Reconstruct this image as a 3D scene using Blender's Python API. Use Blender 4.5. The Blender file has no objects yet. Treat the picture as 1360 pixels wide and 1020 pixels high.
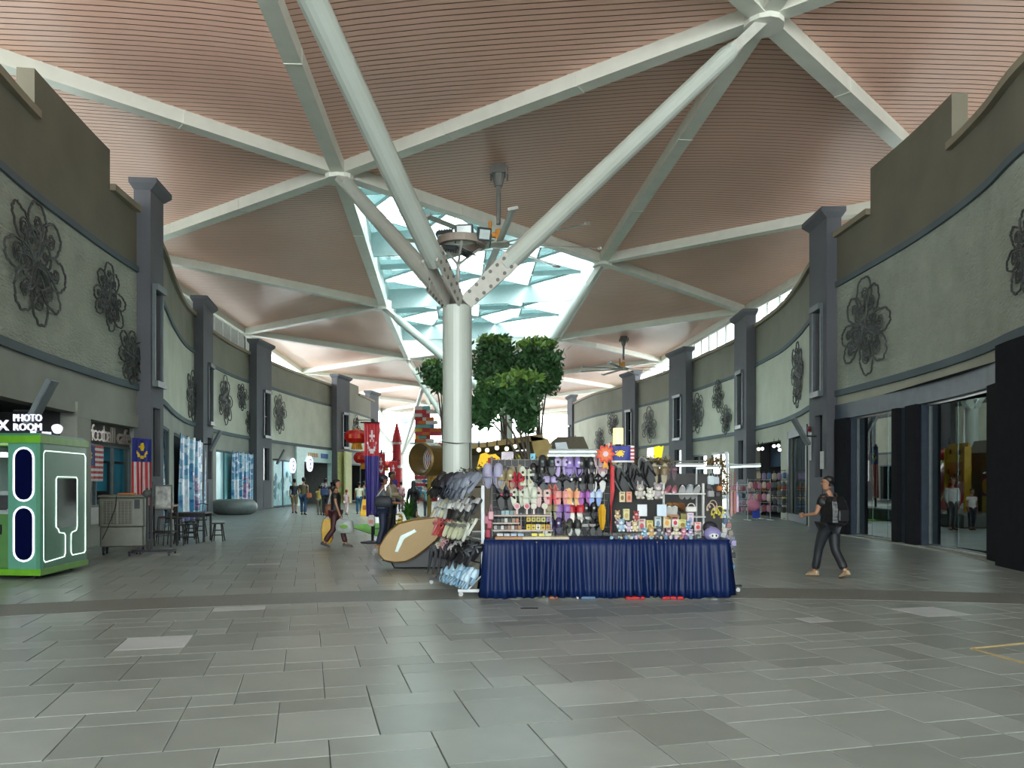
import bpy, bmesh, math, random
from mathutils import Vector, Matrix
D = bpy.data
S = bpy.context.scene
C = S.collection
PI = math.pi
R = math.radians
rnd = random.Random(7)

# ---------------------------------------------------------------- camera, sky, lights, exposure
F, HX, HY, CH = 1060.0, 680.0, 642.0, 1.55
cam = D.objects.new('camera', D.cameras.new('camera')); C.objects.link(cam)
cam.location = (0, 0, CH); cam.rotation_euler = (PI/2, 0, 0)
cam.data.sensor_width = 36; cam.data.lens = 36*F/1360; cam.data.shift_y = (HY-510)/1360
cam.data.clip_end = 600
S.camera = cam
w = D.worlds.new('overcast_sky'); S.world = w; w.use_nodes = True
wn = w.node_tree.nodes; wl = w.node_tree.links
bg = wn['Background']
tc = wn.new('ShaderNodeTexCoord'); sx = wn.new('ShaderNodeSeparateXYZ'); cr = wn.new('ShaderNodeValToRGB')
wl.new(tc.outputs['Generated'], sx.inputs[0]); wl.new(sx.outputs['Z'], cr.inputs[0])
cr.color_ramp.elements[0].position = 0.0; cr.color_ramp.elements[0].color = (0.92, 0.98, 0.97, 1)
cr.color_ramp.elements[1].position = 0.6; cr.color_ramp.elements[1].color = (0.80, 0.95, 0.98, 1)
wl.new(cr.outputs[0], bg.inputs['Color']); bg.inputs['Strength'].default_value = 3.4
sun = D.objects.new('sun', D.lights.new('sun', 'SUN')); C.objects.link(sun)
sun.data.energy = 2.2; sun.data.angle = R(25); sun.data.color = (1, 0.97, 0.93)
sun.rotation_euler = (R(35), R(18), 0)
S.view_settings.view_transform = 'Standard'; S.view_settings.look = 'None'
S.view_settings.gamma = 1; S.view_settings.use_curve_mapping = False
S.view_settings.exposure = 1.95

# ---------------------------------------------------------------- helpers
def at(px, py, z):
    return Vector(((px-HX)*z/F, z, CH+(HY-py)*z/F))
def gz(py):                     # distance of a ground point seen at height py
    return F*CH/(py-HY)
def ground(px, py):
    z = gz(py); return Vector(((px-HX)*z/F, z, 0))

MATS = {}
def mat(name, col, rough=0.6, metal=0.0, var=0.12, scale=6.0, bump=0.0, emit=0.0, spec=0.5, alpha=None, coord='Object', sheen=0, bscale=None):
    if name in MATS: return MATS[name]
    m = D.materials.new(name); m.use_nodes = True
    n = m.node_tree.nodes; l = m.node_tree.links
    b = n['Principled BSDF']
    b.inputs['Roughness'].default_value = rough; b.inputs['Metallic'].default_value = metal
    b.inputs['Specular IOR Level'].default_value = spec
    t = n.new('ShaderNodeTexCoord'); no = n.new('ShaderNodeTexNoise')
    no.inputs['Scale'].default_value = scale; no.inputs['Detail'].default_value = 4
    l.new(t.outputs[coord], no.inputs['Vector'])
    r = n.new('ShaderNodeValToRGB')
    r.color_ramp.elements[0].position = 0.3; r.color_ramp.elements[1].position = 0.7
    r.color_ramp.elements[0].color = tuple(c*(1-var) for c in col)+(1,)
    r.color_ramp.elements[1].color = tuple(min(1, c*(1+var)) for c in col)+(1,)
    l.new(no.outputs['Fac'], r.inputs[0]); l.new(r.outputs[0], b.inputs['Base Color'])
    if emit:
        l.new(r.outputs[0], b.inputs['Emission Color']); b.inputs['Emission Strength'].default_value = emit
    if bump:
        bn = n.new('ShaderNodeTexNoise'); bn.inputs['Scale'].default_value = bscale or scale*4; bn.inputs['Detail'].default_value = 6
        l.new(t.outputs[coord], bn.inputs['Vector'])
        bp = n.new('ShaderNodeBump'); bp.inputs['Strength'].default_value = bump; bp.inputs['Distance'].default_value = 0.05
        l.new(bn.outputs['Fac'], bp.inputs['Height']); l.new(bp.outputs[0], b.inputs['Normal'])
    MATS[name] = m
    return m

def glass(name, tint, refl, rough=0.03):
    if name in MATS: return MATS[name]
    m = D.materials.new(name); m.use_nodes = True
    n = m.node_tree.nodes; l = m.node_tree.links
    n.remove(n['Principled BSDF'])
    o = n['Material Output']
    tr = n.new('ShaderNodeBsdfTransparent'); tr.inputs[0].default_value = (*tint, 1)
    gl = n.new('ShaderNodeBsdfGlossy'); gl.inputs['Roughness'].default_value = rough; gl.inputs[0].default_value = (0.9, 0.97, 0.97, 1)
    fr = n.new('ShaderNodeLayerWeight'); fr.inputs[0].default_value = 0.5
    pw = n.new('ShaderNodeMath'); pw.operation = 'POWER'; pw.inputs[1].default_value = 5; l.new(fr.outputs['Facing'], pw.inputs[0])
    ma = n.new('ShaderNodeMath'); ma.operation = 'ADD'; ma.inputs[1].default_value = refl; ma.use_clamp = True
    l.new(pw.outputs[0], ma.inputs[0])
    mx = n.new('ShaderNodeMixShader')
    l.new(ma.outputs[0], mx.inputs[0]); l.new(tr.outputs[0], mx.inputs[1]); l.new(gl.outputs[0], mx.inputs[2])
    l.new(mx.outputs[0], o.inputs[0])
    MATS[name] = m
    return m

def lin(r, g, b):
    f = lambda c: (c/255)**2.2
    return (f(r), f(g), f(b))
_pal = {}
def pal(r, g, b, rough=0.6, **k):
    key = 'paint_%d_%d_%d' % (r, g, b)
    if rough != 0.6: key += '_r%d' % int(rough*100)
    if k.get('emit'): key += '_lit'
    return mat(key, tuple(c*(1 if k.get('emit') else .68) for c in lin(r, g, b)), rough, **k)

class MB:
    """collects shapes, builds ONE mesh object"""
    def __init__(s): s.v = []; s.f = []; s.m = []; s.mi = 0
    def add(s, vs, fs):
        b = len(s.v); s.v += [tuple(v) for v in vs]
        s.f += [tuple(b+i for i in f) for f in fs]; s.m += [s.mi]*len(fs); return s
    def box(s, x0, x1, y0, y1, z0, z1, M=None):
        vs = [Vector((x, y, z)) for x in (x0, x1) for y in (y0, y1) for z in (z0, z1)]
        if M is not None: vs = [M @ v for v in vs]
        return s.add(vs, [(0,1,3,2), (4,6,7,5), (0,4,5,1), (2,3,7,6), (0,2,6,4), (1,5,7,3)])
    def cbox(s, x0, x1, y0, y1, z0, z1, c, M=None):
        """box with bevelled (chamfered) vertical and top edges"""
        c = min(c, (x1-x0)/2.01, (y1-y0)/2.01, (z1-z0)/2.01)
        rings = []
        for z, i in ((z0, c), (z0+c, 0), (z1-c, 0), (z1, c)):
            X0, X1, Y0, Y1 = x0+i, x1-i, y0+i, y1-i
            rings.append([Vector(p) for p in ((X0+c,Y0,z), (X1-c,Y0,z), (X1,Y0+c,z), (X1,Y1-c,z), (X1-c,Y1,z), (X0+c,Y1,z), (X0,Y1-c,z), (X0,Y0+c,z))])
        return s.loft(rings, M=M)
    def loft(s, rings, cap=True, closed=True, M=None):
        n = len(rings[0]); vs = [Vector(p) for r in rings for p in r]
        if M is not None: vs = [M @ v for v in vs]
        fs = []
        for i in range(len(rings)-1):
            for j in range(n if closed else n-1):
                k = (j+1) % n
                fs.append((i*n+j, i*n+k, (i+1)*n+k, (i+1)*n+j))
        if cap:
            fs.append(tuple(range(n-1, -1, -1))); fs.append(tuple(range((len(rings)-1)*n, len(rings)*n)))
        return s.add(vs, fs)
    def tube(s, pts, r, n=8, cap=True):
        pts = [Vector(p) for p in pts]; rs = r if isinstance(r, (list, tuple)) else [r]*len(pts)
        rings = []; up = None
        for i, p in enumerate(pts):
            t = (pts[min(i+1, len(pts)-1)]-pts[max(i-1, 0)])
            if t.length < 1e-9: t = Vector((0, 0, 1))
            t.normalize()
            if up is None:
                up = Vector((0, 0, 1)) if abs(t.z) < 0.9 else Vector((1, 0, 0))
            a = t.cross(up)
            if a.length < 1e-4: a = t.cross(Vector((0.3, 0.9, 0.1)))
            a.normalize(); b = t.cross(a).normalized(); up = -b if False else b.cross(t).cross(t).normalized() if False else up
            rings.append([p + a*math.cos(2*PI*k/n)*rs[i] + b*math.sin(2*PI*k/n)*rs[i] for k in range(n)])
        return s.loft(rings, cap)
    def lathe(s, prof, n=16, M=None, cap=True):
        rings = [[Vector((r*math.cos(2*PI*k/n), r*math.sin(2*PI*k/n), z)) for k in range(n)] for r, z in prof]
        return s.loft(rings, cap, M=M)
    def prism(s, poly, y0, y1, M=None):
        """poly in (x,z), extruded along y"""
        return s.loft([[Vector((x, y0, z)) for x, z in poly], [Vector((x, y1, z)) for x, z in poly]], M=M)
    def ball(s, c, rx, ry=None, rz=None, n=10, M=None):
        ry = ry or rx; rz = rz or rx; c = Vector(c); m = max(4, n//2+1)
        rings = []
        for i in range(m+1):
            a = -PI/2 + PI*(i/m); rr = max(math.cos(a), 0.02)
            rings.append([c+Vector((rx*rr*math.cos(2*PI*k/n), ry*rr*math.sin(2*PI*k/n), rz*math.sin(a))) for k in range(n)])
        return s.loft(rings, M=M)
    def build(s, name, m, parent=None, smooth=False, kind=None, label=None, loc=None):
        me = D.meshes.new(name); me.from_pydata(s.v, [], s.f); me.update()
        ms = m if isinstance(m, (list, tuple)) else [m]
        for q in ms: me.materials.append(q)
        if len(ms) > 1: me.polygons.foreach_set('material_index', s.m)
        if smooth: me.polygons.foreach_set('use_smooth', [True]*len(me.polygons))
        o = D.objects.new(name, me); C.objects.link(o)
        if parent is not None: o.parent = parent
        if kind: o['kind'] = kind
        if label: o['label'] = label
        if loc is not None: o.location = loc
        return o

KEYS = ('label', 'category', 'group', 'kind')
def tag(o, label=None, cat=None, group=None, kind=None):
    for k, v in zip(KEYS, (label, cat, group, kind)):
        if v: o[k] = v
    return o
def thing(name, label, cat, loc=(0,0,0), rz=0, group=None):
    o = D.objects.new(name, None); C.objects.link(o); o.empty_display_size = 0.1
    o.location = loc; o.rotation_euler = (0, 0, rz)
    return tag(o, label, cat, group)
def struct_empty(name):
    o = D.objects.new(name, None); C.objects.link(o); o['kind'] = 'structure'; return o
def dup(root, loc=None, rot=None, label=None, group=None, scale=None, mats=None):
    r = root.copy(); C.objects.link(r)
    if loc is not None: r.location = loc
    if rot is not None: r.rotation_euler = rot
    if scale is not None: r.scale = (scale,)*3 if not isinstance(scale, (tuple, list)) else scale
    if label: r['label'] = label
    if group: r['group'] = group
    for ch in root.children:
        c = ch.copy(); C.objects.link(c); c.parent = r
        for g in ch.children:
            d = g.copy(); C.objects.link(d); d.parent = c
    return r
def text(s, size, name, m, parent=None, M=None, depth=0.02, align='CENTER', label=None):
    cu = D.curves.new(name, 'FONT'); cu.body = s; cu.size = size; cu.extrude = depth/2; cu.align_x = align; cu.resolution_u = 2
    t = D.objects.new(name+'_curve', cu); C.objects.link(t)
    bpy.context.view_layer.update()
    me = D.meshes.new_from_object(t.evaluated_get(bpy.context.evaluated_depsgraph_get()))
    D.objects.remove(t); me.name = name
    me.materials.clear(); me.materials.append(m)
    o = D.objects.new(name, me); C.objects.link(o)
    if parent is not None: o.parent = parent
    if M is not None: o.matrix_basis = M
    if label: o['label'] = label
    return o
def rot_frame(xa, ya, za, p):
    return Matrix(((xa[0], ya[0], za[0], p[0]), (xa[1], ya[1], za[1], p[1]), (xa[2], ya[2], za[2], p[2]), (0, 0, 0, 1)))
def cloth(name, w_, h_, nx, ny, design, mats, parent=None, wave=0.02, freq=3, M=None, fold=0, label=None, top_sag=0):
    """hanging cloth: origin at the middle of its top edge, hangs down -Z, faces -Y; design(u,v)->material index (v from top)"""
    vs = []; fs = []; mi = []
    for j in range(ny+1):
        for i in range(nx+1):
            u = i/nx; v = j/ny
            y = wave*math.sin(u*PI*2*freq+v*1.3)*(0.3+0.7*v) + wave*0.5*math.sin(u*PI*2*freq*2.3+2*v)
            sg = top_sag*(1-v)*abs(math.sin(u*PI*freq))
            vs.append(((u-0.5)*w_*(1-fold*v), y, -v*h_-sg))
    for j in range(ny):
        for i in range(nx):
            a = j*(nx+1)+i
            fs.append((a, a+nx+1, a+nx+2, a+1)); mi.append(design((i+.5)/nx, (j+.5)/ny))
    me = D.meshes.new(name); me.from_pydata(vs, [], fs); me.update()
    for q in mats: me.materials.append(q)
    me.polygons.foreach_set('material_index', mi); me.polygons.foreach_set('use_smooth', [True]*len(fs))
    o = D.objects.new(name, me); C.objects.link(o)
    so = o.modifiers.new('s', 'SOLIDIFY'); so.thickness = 0.006
    if parent is not None: o.parent = parent
    if M is not None: o.matrix_basis = M
    if label: o['label'] = label
    return o
ORD = ['first','second','third','fourth','fifth','sixth','seventh','eighth','ninth','tenth','eleventh','twelfth','thirteenth','fourteenth','fifteenth','sixteenth','seventeenth','eighteenth','nineteenth','twentieth']

# ---------------------------------------------------------------- floor
def tile_material():
    m = D.materials.new('stone_tile'); m.use_nodes = True
    n = m.node_tree.nodes; l = m.node_tree.links; b = n['Principled BSDF']
    a = n.new('ShaderNodeAttribute'); a.attribute_name = 'tone'
    oi = n.new('ShaderNodeObjectInfo')
    g = n.new('ShaderNodeAttribute'); g.attribute_name = 'shared'
    mx = n.new('ShaderNodeMix'); mx.data_type = 'FLOAT'
    l.new(g.outputs['Fac'], mx.inputs['Factor']); l.new(a.outputs['Fac'], mx.inputs['A']); l.new(oi.outputs['Random'], mx.inputs['B'])
    r = n.new('ShaderNodeValToRGB'); e = r.color_ramp.elements
    e[0].position = 0; e[0].color = (0.165, 0.178, 0.162, 1); e[1].position = 1; e[1].color = (0.42, 0.44, 0.44, 1)
    q = e.new(0.55); q.color = (0.212, 0.232, 0.212, 1)
    q = e.new(0.985); q.color = (0.25, 0.272, 0.252, 1)
    q = e.new(0.992); q.color = (0.42, 0.44, 0.44, 1)
    q = e.new(0.06); q.color = (0.175, 0.19, 0.172, 1)
    l.new(mx.outputs['Result'], r.inputs[0])
    t = n.new('ShaderNodeTexCoord'); no = n.new('ShaderNodeTexNoise'); no.inputs['Scale'].default_value = 2.5; no.inputs['Detail'].default_value = 6
    l.new(t.outputs['Object'], no.inputs['Vector'])
    mr = n.new('ShaderNodeMapRange'); mr.inputs['From Min'].default_value = 0.3; mr.inputs['From Max'].default_value = 0.7; mr.inputs['To Min'].default_value = 0.9; mr.inputs['To Max'].default_value = 1.1
    l.new(no.outputs['Fac'], mr.inputs['Value'])
    mm = n.new('ShaderNodeVectorMath'); mm.operation = 'SCALE'
    l.new(r.outputs[0], mm.inputs[0]); l.new(mr.outputs[0], mm.inputs['Scale']); l.new(mm.outputs[0], b.inputs['Base Color'])
    rr = n.new('ShaderNodeMapRange'); rr.inputs['To Min'].default_value = 0.27; rr.inputs['To Max'].default_value = 0.34
    l.new(no.outputs['Fac'], rr.inputs['Value']); l.new(rr.outputs[0], b.inputs['Roughness'])
    b.inputs['Specular IOR Level'].default_value = 0.5
    return m
TILE = tile_material()
mgrout = mat('grout', (0.07, 0.075, 0.07), 0.9, bump=0.2)
fb = MB(); fb.box(-40, 40, -25, 190, -0.2, -0.008)
floor = fb.build('floor', mgrout); floor['kind'] = 'structure'
ang = math.atan(272/F); dv = Vector((-math.sin(ang), math.cos(ang), 0)); rv = Vector((math.cos(ang), math.sin(ang), 0))
CELL = 0.312
tile_meshes = {}
def tile_geo(wc, dc, vs, fs, o=(0, 0)):
    g = 0.0035; c = 0.004; b = len(vs)
    x0, x1, y0, y1 = o[0]+g, o[0]+wc*CELL-g, o[1]+g, o[1]+dc*CELL-g
    for z, i in ((-0.009, 0), (-0.002, 0), (0, c)):
        vs += [(x0+i, y0+i, z), (x1-i, y0+i, z), (x1-i, y1-i, z), (x0+i, y1-i, z)]
    for k in (0, 4):
        for j in range(4): fs.append((b+k+j, b+k+(j+1) % 4, b+k+4+(j+1) % 4, b+k+4+j))
    fs.append((b+8, b+9, b+10, b+11))
def tile_mesh(wc, dc):
    if (wc, dc) not in tile_meshes:
        vs = []; fs = []; tile_geo(wc, dc, vs, fs)
        me = D.meshes.new('floor_tile'); me.from_pydata(vs, [], fs); me.materials.append(TILE)
        at_ = me.attributes.new('shared', 'FLOAT', 'POINT'); at_.data.foreach_set('value', [1.0]*len(vs))
        tile_meshes[(wc, dc)] = me
    return tile_meshes[(wc, dc)]
tiles = []
O0 = at(377, 891.6, 6.58); O0.z = 0
for row in range(-14, 125):
    for col in range(-70, 70):
        if row > 20 and (abs(col) > 60): continue
        u = col*2 - row; v = row*3
        # keep the column index centred whatever the shear
        p = O0 + rv*(u*CELL) + dv*(v*CELL)
        k = rnd.random()
        if k < 0.36: parts = [(0, 0, 2, 2), (0, 2, 2, 1)]
        elif k < 0.72: parts = [(0, 0, 2, 1), (0, 1, 2, 2)]
        elif k < 0.88: parts = [(0, 1, 2, 2), (0, 0, 1, 1), (1, 0, 1, 1)]
        else: parts = [(0, 0, 1, 2), (1, 0, 1, 2), (0, 2, 2, 1)]
        for a in parts: tiles.append((u+a[0], v+a[1], a[2], a[3]))
def tpos(u, v): return O0 + rv*(u*CELL) + dv*(v*CELL)
vis = []; rest = []
for t in tiles:
    p = tpos(t[0]+t[2]/2, t[1]+t[3]/2)
    if p.y < -22 or p.y > 100 or abs(p.x) > 17: continue
    if p.y > 50 and abs(p.x) > 15: continue
    if p.y > 4.0 and abs(p.x) < 0.66*p.y and p.y < 9.6: vis.append((p.y, t))
    else: rest.append(t)
vis.sort(key=lambda q: q[0])
rest += [t for _, t in vis[300:]]
for _, t in vis[:300]:
    o = D.objects.new('floor_tile', tile_mesh(t[2], t[3])); C.objects.link(o); o.parent = floor
    o.location = tpos(t[0], t[1]); o.rotation_euler = (0, 0, ang)
vs = []; fs = []; tone = []
for t in rest:
    n0 = len(vs); tile_geo(t[2], t[3], vs, fs, (t[0]*CELL, t[1]*CELL)); tone += [rnd.random()]*(len(vs)-n0)
me = D.meshes.new('floor_tiles'); me.from_pydata(vs, [], fs); me.materials.append(TILE)
q = me.attributes.new('tone', 'FLOAT', 'POINT'); q.data.foreach_set('value', tone)
o = D.objects.new('distant_floor_tiles', me); C.objects.link(o); o.parent = floor; o.location = O0; o.rotation_euler = (0, 0, ang); o['kind'] = 'stuff'
# dark pebble-washed strip that curves across the floor
b = MB(); inn = []; out = []
for i in range(81):
    x = -12 + 24*i/80; y = 11.35 - 0.025*(x-1.8)**2; out.append((x, y+0.55, 0)); inn.append((x, y-0.55, 0))
for i in range(80):
    a, c, d_, e_ = inn[i], inn[i+1], out[i+1], out[i]
    b.add([a, c, d_, e_]+[(p[0], p[1], 0.003) for p in (a, c, d_, e_)], [(4,5,6,7), (0,1,5,4), (2,3,7,6)])
b.build('pebble_strip', mat('washed_pebble', (0.13, 0.13, 0.115), 0.45, var=0.45, scale=60, bump=0.3), floor, label='dark pebble-washed strip curving across the tiles')
b = MB(); b.cbox(-0.11, 0.11, -0.04, 0.04, 0.0, 0.006, 0.003)
tag(b.build('floor_socket', mat('socket_dark', (0.02, 0.02, 0.02), 0.5), loc=ground(703, 808)), 'small dark floor socket plate in front of the blue table skirt', 'floor socket')
# brass edge of a floor hatch at the right
b = MB()
P0, P1_, P2_ = ground(1290, 862), ground(1360, 855), ground(1362, 882)
b.tube([P1_+Vector((0,0,.002)), P0+Vector((0,0,.002)), P2_+Vector((0,0,.002))], 0.012, 4)
b.build('hatch_edge', mat('brass_strip', (0.25, 0.19, 0.09), 0.4), floor, label='brass strip around a floor hatch')

# ---------------------------------------------------------------- wall paths
class Path:
    def __init__(s, pts, side):
        P = [Vector((x, y, 0)) for x, y in pts]; s.side = side
        out = []
        for i in range(len(P)-1):
            a, b, c, d = P[max(i-1, 0)], P[i], P[i+1], P[min(i+2, len(P)-1)]
            for k in range(6):
                t = k/6
                out.append(0.5*((2*b)+(c-a)*t+(2*a-5*b+4*c-d)*t*t+(3*b-a-3*c+d)*t**3))
        out.append(P[-1]); s.p = out
        s.s = [0]
        for i in range(1, len(out)): s.s.append(s.s[-1]+(out[i]-out[i-1]).length)
        s.L = s.s[-1]
    def fr(s, q):
        q2 = min(max(q, 0), s.L-1e-6)
        for i in range(len(s.p)-1):
            if s.s[i+1] > q2: break
        t = (s.p[i+1]-s.p[i]).normalized(); p = s.p[i]+t*(q-s.s[i])
        n = Vector((t.y, -t.x, 0)) if s.side == 'left' else Vector((-t.y, t.x, 0))
        return p, t, n
    def px(s, x):
        r = (x-HX)/F; best = None
        for i in range(len(s.p)-1):
            a, b = s.p[i], s.p[i+1]; fa = a.x-r*a.y; fb = b.x-r*b.y
            if fa*fb <= 0: return s.s[i]+(s.s[i+1]-s.s[i])*fa/(fa-fb)
        fa = abs(s.p[0].x/s.p[0].y-r); fb = abs(s.p[-1].x/s.p[-1].y-r)
        return 0 if fa < fb else s.L
    def strip(s, mb, s0, s1, z0, z1, d0, d1):
        if s1 < s0: s0, s1 = s1, s0
        qs = [s0]+[q for q in s.s if s0+0.02 < q < s1-0.02]+[s1]
        rings = []
        for q in qs:
            p, t, n = s.fr(q); a = p+n*d0; b = p+n*d1
            rings.append([(a.x, a.y, z0), (b.x, b.y, z0), (b.x, b.y, z1), (a.x, a.y, z1)])
        mb.loft(rings)
    def mat_at(s, q, z, d=0.0):
        p, t, n = s.fr(q); p = p+n*d; p.z = z
        xa = t if s.side == 'left' else -t
        return rot_frame(xa, Vector((0, 0, 1)), n, p)         # x along (as read), y up, z out of the wall
    def mat_up(s, q, z, d=0.0):
        p, t, n = s.fr(q); p = p+n*d; p.z = z
        xa = t if s.side == 'left' else -t
        return rot_frame(xa, -n, Vector((0, 0, 1)), p)        # x along, -y out of the wall, z up

def paint(name, col, var=0.12, bump=0.15, rough=0.8, scale=0.7, bscale=8): return mat(name, col, rough, var=var, scale=scale, bump=bump, bscale=bscale)
M_khaki = paint('khaki_render', (0.185, 0.185, 0.14), var=0.10)
M_brown = paint('dark_khaki_render', (0.135, 0.125, 0.09), var=0.10)
M_low = paint('grey_concrete_render', (0.255, 0.27, 0.235), var=0.14)
M_beige = paint('beige_render', (0.33, 0.335, 0.265), var=0.08)
M_pil = paint('slate_render', (0.09, 0.095, 0.108), var=0.10)
M_trim = paint('blue_slate_trim', (0.075, 0.105, 0.12), bump=0.05)
M_capm = paint('parapet_cap_paint', (0.23, 0.20, 0.14), bump=0.05)
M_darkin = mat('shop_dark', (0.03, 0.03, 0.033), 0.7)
M_black = mat('black_metal', (0.012, 0.013, 0.017), 0.5, spec=0.25)
M_navyframe = mat('navy_frame', (0.045, 0.065, 0.09), 0.5, var=0.2, scale=3)
M_frame = mat('grey_frame', (0.10, 0.12, 0.13), 0.45)
def rough_panel():
    m = mat('chiselled_cream_render', (0.38, 0.42, 0.35), 0.85, var=0.12, scale=1.2, bump=1.0, bscale=7)
    n = m.node_tree.nodes; l = m.node_tree.links
    bn = [x for x in n if x.type == 'TEX_NOISE' and x.inputs['Scale'].default_value == 7][0]
    mp = n.new('ShaderNodeMapping'); mp.inputs['Scale'].default_value = (1, 1, 3.0)
    t = [x for x in n if x.type == 'TEX_COORD'][0]
    l.new(t.outputs['Object'], mp.inputs[0]); l.new(mp.outputs[0], bn.inputs['Vector'])
    bp = [x for x in n if x.type == 'BUMP'][0]; bp.inputs['Distance'].default_value = 0.12
    return m
M_panel = rough_panel()
M_panel2 = mat('smooth_cream_render', (0.48, 0.50, 0.41), 0.85, var=0.10, scale=0.8, bump=0.35, bscale=14)

LB = [Path(p, 'left') for p in (
    [(-9.0, 9), (-9.2, 11.5), (-9.45, 14), (-9.9, 16.6), (-10.35, 20.4), (-10.5, 22.9)],
    [(-10.7, 23.3), (-11.5, 26.2), (-12.9, 30.4), (-14.1, 34.5), (-14.55, 37.3)],
    [(-14.8, 38), (-15.2, 40.7), (-15.5, 44.5), (-15.45, 47.8)],
    [(-15.4, 48.7), (-15.1, 54), (-14.6, 59), (-14.0, 63)],
    [(-13.7, 63.8), (-13.2, 69), (-12.9, 74.5)])]
RB = [Path(p, 'right') for p in (
    [(8.6, 9), (9.1, 12.2), (9.35, 14.6), (9.75, 16.4), (10.0, 18.4), (10.1, 21), (10.0, 25.2)],
    [(10.05, 25.6), (10.7, 28.8), (11.2, 31.2), (11.75, 35), (11.9, 39.6)],
    [(12.0, 40.5), (12.0, 43), (11.6, 47), (11.2, 50.5)],
    [(10.9, 51.6), (10.7, 54.6), (9.7, 59.2), (9.4, 60.6)],
    [(8.9, 61.8), (8.4, 64), (6.95, 69), (5.8, 77.5)])]
wallL = struct_empty('wall_left'); wallR = struct_empty('wall_right')
for par, x in ((wallL, -9.0), (wallR, 8.6)):      # unseen side walls behind the photographer, added to cut light flooding in
    b = MB(); b.box(min(x, x*1.04), max(x, x*1.04), -9, 9.05, 0, 9.3); b.build('added_side_wall', M_low, par)

def bay(path, parent, upper, lower, panel, opens, tall=None, ptop=7.5, pbot=4.2, top=9.15, otop=3.2, pan=(0.15, -0.15), lowtop=None):
    """opens: list of (s0, s1, z0, z1) holes in the lower wall"""
    L = path.L; th = -0.35
    b = MB(); path.strip(b, 0, L, ptop, top, th, 0); path.strip(b, 0, L, pbot, ptop, th, -0.08)
    b.build('upper_wall', upper, parent)
    b = MB(); path.strip(b, 0, L, pbot+0.1, ptop-0.05, -0.08, 0.0); b.build('textured_panel', panel, parent, label='cream rough render panel')
    b = MB(); path.strip(b, 0, L, ptop-0.07, ptop+0.09, -0.05, 0.07); b.build('trim_strip', M_trim, parent)
    b = MB(); path.strip(b, 0, L, pbot-0.06, pbot+0.12, -0.1, 0.08); b.build('trim_strip', M_trim, parent)
    zt = max([o[3] for o in opens], default=0)
    b = MB()
    cuts = sorted(opens); s = 0
    if zt < pbot-0.06: path.strip(b, 0, L, zt, pbot-0.06, th, 0)
    for (a, c, z0, z1) in cuts:
        if a > s+0.01: path.strip(b, s, a, 0, zt, th, 0)
        if z1 < zt-0.01: path.strip(b, a, c, z1, zt, th, 0)
        if z0 > 0.01: path.strip(b, a, c, 0, z0, th, 0)
        s = c
    if s < L-0.01: path.strip(b, s, L, 0, zt, th, 0)
    b.build('lower_wall', lower, parent)
    segs = []
    if tall:
        t0, t1, th2 = tall
        b = MB(); path.strip(b, t0, t1, top, th2, th, 0.0); b.build('tall_parapet', upper, parent)
        segs = [(0, t0), (t1, L)]
    else: segs = [(0, L)]
    for a, c in segs:
        b = MB(); path.strip(b, a, c, top-0.04, top+0.13, th-0.08, 0.14); b.build('parapet_cap', M_capm, parent)

def pilaster(p0, p1, parent, side, top=9.75, proj=0.45, slot='n', lo=True):
    a = Vector((*p0, 0)); c = Vector((*p1, 0)); t = (c-a).normalized(); L = (c-a).length
    n = Vector((t.y, -t.x, 0)) if side == 'left' else Vector((-t.y, t.x, 0))
    Mx = rot_frame(t, n, Vector((0, 0, 1)), a)
    s0, s1 = (L*0.32, L*0.68)
    if side == 'left': s0, s1 = L*0.45, L*0.85
    else: s0, s1 = L*0.25, L*0.65
    if L < 1.5: s0, s1 = L*0.2, L*0.75
    # shaft with two recessed slots
    b = MB()
    b.box(0, s0, -proj, 0, 0, top, Mx); b.box(s1, L, -proj, 0, 0, top, Mx)
    b.box(s0, s1, -proj, -0.18, 0, top, Mx)
    for z0, z1 in ((0, 1.75), (3.7, 4.45), (7.0, top)): b.box(s0, s1, -0.18, 0, z0, z1, Mx)
    o = b.build('pilaster', M_pil, parent)
    b = MB()
    cap = [(-0.12, -proj, 0.16), ]
    b.loft([[Mx @ Vector(p) for p in ((-0.02, -proj, top), (L+0.02, -proj, top), (L+0.02, 0.02, top), (-0.02, 0.02, top))],
            [Mx @ Vector(p) for p in ((-0.13, -proj-0.1, top+0.16), (L+0.13, -proj-0.1, top+0.16), (L+0.13, 0.2, top+0.16), (-0.13, 0.2, top+0.16))],
            [Mx @ Vector(p) for p in ((-0.13, -proj-0.1, top+0.3), (L+0.13, -proj-0.1, top+0.3), (L+0.13, 0.2, top+0.3), (-0.13, 0.2, top+0.3))]])
    b.build('capital', M_pil, o)
    b = MB()
    b.box(s0-0.08, s1+0.08, -0.02, 0.16, 4.28, 4.45, Mx); b.box(s0-0.08, s1+0.08, -0.02, 0.16, 7.0, 7.18, Mx)
    b.box(s0-0.08, s0, -0.02, 0.08, 4.45, 7.0, Mx); b.box(s1, s1+0.08, -0.02, 0.08, 4.45, 7.0, Mx)
    b.box((s0+s1)/2-0.02, (s0+s1)/2+0.02, -0.17, -0.13, 4.45, 7.0, Mx); b.box(s0, s1, -0.17, -0.13, 5.6, 5.65, Mx)
    b.build('slot_window_frame', M_frame, o)
    b = MB(); b.box(s0, s1, -0.179, -0.165, 4.45, 7.0, Mx); b.box(s0, s1, -0.179, -0.165, 1.75, 3.7, Mx)
    b.build('dark_glazing', mat('dark_glazing', (0.02, 0.025, 0.03), 0.15), o)
    # service hatch at the foot
    b = MB(); b.box(s0-0.05, s1+0.05, 0.0, 0.02, 0.1, 1.6, Mx); b.build('service_hatch', M_pil, o)
    return o, Mx

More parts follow.
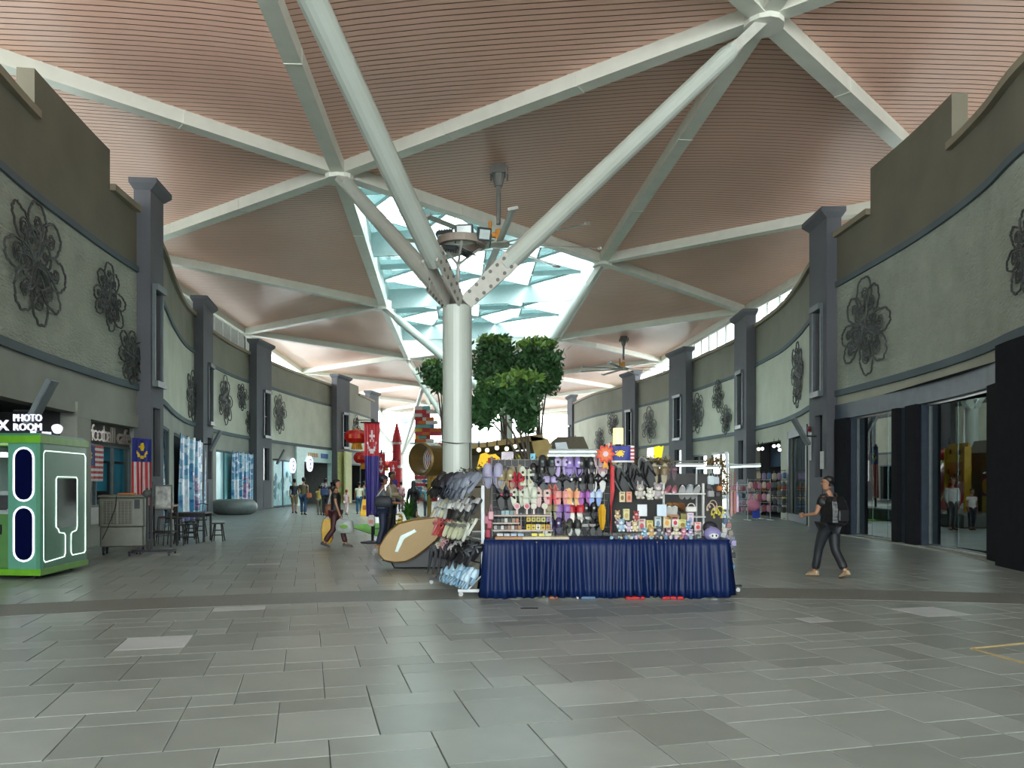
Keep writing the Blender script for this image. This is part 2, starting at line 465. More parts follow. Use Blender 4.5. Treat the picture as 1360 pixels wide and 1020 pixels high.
# openings given by picture columns of the path
def op(path, x0, x1, z0, z1):
    a, c = path.px(x0), path.px(x1)
    return (min(a, c), max(a, c), z0, z1)
l1 = LB[0]; o_photo = (0.2, l1.px(101), 0, 3.2); o_cafe = op(l1, 118, 184, 0.85, 3.2)
s_t0, s_t1 = l1.px(46), l1.px(146)
bay(l1, wallL, M_brown, M_low, M_panel, [o_photo, o_cafe], tall=(s_t0, s_t1, 10.15))
l2 = LB[1]; o_l2a = op(l2, 214, 225, 0, 3.5); o_l2b = op(l2, 231, 262, 0, 3.5)
bay(l2, wallL, M_khaki, M_low, M_panel2, [o_l2a, o_l2b])
l3 = LB[2]; o_l3 = op(l3, 287, 338, 0, 3.3)
bay(l3, wallL, M_khaki, M_low, M_panel2, [o_l3])
l4 = LB[3]; o_l4a = op(l4, 363, 390, 0, 3.1); o_l4b = op(l4, 399, 446, 0, 3.1)
bay(l4, wallL, M_khaki, M_low, M_panel2, [o_l4a, o_l4b], ptop=7.6)
l5 = LB[4]; o_l5 = op(l5, 465, 490, 0, 3.2)
bay(l5, wallL, M_khaki, M_low, M_panel2, [o_l5], tall=(0.2, 5.0, 9.9))
r1 = RB[0]; o_r1a = op(r1, 1132, 1196, 0, 3.7); o_r1b = op(r1, 1226, 1323, 0, 3.7); 
bay(r1, wallR, M_brown, M_beige, M_panel, [(0.0, r1.L-0.05, 0, 3.95)], tall=(r1.px(1264), r1.px(1156), 10.4), ptop=7.65, pbot=4.28)
r2 = RB[1]; o_r2a = op(r2, 1000, 1037, 0, 3.45); o_r2b = op(r2, 1047, 1073, 0, 3.7)
bay(r2, wallR, M_khaki, M_beige, M_panel2, [o_r2a, o_r2b], ptop=7.3, pbot=4.2)
r3 = RB[2]; o_r3a = op(r3, 917, 939, 0, 3.3); o_r3b = op(r3, 944, 968, 0, 3.3)
bay(r3, wallR, M_khaki, M_beige, M_panel2, [o_r3a, o_r3b], ptop=7.3)
r4 = RB[3]
bay(r4, wallR, M_khaki, M_beige, M_panel2, [op(r4, 856, 884, 0, 3.3)], ptop=7.3)
r5 = RB[4]
bay(r5, wallR, M_khaki, M_beige, M_panel2, [op(r5, 770, 820, 0, 3.3)], ptop=7.3)

PL = [pilaster(a, c, wallL, 'left') for a, c in (((-10.1, 22.3), (-10.22, 23.4)), ((-14.0, 36.2), (-14.42, 38.5)), ((-15.0, 46.9), (-14.85, 49.3)), ((-13.6, 62), (-13.1, 64.4)), ((-13.0, 73), (-12.6, 75.4)))]
PR = [pilaster(a, c, wallR, 'right') for a, c in (((9.7, 24.6), (9.72, 26.1)), ((11.42, 38.9), (11.47, 41.2)), ((10.8, 49.6), (10.3, 52.4)), ((9.25, 60), (8.6, 62.3)), ((5.75, 76.4), (5.45, 78.6)))]

# shop interiors (simple lined recesses)
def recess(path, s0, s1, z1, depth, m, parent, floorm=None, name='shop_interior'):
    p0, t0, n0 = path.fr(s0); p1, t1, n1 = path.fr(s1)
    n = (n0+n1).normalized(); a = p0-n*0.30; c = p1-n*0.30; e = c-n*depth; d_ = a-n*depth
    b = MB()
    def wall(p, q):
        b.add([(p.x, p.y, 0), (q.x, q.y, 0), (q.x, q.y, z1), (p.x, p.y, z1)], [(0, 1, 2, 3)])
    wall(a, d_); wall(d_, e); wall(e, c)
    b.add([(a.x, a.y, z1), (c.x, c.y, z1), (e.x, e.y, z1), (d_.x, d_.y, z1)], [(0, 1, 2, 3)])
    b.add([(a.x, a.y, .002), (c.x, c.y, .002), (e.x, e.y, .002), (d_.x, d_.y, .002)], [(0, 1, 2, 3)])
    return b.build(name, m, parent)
def frame_rect(path, s0, s1, z0, z1, d, t, m, parent, name='window_frame', verts=(), horiz=(), dep=0.08):
    b = MB()
    path.strip(b, s0, s0+t, z0, z1, d-dep, d); path.strip(b, s1-t, s1, z0, z1, d-dep, d)
    path.strip(b, s0, s1, z1-t, z1, d-dep, d)
    path.strip(b, s0, s1, z0, z0+t, d-dep, d)
    for v in verts: path.strip(b, v-t/2, v+t/2, z0, z1, d-dep, d)
    for h in horiz: path.strip(b, s0, s1, h-t/2, h+t/2, d-dep, d)
    return b.build(name, m, parent)
def pane(path, s0, s1, z0, z1, d, m, parent, name='glass_pane'):
    p0, t0, n0 = path.fr(s0); p1, t1, n1 = path.fr(s1)
    a = p0+n0*d; c = p1+n1*d; k = n0*0.012
    b = MB()
    b.loft([[(a.x, a.y, z0), (c.x, c.y, z0), (c.x, c.y, z1), (a.x, a.y, z1)], [(a.x-k.x, a.y-k.y, z0), (c.x-k.x, c.y-k.y, z0), (c.x-k.x, c.y-k.y, z1), (a.x-k.x, a.y-k.y, z1)]])
    return b.build(name, m, parent)
G_mirror = glass('storefront_glass', (0.30, 0.36, 0.36), 0.38, 0.015)
G_clear = glass('clear_glass', (0.85, 0.95, 0.95), 0.06)
G_teal = glass('teal_roof_glass', (0.21, 0.28, 0.28), 0.03)
M_mull = mat('aqua_grey_frame', (0.34, 0.42, 0.42), 0.5, var=.05)
G_sky = glass('clear_roof_glass', (0.94, 0.98, 0.98), 0.02)
M_tealrefl = mat('teal_reflection_tint', lin(140, 200, 208), 0.15, var=0.12, scale=1.2)  # pale teal colour stands in for sky and wall mirrored in the glass
M_white = mat('white_paint', (0.62, 0.64, 0.61), 0.45, var=0.05)
M_litwall = mat('pale_shop_wall', lin(190, 205, 205), 0.6)

# right bay 1: navy storefront
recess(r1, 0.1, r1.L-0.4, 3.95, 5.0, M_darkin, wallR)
b = MB()
r1.strip(b, 0.0, r1.L-0.3, 3.5, 3.95, -0.3, 0.06)
b.build('storefront_fascia', M_navyframe, wallR)
sA0, sA1, sB0, sB1 = o_r1a[0], o_r1a[1], o_r1b[0], o_r1b[1]
b = MB()
for a, c, dd in ((sA1, r1.px(1112), 0.04), (sB1, sA0, 0.04)): r1.strip(b, a, c, 0, 3.5, -0.3, dd)
b.build('storefront_pier', mat('dark_navy_pier', (0.03, 0.042, 0.06), 0.6, spec=.2), wallR)
b = MB()
for x0, x1 in ((1115, 1131), (1192, 1199), (1210, 1224), (1322, 1345), (1349, 1372)):
    a, c = sorted((r1.px(x0), r1.px(x1))); r1.strip(b, a, c, 0, 3.5, -0.1, 0.16)
M_pier = mat('matt_black_pier', (0.012, 0.013, 0.016), 0.85, spec=0.05)
b.build('door_jamb', M_pier, wallR)
b = MB(); r1.strip(b, 0.0, r1.px(1345), 0, 4.15, -0.2, 0.3); b.build('corner_pier', M_pier, wallR, label='near black corner pier')
for (a, c) in ((sA0, sA1), (sB0, sB1)):
    frame_rect(r1, a, c, 0.03, 3.5, -0.12, 0.045, M_white if False else M_frame, wallR)
    # thin aluminium head and sill lines
    b = MB(); r1.strip(b, a, c, 3.45, 3.5, -0.13, -0.1); r1.strip(b, a, c, 0.0, 0.05, -0.14, -0.06); b.build('aluminium_channel', mat('aluminium', (0.4, 0.42, 0.42), 0.3, 0.6), wallR)
    n = 3
    pa, pc = r1.fr(a)[0]+Vector((.02, 0, 0)), r1.fr(c)[0]+Vector((.16, 0, 0))
    xm = max(pa.x, pc.x)+.0
    for i in range(n):          # frameless panes set straight, parallel to the long axis of the hall
        y0_, y1_ = pa.y+(pc.y-pa.y)*i/n+.01, pa.y+(pc.y-pa.y)*(i+1)/n-.01
        b = MB(); b.box(xm, xm+.012, y0_, y1_, 0.06, 3.44); b.build('glass_pane', G_mirror, wallR)
b = MB(); r1.strip(b, 0.1, r1.L-0.2, 0, 0.03, 0.0, 0.25); b.build('stone_threshold', M_low, wallR)

# right bay 2: open shop with merchandise + navy glazed shop
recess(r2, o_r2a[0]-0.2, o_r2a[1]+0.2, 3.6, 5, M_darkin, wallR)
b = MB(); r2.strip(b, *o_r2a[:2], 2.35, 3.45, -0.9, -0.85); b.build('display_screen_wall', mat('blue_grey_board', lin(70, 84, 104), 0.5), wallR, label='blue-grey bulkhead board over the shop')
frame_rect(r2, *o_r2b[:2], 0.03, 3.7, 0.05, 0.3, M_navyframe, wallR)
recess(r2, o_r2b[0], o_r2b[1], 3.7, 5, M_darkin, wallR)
for i in range(2):
    a, c = o_r2b[0]+0.3, o_r2b[1]-0.3
    pane(r2, a+(c-a)*i/2, a+(c-a)*(i+1)/2-0.05, 0.06, 3.4, -0.1, G_mirror, wallR)
# right bay 3
for o_ in (o_r3a, o_r3b):
    recess(r3, o_[0], o_[1], 3.3, 4, M_darkin, wallR)
    frame_rect(r3, o_[0], o_[1], 0.03, 3.3, -0.02, 0.1, M_frame, wallR, verts=((o_[0]+o_[1])/2,), horiz=(2.5,))
    for i in range(2):
        pane(r3, o_[0]+(o_[1]-o_[0])*i/2+.05, o_[0]+(o_[1]-o_[0])*(i+1)/2-.05, 0.1, 3.2, -0.08, G_mirror, wallR)
for pth, o_ in ((r4, op(r4, 856, 884, 0, 3.3)), (r5, op(r5, 770, 820, 0, 3.3))):
    recess(pth, o_[0], o_[1], 3.3, 4, M_darkin, wallR); frame_rect(pth, o_[0], o_[1], 0.03, 3.3, -0.02, 0.1, M_frame, wallR, verts=((o_[0]+o_[1])/2,))

# left bay 1
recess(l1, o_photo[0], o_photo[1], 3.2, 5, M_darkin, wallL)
b = MB(); l1.strip(b, o_photo[1]-0.05, o_cafe[0], 0, 3.2, -0.3, 0.05); l1.strip(b, o_photo[1]-0.05, o_cafe[1]+0.5, 3.1, 3.45, -0.3, 0.06); l1.strip(b, o_cafe[1]+0.1, o_cafe[1]+0.45, 0, 3.1, -0.3, 0.05)
b.build('concrete_portal', M_low, wallL)
recess(l1, o_cafe[0], o_cafe[1], 3.2, 3, mat('cafe_interior', (0.05, 0.06, 0.07), 0.6), wallL)
b = MB(); l1.strip(b, o_cafe[0], o_cafe[1], 2.55, 3.1, -0.32, -0.25); b.build('sign_board', paint('sign_board_grey', (0.12, 0.125, 0.11)), wallL)
b = MB(); l1.strip(b, o_cafe[0], o_cafe[1], 0.55, 0.95, -0.3, 0.03); b.build('white_sill_wall', mat('sill_white', (0.4, 0.42, 0.4), 0.5), wallL)
sk = mat('sky_blue_panel', lin(70, 175, 215), 0.2, var=0.15, scale=2)  # flat sky-blue panels set behind the cafe glass
cs = [o_cafe[0]+(o_cafe[1]-o_cafe[0])*k for k in (0, .32, .40, .66, .74, 1)]
for a, c, z0, z1 in ((cs[0], cs[1], 1.0, 1.55), (cs[1], cs[5], 2.15, 2.5), (cs[2], cs[3], 1.35, 2.08), (cs[4], cs[5], 1.2, 2.08)):
    b = MB(); l1.strip(b, a+.03, c-.03, z0, z1, -0.40, -0.38); b.build('blue_window_panel', sk, wallL)
frame_rect(l1, o_cafe[0], o_cafe[1], 0.95, 2.55, -0.22, 0.05, M_frame, wallL, verts=(cs[1], cs[3]))
for i in range(3): pane(l1, *(sorted((cs[0], cs[1])) if i == 0 else (cs[1], cs[3]) if i == 1 else (cs[3], cs[5])), 1.0, 2.5, -0.26, G_clear, wallL)
cs_sign = thing('cafe_sign', 'raised metal letter cafe sign above the left shop window', 'sign')
SW = sum(.13 if q in 'itfl' else .12 if q == ' ' else .185 for q in 'i football cafe'); s_a, s_b = l1.px(122), l1.px(181)
cs_sign.matrix_basis = l1.mat_at((s_a+s_b)/2, 2.60, -0.15) @ Matrix.Diagonal(((s_b-s_a)/SW, 1, 1, 1)) @ Matrix.Translation((-SW/2, 0, 0))
ML = mat('sign_metal', (0.42, 0.36, 0.33), 0.35, 0.5)
xx = 0
for i, ch in enumerate('i football cafe'):
    wd = 0.13 if ch in 'itfl' else 0.185
    if ch != ' ': text(ch, 0.60, 'letter', ML, cs_sign, Matrix.Translation((xx+wd/2, 0.02, 0)), 0.05)
    xx += wd if ch != ' ' else 0.12

# left bay 2..5 shopfronts
for pth, o_, nv in ((l2, o_l2a, 1), (l2, o_l2b, 2), (l3, o_l3, 4), (l4, o_l4a, 2)):
    recess(pth, o_[0], o_[1], o_[3], 3, M_litwall if pth is not l2 else M_darkin, wallL)
    vv = [o_[0]+(o_[1]-o_[0])*i/nv for i in range(1, nv)]
    frame_rect(pth, o_[0], o_[1], 0.02, o_[3], -0.02, 0.09, M_trim, wallL, verts=vv)
    for i in range(nv):
        pane(pth, o_[0]+(o_[1]-o_[0])*i/nv+.05, o_[0]+(o_[1]-o_[0])*(i+1)/nv-.05, 0.1, o_[3]-0.1, -0.07, M_tealrefl if pth is not l2 else G_mirror, wallL)
# flowery teal sticker on the bay 4 glass
mst = [pal(120, 185, 195), pal(70, 130, 150), pal(190, 225, 228)]
for k in range(14):
    s = o_l4a[0]+0.4+(o_l4a[1]-o_l4a[0]-0.8)*rnd.random(); z = 0.4+1.9*rnd.random()
    b = MB(); b.prism([(math.cos(a)*.28*(0.6+.4*rnd.random()), math.sin(a)*.28*(0.6+.4*rnd.random())) for a in [i*PI/4 for i in range(8)]], -0.01, 0.0)
    o = b.build('window_sticker', mst[k % 3], wallL); o.matrix_basis = l4.mat_up(s, z, -0.055+0.004*k/4)
# white shop with entrance, bay 4
recess(l4, o_l4b[0], o_l4b[1], 3.1, 5, mat('shop_back', (0.16, 0.17, 0.16), 0.6), wallL)
s0, s1 = l4.px(392), l4.px(448)
mpale = mat('pale_aqua_shopfront', lin(178, 212, 208), 0.5)
b = MB(); l4.strip(b, s0, s1, 3.1, 4.1, -0.2, 0.12); l4.strip(b, s0, l4.px(402), 0, 3.1, -0.2, 0.12); l4.strip(b, l4.px(438), s1, 0, 3.1, -0.2, 0.12)
b.build('white_shopfront', mpale, wallL)
sg = thing('shop_sign', 'orange lettered strip with blue plate over the pale aqua shopfront', 'sign'); sg.matrix_basis = l4.mat_up(l4.px(418), 3.6, 0.13)
b = MB()
for k in range(5): b.box(-1.7+k*.42, -1.42+k*.42, -0.03, 0, -0.13, 0.17)
b.build('orange_characters', pal(222, 170, 120), sg)
b = MB(); b.cbox(0.9, 2.3, -0.04, 0, -0.16, 0.2, 0.02); b.build('blue_plate', pal(60, 110, 190), sg)
def round_sign(px, pz, path, r, label):
    t = thing('round_sign', label, 'sign'); t.matrix_basis = path.mat_up(path.px(px), pz, 0.25)
    b = MB(); b.lathe([(r, -0.05), (r, 0.05)], 24, Matrix.Rotation(PI/2, 4, 'X')); b.build('disc', pal(225, 228, 245, emit=0.6), t)
    b = MB(); n = 24
    for k in range(n):
        a, c = 2*PI*k/n, 2*PI*(k+1)/n
        b.loft([[(math.cos(q)*rr, y, math.sin(q)*rr) for rr, y in ((r*.5, -.06), (r*.68, -.06), (r*.68, -.05), (r*.5, -.05))] for q in (a, c)])
    b.lathe([(r*.22, 0.05), (r*.22, 0.065)], 12, Matrix.Rotation(PI/2, 4, 'X'))
    b.build('blue_ring_logo', pal(90, 100, 190), t)
round_sign(407, 3.25-0.3, l4, 0.55, 'lit round white sign with blue ring left of the aqua shop entrance')
round_sign(384, 2.75, l4, 0.5, 'round sign with blue ring on the teal glass')
b = MB(); s0, s1 = l4.px(446), l4.L+0.6
l4.strip(b, s0, l4.L, 0, 4.1, 0.0, 0.35); b.build('yellow_green_wall', mat('yellow_green_paint', lin(196, 200, 140), 0.7), wallL)
b = MB(); b.box(-13.1, -12.96, 62.2, 64.6, 0, 4.05); b.build('yellow_green_wall', MATS['yellow_green_paint'], wallL)
# pilaster 4 foot clad in the same yellow green
b = MB(); A = Vector((-13.55, 61.9, 0)); Bv = Vector((-13.05, 64.5, 0)); nn = Vector((.98, -.2, 0))
b.loft([[A+nn*.0, Bv+nn*.0, Bv+nn*.08, A+nn*.08], [v+Vector((0, 0, 4.0)) for v in (A, Bv, Bv+nn*.08, A+nn*.08)]]); b.build('yellow_green_cladding', MATS['yellow_green_paint'], wallL)
recess(l5, o_l5[0], o_l5[1], 3.2, 4, M_darkin, wallL); frame_rect(l5, o_l5[0], o_l5[1], 0.03, 3.2, 0.0, 0.12, M_trim, wallL, verts=((o_l5[0]+o_l5[1])/2,))

# ---------------------------------------------------------------- roof
Nn = [Vector(p) for p in ((-4.0, 5.9, 10.8), (-5.0, 23.1, 10.75), (-6.5, 40.3, 10.75), (-7.6, 57.5, 10.85), (-8.3, 74.7, 10.9), (-9.6, 91.9, 10.9))]
Ln = [Vector(p) for p in ((-15.6, 14.5, 11.5), (-15.6, 31.7, 11.0), (-16.4, 48.9, 11.0), (-17.4, 66, 11.0), (-16.8, 83.3, 11.0), (-16.5, 100.5, 10.9))]
Mn = [Vector(p) for p in ((5.3, 16.8, 11.6), (3.86, 34.1, 11.27), (2.9, 51.4, 11.1), (2.2, 68.7, 11.0), (1.8, 86, 10.9), (1.5, 103, 10.8))]
Rn = [Vector(p) for p in ((15.5, 8.2, 11.3), (14.1, 25.4, 11.0), (12.5, 42.8, 11.0), (11.3, 60, 11.0), (10.5, 77.4, 11.0), (10.0, 94.6, 10.9), (10.0, 104, 10.8))]
Nm, Lm, Mm, Rm = Vector((-3.2, -11.3, 10.8)), Vector((-15.4, -2.7, 11.6)), Vector((6.5, -0.5, 11.6)), Vector((16.5, -9.1, 11.3))

ceil_ = struct_empty('ceiling')
def soffit_material():
    m = mat('wood_effect_soffit', (0.80, 0.49, 0.385), 0.34, var=0.10, scale=0.25, spec=0.45)
    return m
M_soff = soffit_material(); M_gap = mat('soffit_joint', (0.32, 0.165, 0.12), 0.8)
def clip(poly, y, keep_above):
    out = []
    for i in range(len(poly)):
        a, b_ = poly[i], poly[(i+1) % len(poly)]
        ia = (a.y >= y) == keep_above; ib = (b_.y >= y) == keep_above
        if ia: out.append(a)
        if ia != ib and abs(b_.y-a.y) > 1e-9:
            t = (y-a.y)/(b_.y-a.y); out.append(a+(b_-a)*t)
    return out
def soffit(A, B, Cc, bow=0.15):
    """wood-effect boards laid across, bowed a little between the beams; each board proud of a recessed joint"""
    area2 = (B-A).cross(Cc-A)
    nz = abs(area2.z)
    def bowed(p):
        def ar(a, b_, c): return abs((b_.x-a.x)*(c.y-a.y)-(b_.y-a.y)*(c.x-a.x))
        u, v, w_ = ar(p, B, Cc)/nz, ar(A, p, Cc)/nz, ar(A, B, p)/nz
        return Vector((p.x, p.y, p.z+bow*27*u*v*w_*0.8))
    y0 = min(A.y, B.y, Cc.y); y1 = max(A.y, B.y, Cc.y)
    pitch = 0.2; y = math.floor(y0/pitch)*pitch
    mb = MB(); jb = MB()
    while y < y1:
        for (a, c, off, t) in ((y, y+pitch-0.028, 0.0, mb), (y, y+pitch, 0.03, jb)):
            poly = clip(clip([A, B, Cc], a, True), c, False)
            if len(poly) >= 3:
                xs = [p.x for p in poly]; x0, x1 = min(xs), max(xs)
                if x1-x0 < 0.05: continue
                lo = sorted([p for p in poly if abs(p.y-poly[0].y) < 1], key=lambda p: p.x)
                # split the strip in x
                rest_ = [Vector(p) for p in poly]
                for k in range(math.floor(x0/1.6), math.ceil(x1/1.6)):
                    xa, xb = k*1.6, k*1.6+1.6
                    q = clipx(clipx(poly, xa, True), xb, False)
                    if len(q) >= 3: t.add([bowed(p)+Vector((0, 0, off)) for p in q], [tuple(range(len(q)))])
        y += pitch
    o = mb.build('soffit_boards', M_soff, ceil_, kind='stuff')
    jb.build('soffit_joints', M_gap, o, kind='stuff')
    return o
def clipx(poly, x, keep):
    out = []
    for i in range(len(poly)):
        a, b_ = poly[i], poly[(i+1) % len(poly)]
        ia = (a.x >= x) == keep; ib = (b_.x >= x) == keep
        if ia: out.append(a)
        if ia != ib and abs(b_.x-a.x) > 1e-9:
            t = (x-a.x)/(b_.x-a.x); out.append(a+(b_-a)*t)
    return out
M_beam = mat('beam_cream_paint', (0.62, 0.63, 0.56), 0.4, var=0.05, scale=2)
tris = [(Lm, Nn[0], Ln[0]), (Nm, Lm, Nn[0]), (Nm, Mm, Nn[0]), (Nn[0], Mm, Mn[0]), (Nn[0], Mn[0], Nn[1]), (Nm, Rm, Mm), (Mm, Rm, Rn[0]), (Mm, Mn[0], Rn[0]),
        (Mn[0], Nn[1], Mn[1])]
for k in range(6):
    if k < 5:
        tris += [(Nn[k], Ln[k], Nn[k+1]), (Ln[k], Nn[k+1], Ln[k+1]), (Mn[k], Mn[k+1], Rn[k+1])]
    tris += [(Mn[k], Rn[k], Rn[k+1])]
for k in range(2, 5):
    if k > 2: tris += [(Nn[k], Mn[k], Nn[k+1])]
    tris += [(Mn[k], Nn[k+1], Mn[k+1])]
# far edge pieces
tris += [(Nn[5], Ln[5], Mn[5])]
for t in tris: soffit(*t)
b = MB()
for t in tris: b.loft([[Vector(p)+Vector((0, 0, .62)) for p in t], [Vector(p)+Vector((0, 0, .72)) for p in t]])
b.build('sky_seal_deck', mat('seal_deck_grey', (0.2, 0.2, 0.2), 0.8), ceil_, kind='stuff')  # unseen opaque deck, added to block sky showing through soffit cracks
def beam(a, b_, w_=0.36, h_=0.34, name='beam', m=None, drop=0.0, parent=None):
    t = (b_-a).normalized(); sd = t.cross(Vector((0, 0, 1))).normalized(); up = sd.cross(t).normalized()
    mb = MB(); rings = []
    for p in (a, b_):
        p = p-up*drop
        rings.append([p-sd*w_/2-up*h_, p+sd*w_/2-up*h_, p+sd*w_/2+up*0.02, p-sd*w_/2+up*0.02])
    mb.loft(rings)
    # bolted splice plates along long beams
    L = (b_-a).length
    for f in (0.36, 0.68):
        c = a+(b_-a)*f-up*drop
        mb.loft([[c+t*q-sd*(w_/2+.012)-up*(h_+.012), c+t*q+sd*(w_/2+.012)-up*(h_+.012), c+t*q+sd*(w_/2+.012), c+t*q-sd*(w_/2+.012)] for q in (-0.03, 0.03)])
    return mb.build(name, m or M_beam, parent or ceil_)
edges = set()
allt = tris + [(Nn[1], Mn[1], Nn[2]), (Mn[1], Nn[2], Mn[2]), (Nn[2], Mn[2], Nn[3])]
key = lambda v: (round(v.x, 2), round(v.y, 2), round(v.z, 2))
done = set()
for t in allt:
    for a, c in ((t[0], t[1]), (t[1], t[2]), (t[2], t[0])):
        k = tuple(sorted((key(a), key(c))))
        if k in done: continue
        done.add(k)
        # the two beams inside the skylight are part of it, built below
        if k == tuple(sorted((key(Mn[1]), key(Nn[2])))) or k == tuple(sorted((key(Nn[2]), key(Mn[2])))): continue
        beam(Vector(a), Vector(c), 0.30 if a.y > 50 else 0.38)
for v in Nn+Mn+Ln[:4]+Rn[:4]:
    b = MB(); b.lathe([(0.42, v.z-0.46), (0.42, v.z+0.0)], 12, Matrix.Translation((v.x, v.y, 0))); b.build('node_plate', M_beam, ceil_)

# louvre screens between wall tops and roof edge
M_louv = mat('louvre_grey', (0.33, 0.34, 0.32), 0.5)
def louvre(a, c, z0=9.4, lit=True):
    t = (c-a); L = t.length; n = int(L/1.35)
    top = a.z-0.3
    fr = MB()
    for k in range(n+1):
        p = a+t*(k/n); fr.box(p.x-.05, p.x+.05, p.y-.05, p.y+.05, z0-2, p.z-0.1)
    for (zz) in (0.02, ):
        fr.loft([[p+Vector((0, -.05, -.42)), p+Vector((0, .05, -.42)), p+Vector((0, .05, -.3)), p+Vector((0, -.05, -.3))] for p in (a, c)])
    o = fr.build('louvre_frame', M_white, ceil_)
    sl = MB()
    nrm = Vector((t.y, -t.x, 0)).normalized()
    nn_ = 26
    for k in range(nn_):
        f = k/nn_
        ring = []
        for p in (a, c):
            z = z0-1.2+(p.z-0.45-z0+1.2)*f
            q = Vector((p.x, p.y, z))
            ring.append([q-nrm*.05, q-nrm*.05+Vector((0, 0, .02)), q+nrm*.05+Vector((0, 0, .115)), q+nrm*.05+Vector((0, 0, .095))])
        sl.loft(ring)
    sl.build('louvre_slats', M_louv, o, kind='stuff')
louvre(Ln[0], Ln[1]); louvre(Ln[1], Ln[2]); louvre(Rn[0], Rn[1]); louvre(Rn[1], Rn[2])
louvre(Rn[2], Rn[2]+(Rn[3]-Rn[2])*0.62); louvre(Ln[2], Ln[2]+(Ln[3]-Ln[2])*0.2)

# skylight: raised lantern of glass panes
sky_ = struct_empty('window_1')
def xl(y):
    P = [Nn[1], Nn[2], Nn[3]]
    for a, c in zip(P, P[1:]):
        if a.y <= y <= c.y: return a+(c-a)*((y-a.y)/(c.y-a.y))
def xr(y):
    P = [Nn[1], Mn[1], Mn[2], Nn[3]]
    for a, c in zip(P, P[1:]):
        if a.y <= y <= c.y: return a+(c-a)*((y-a.y)/(c.y-a.y))
UP = Vector((0, 0, 1.15))
rim = [Nn[1], Mn[1], Mn[2], Nn[3], Nn[2]]
for a, c in zip(rim, rim[1:]+rim[:1]):
    b = MB(); d_ = Vector((0, 0.06, 0)) if abs(c.x-a.x) > abs(c.y-a.y) else Vector((0.06, 0, 0))
    b.loft([[p-d_, p+d_, p+d_+UP, p-d_+UP] for p in (a, c)]); b.build('lantern_upstand', M_white, sky_)
ys = [Nn[1].y+0.05+i*(Nn[3].y-Nn[1].y-0.1)/14 for i in range(15)]
mull = MB()
tealf = M_white
for i in range(14):
    y0, y1 = ys[i], ys[i+1]
    a0, b0, a1, b1 = xl(y0), xr(y0), xl(y1), xr(y1)
    n = max(1, round((max(b0.x-a0.x, b1.x-a1.x))/2.3))
    for k in range(n):
        q = [a0.lerp(b0, k/n), a0.lerp(b0, (k+1)/n), a1.lerp(b1, (k+1)/n), a1.lerp(b1, k/n)]
        q = [v+UP for v in q]
        fl = (i+k) % 2
        ta, tb = ((q[0], q[1], q[2]), (q[0], q[2], q[3])) if fl else ((q[1], q[2], q[3]), (q[1], q[3], q[0]))
        for tt, m_ in ((ta, G_sky), (tb, G_teal)):
            mb = MB(); mb.loft([[Vector(v) for v in tt], [Vector(v)+Vector((0, 0, .02)) for v in tt]]); mb.build('glass_pane', m_, sky_)
        dg = (q[0], q[2]) if fl else (q[1], q[3])
        for (u, v, hh) in ((*dg, .1), (q[1], q[2], .12)):
            t = (v-u)
            if t.length < 0.2: continue
            sd = t.normalized().cross(Vector((0, 0, 1)))*0.035
            mb = MB(); mb.loft([[p-sd-Vector((0, 0, hh)), p+sd-Vector((0, 0, hh)), p+sd, p-sd] for p in (u, v)]); mb.build('mullion', M_mull, sky_)
    hh = 1.0 if i % 4 == 3 else 0.22
    sd = Vector((0, .06 if hh > .5 else .04, 0))
    mb = MB(); mb.loft([[p-sd-Vector((0, 0, hh)), p+sd-Vector((0, 0, hh)), p+sd, p-sd] for p in (a1+UP, b1+UP)]); mb.build('rafter' if hh < .5 else 'deep_rafter', M_mull, sky_)

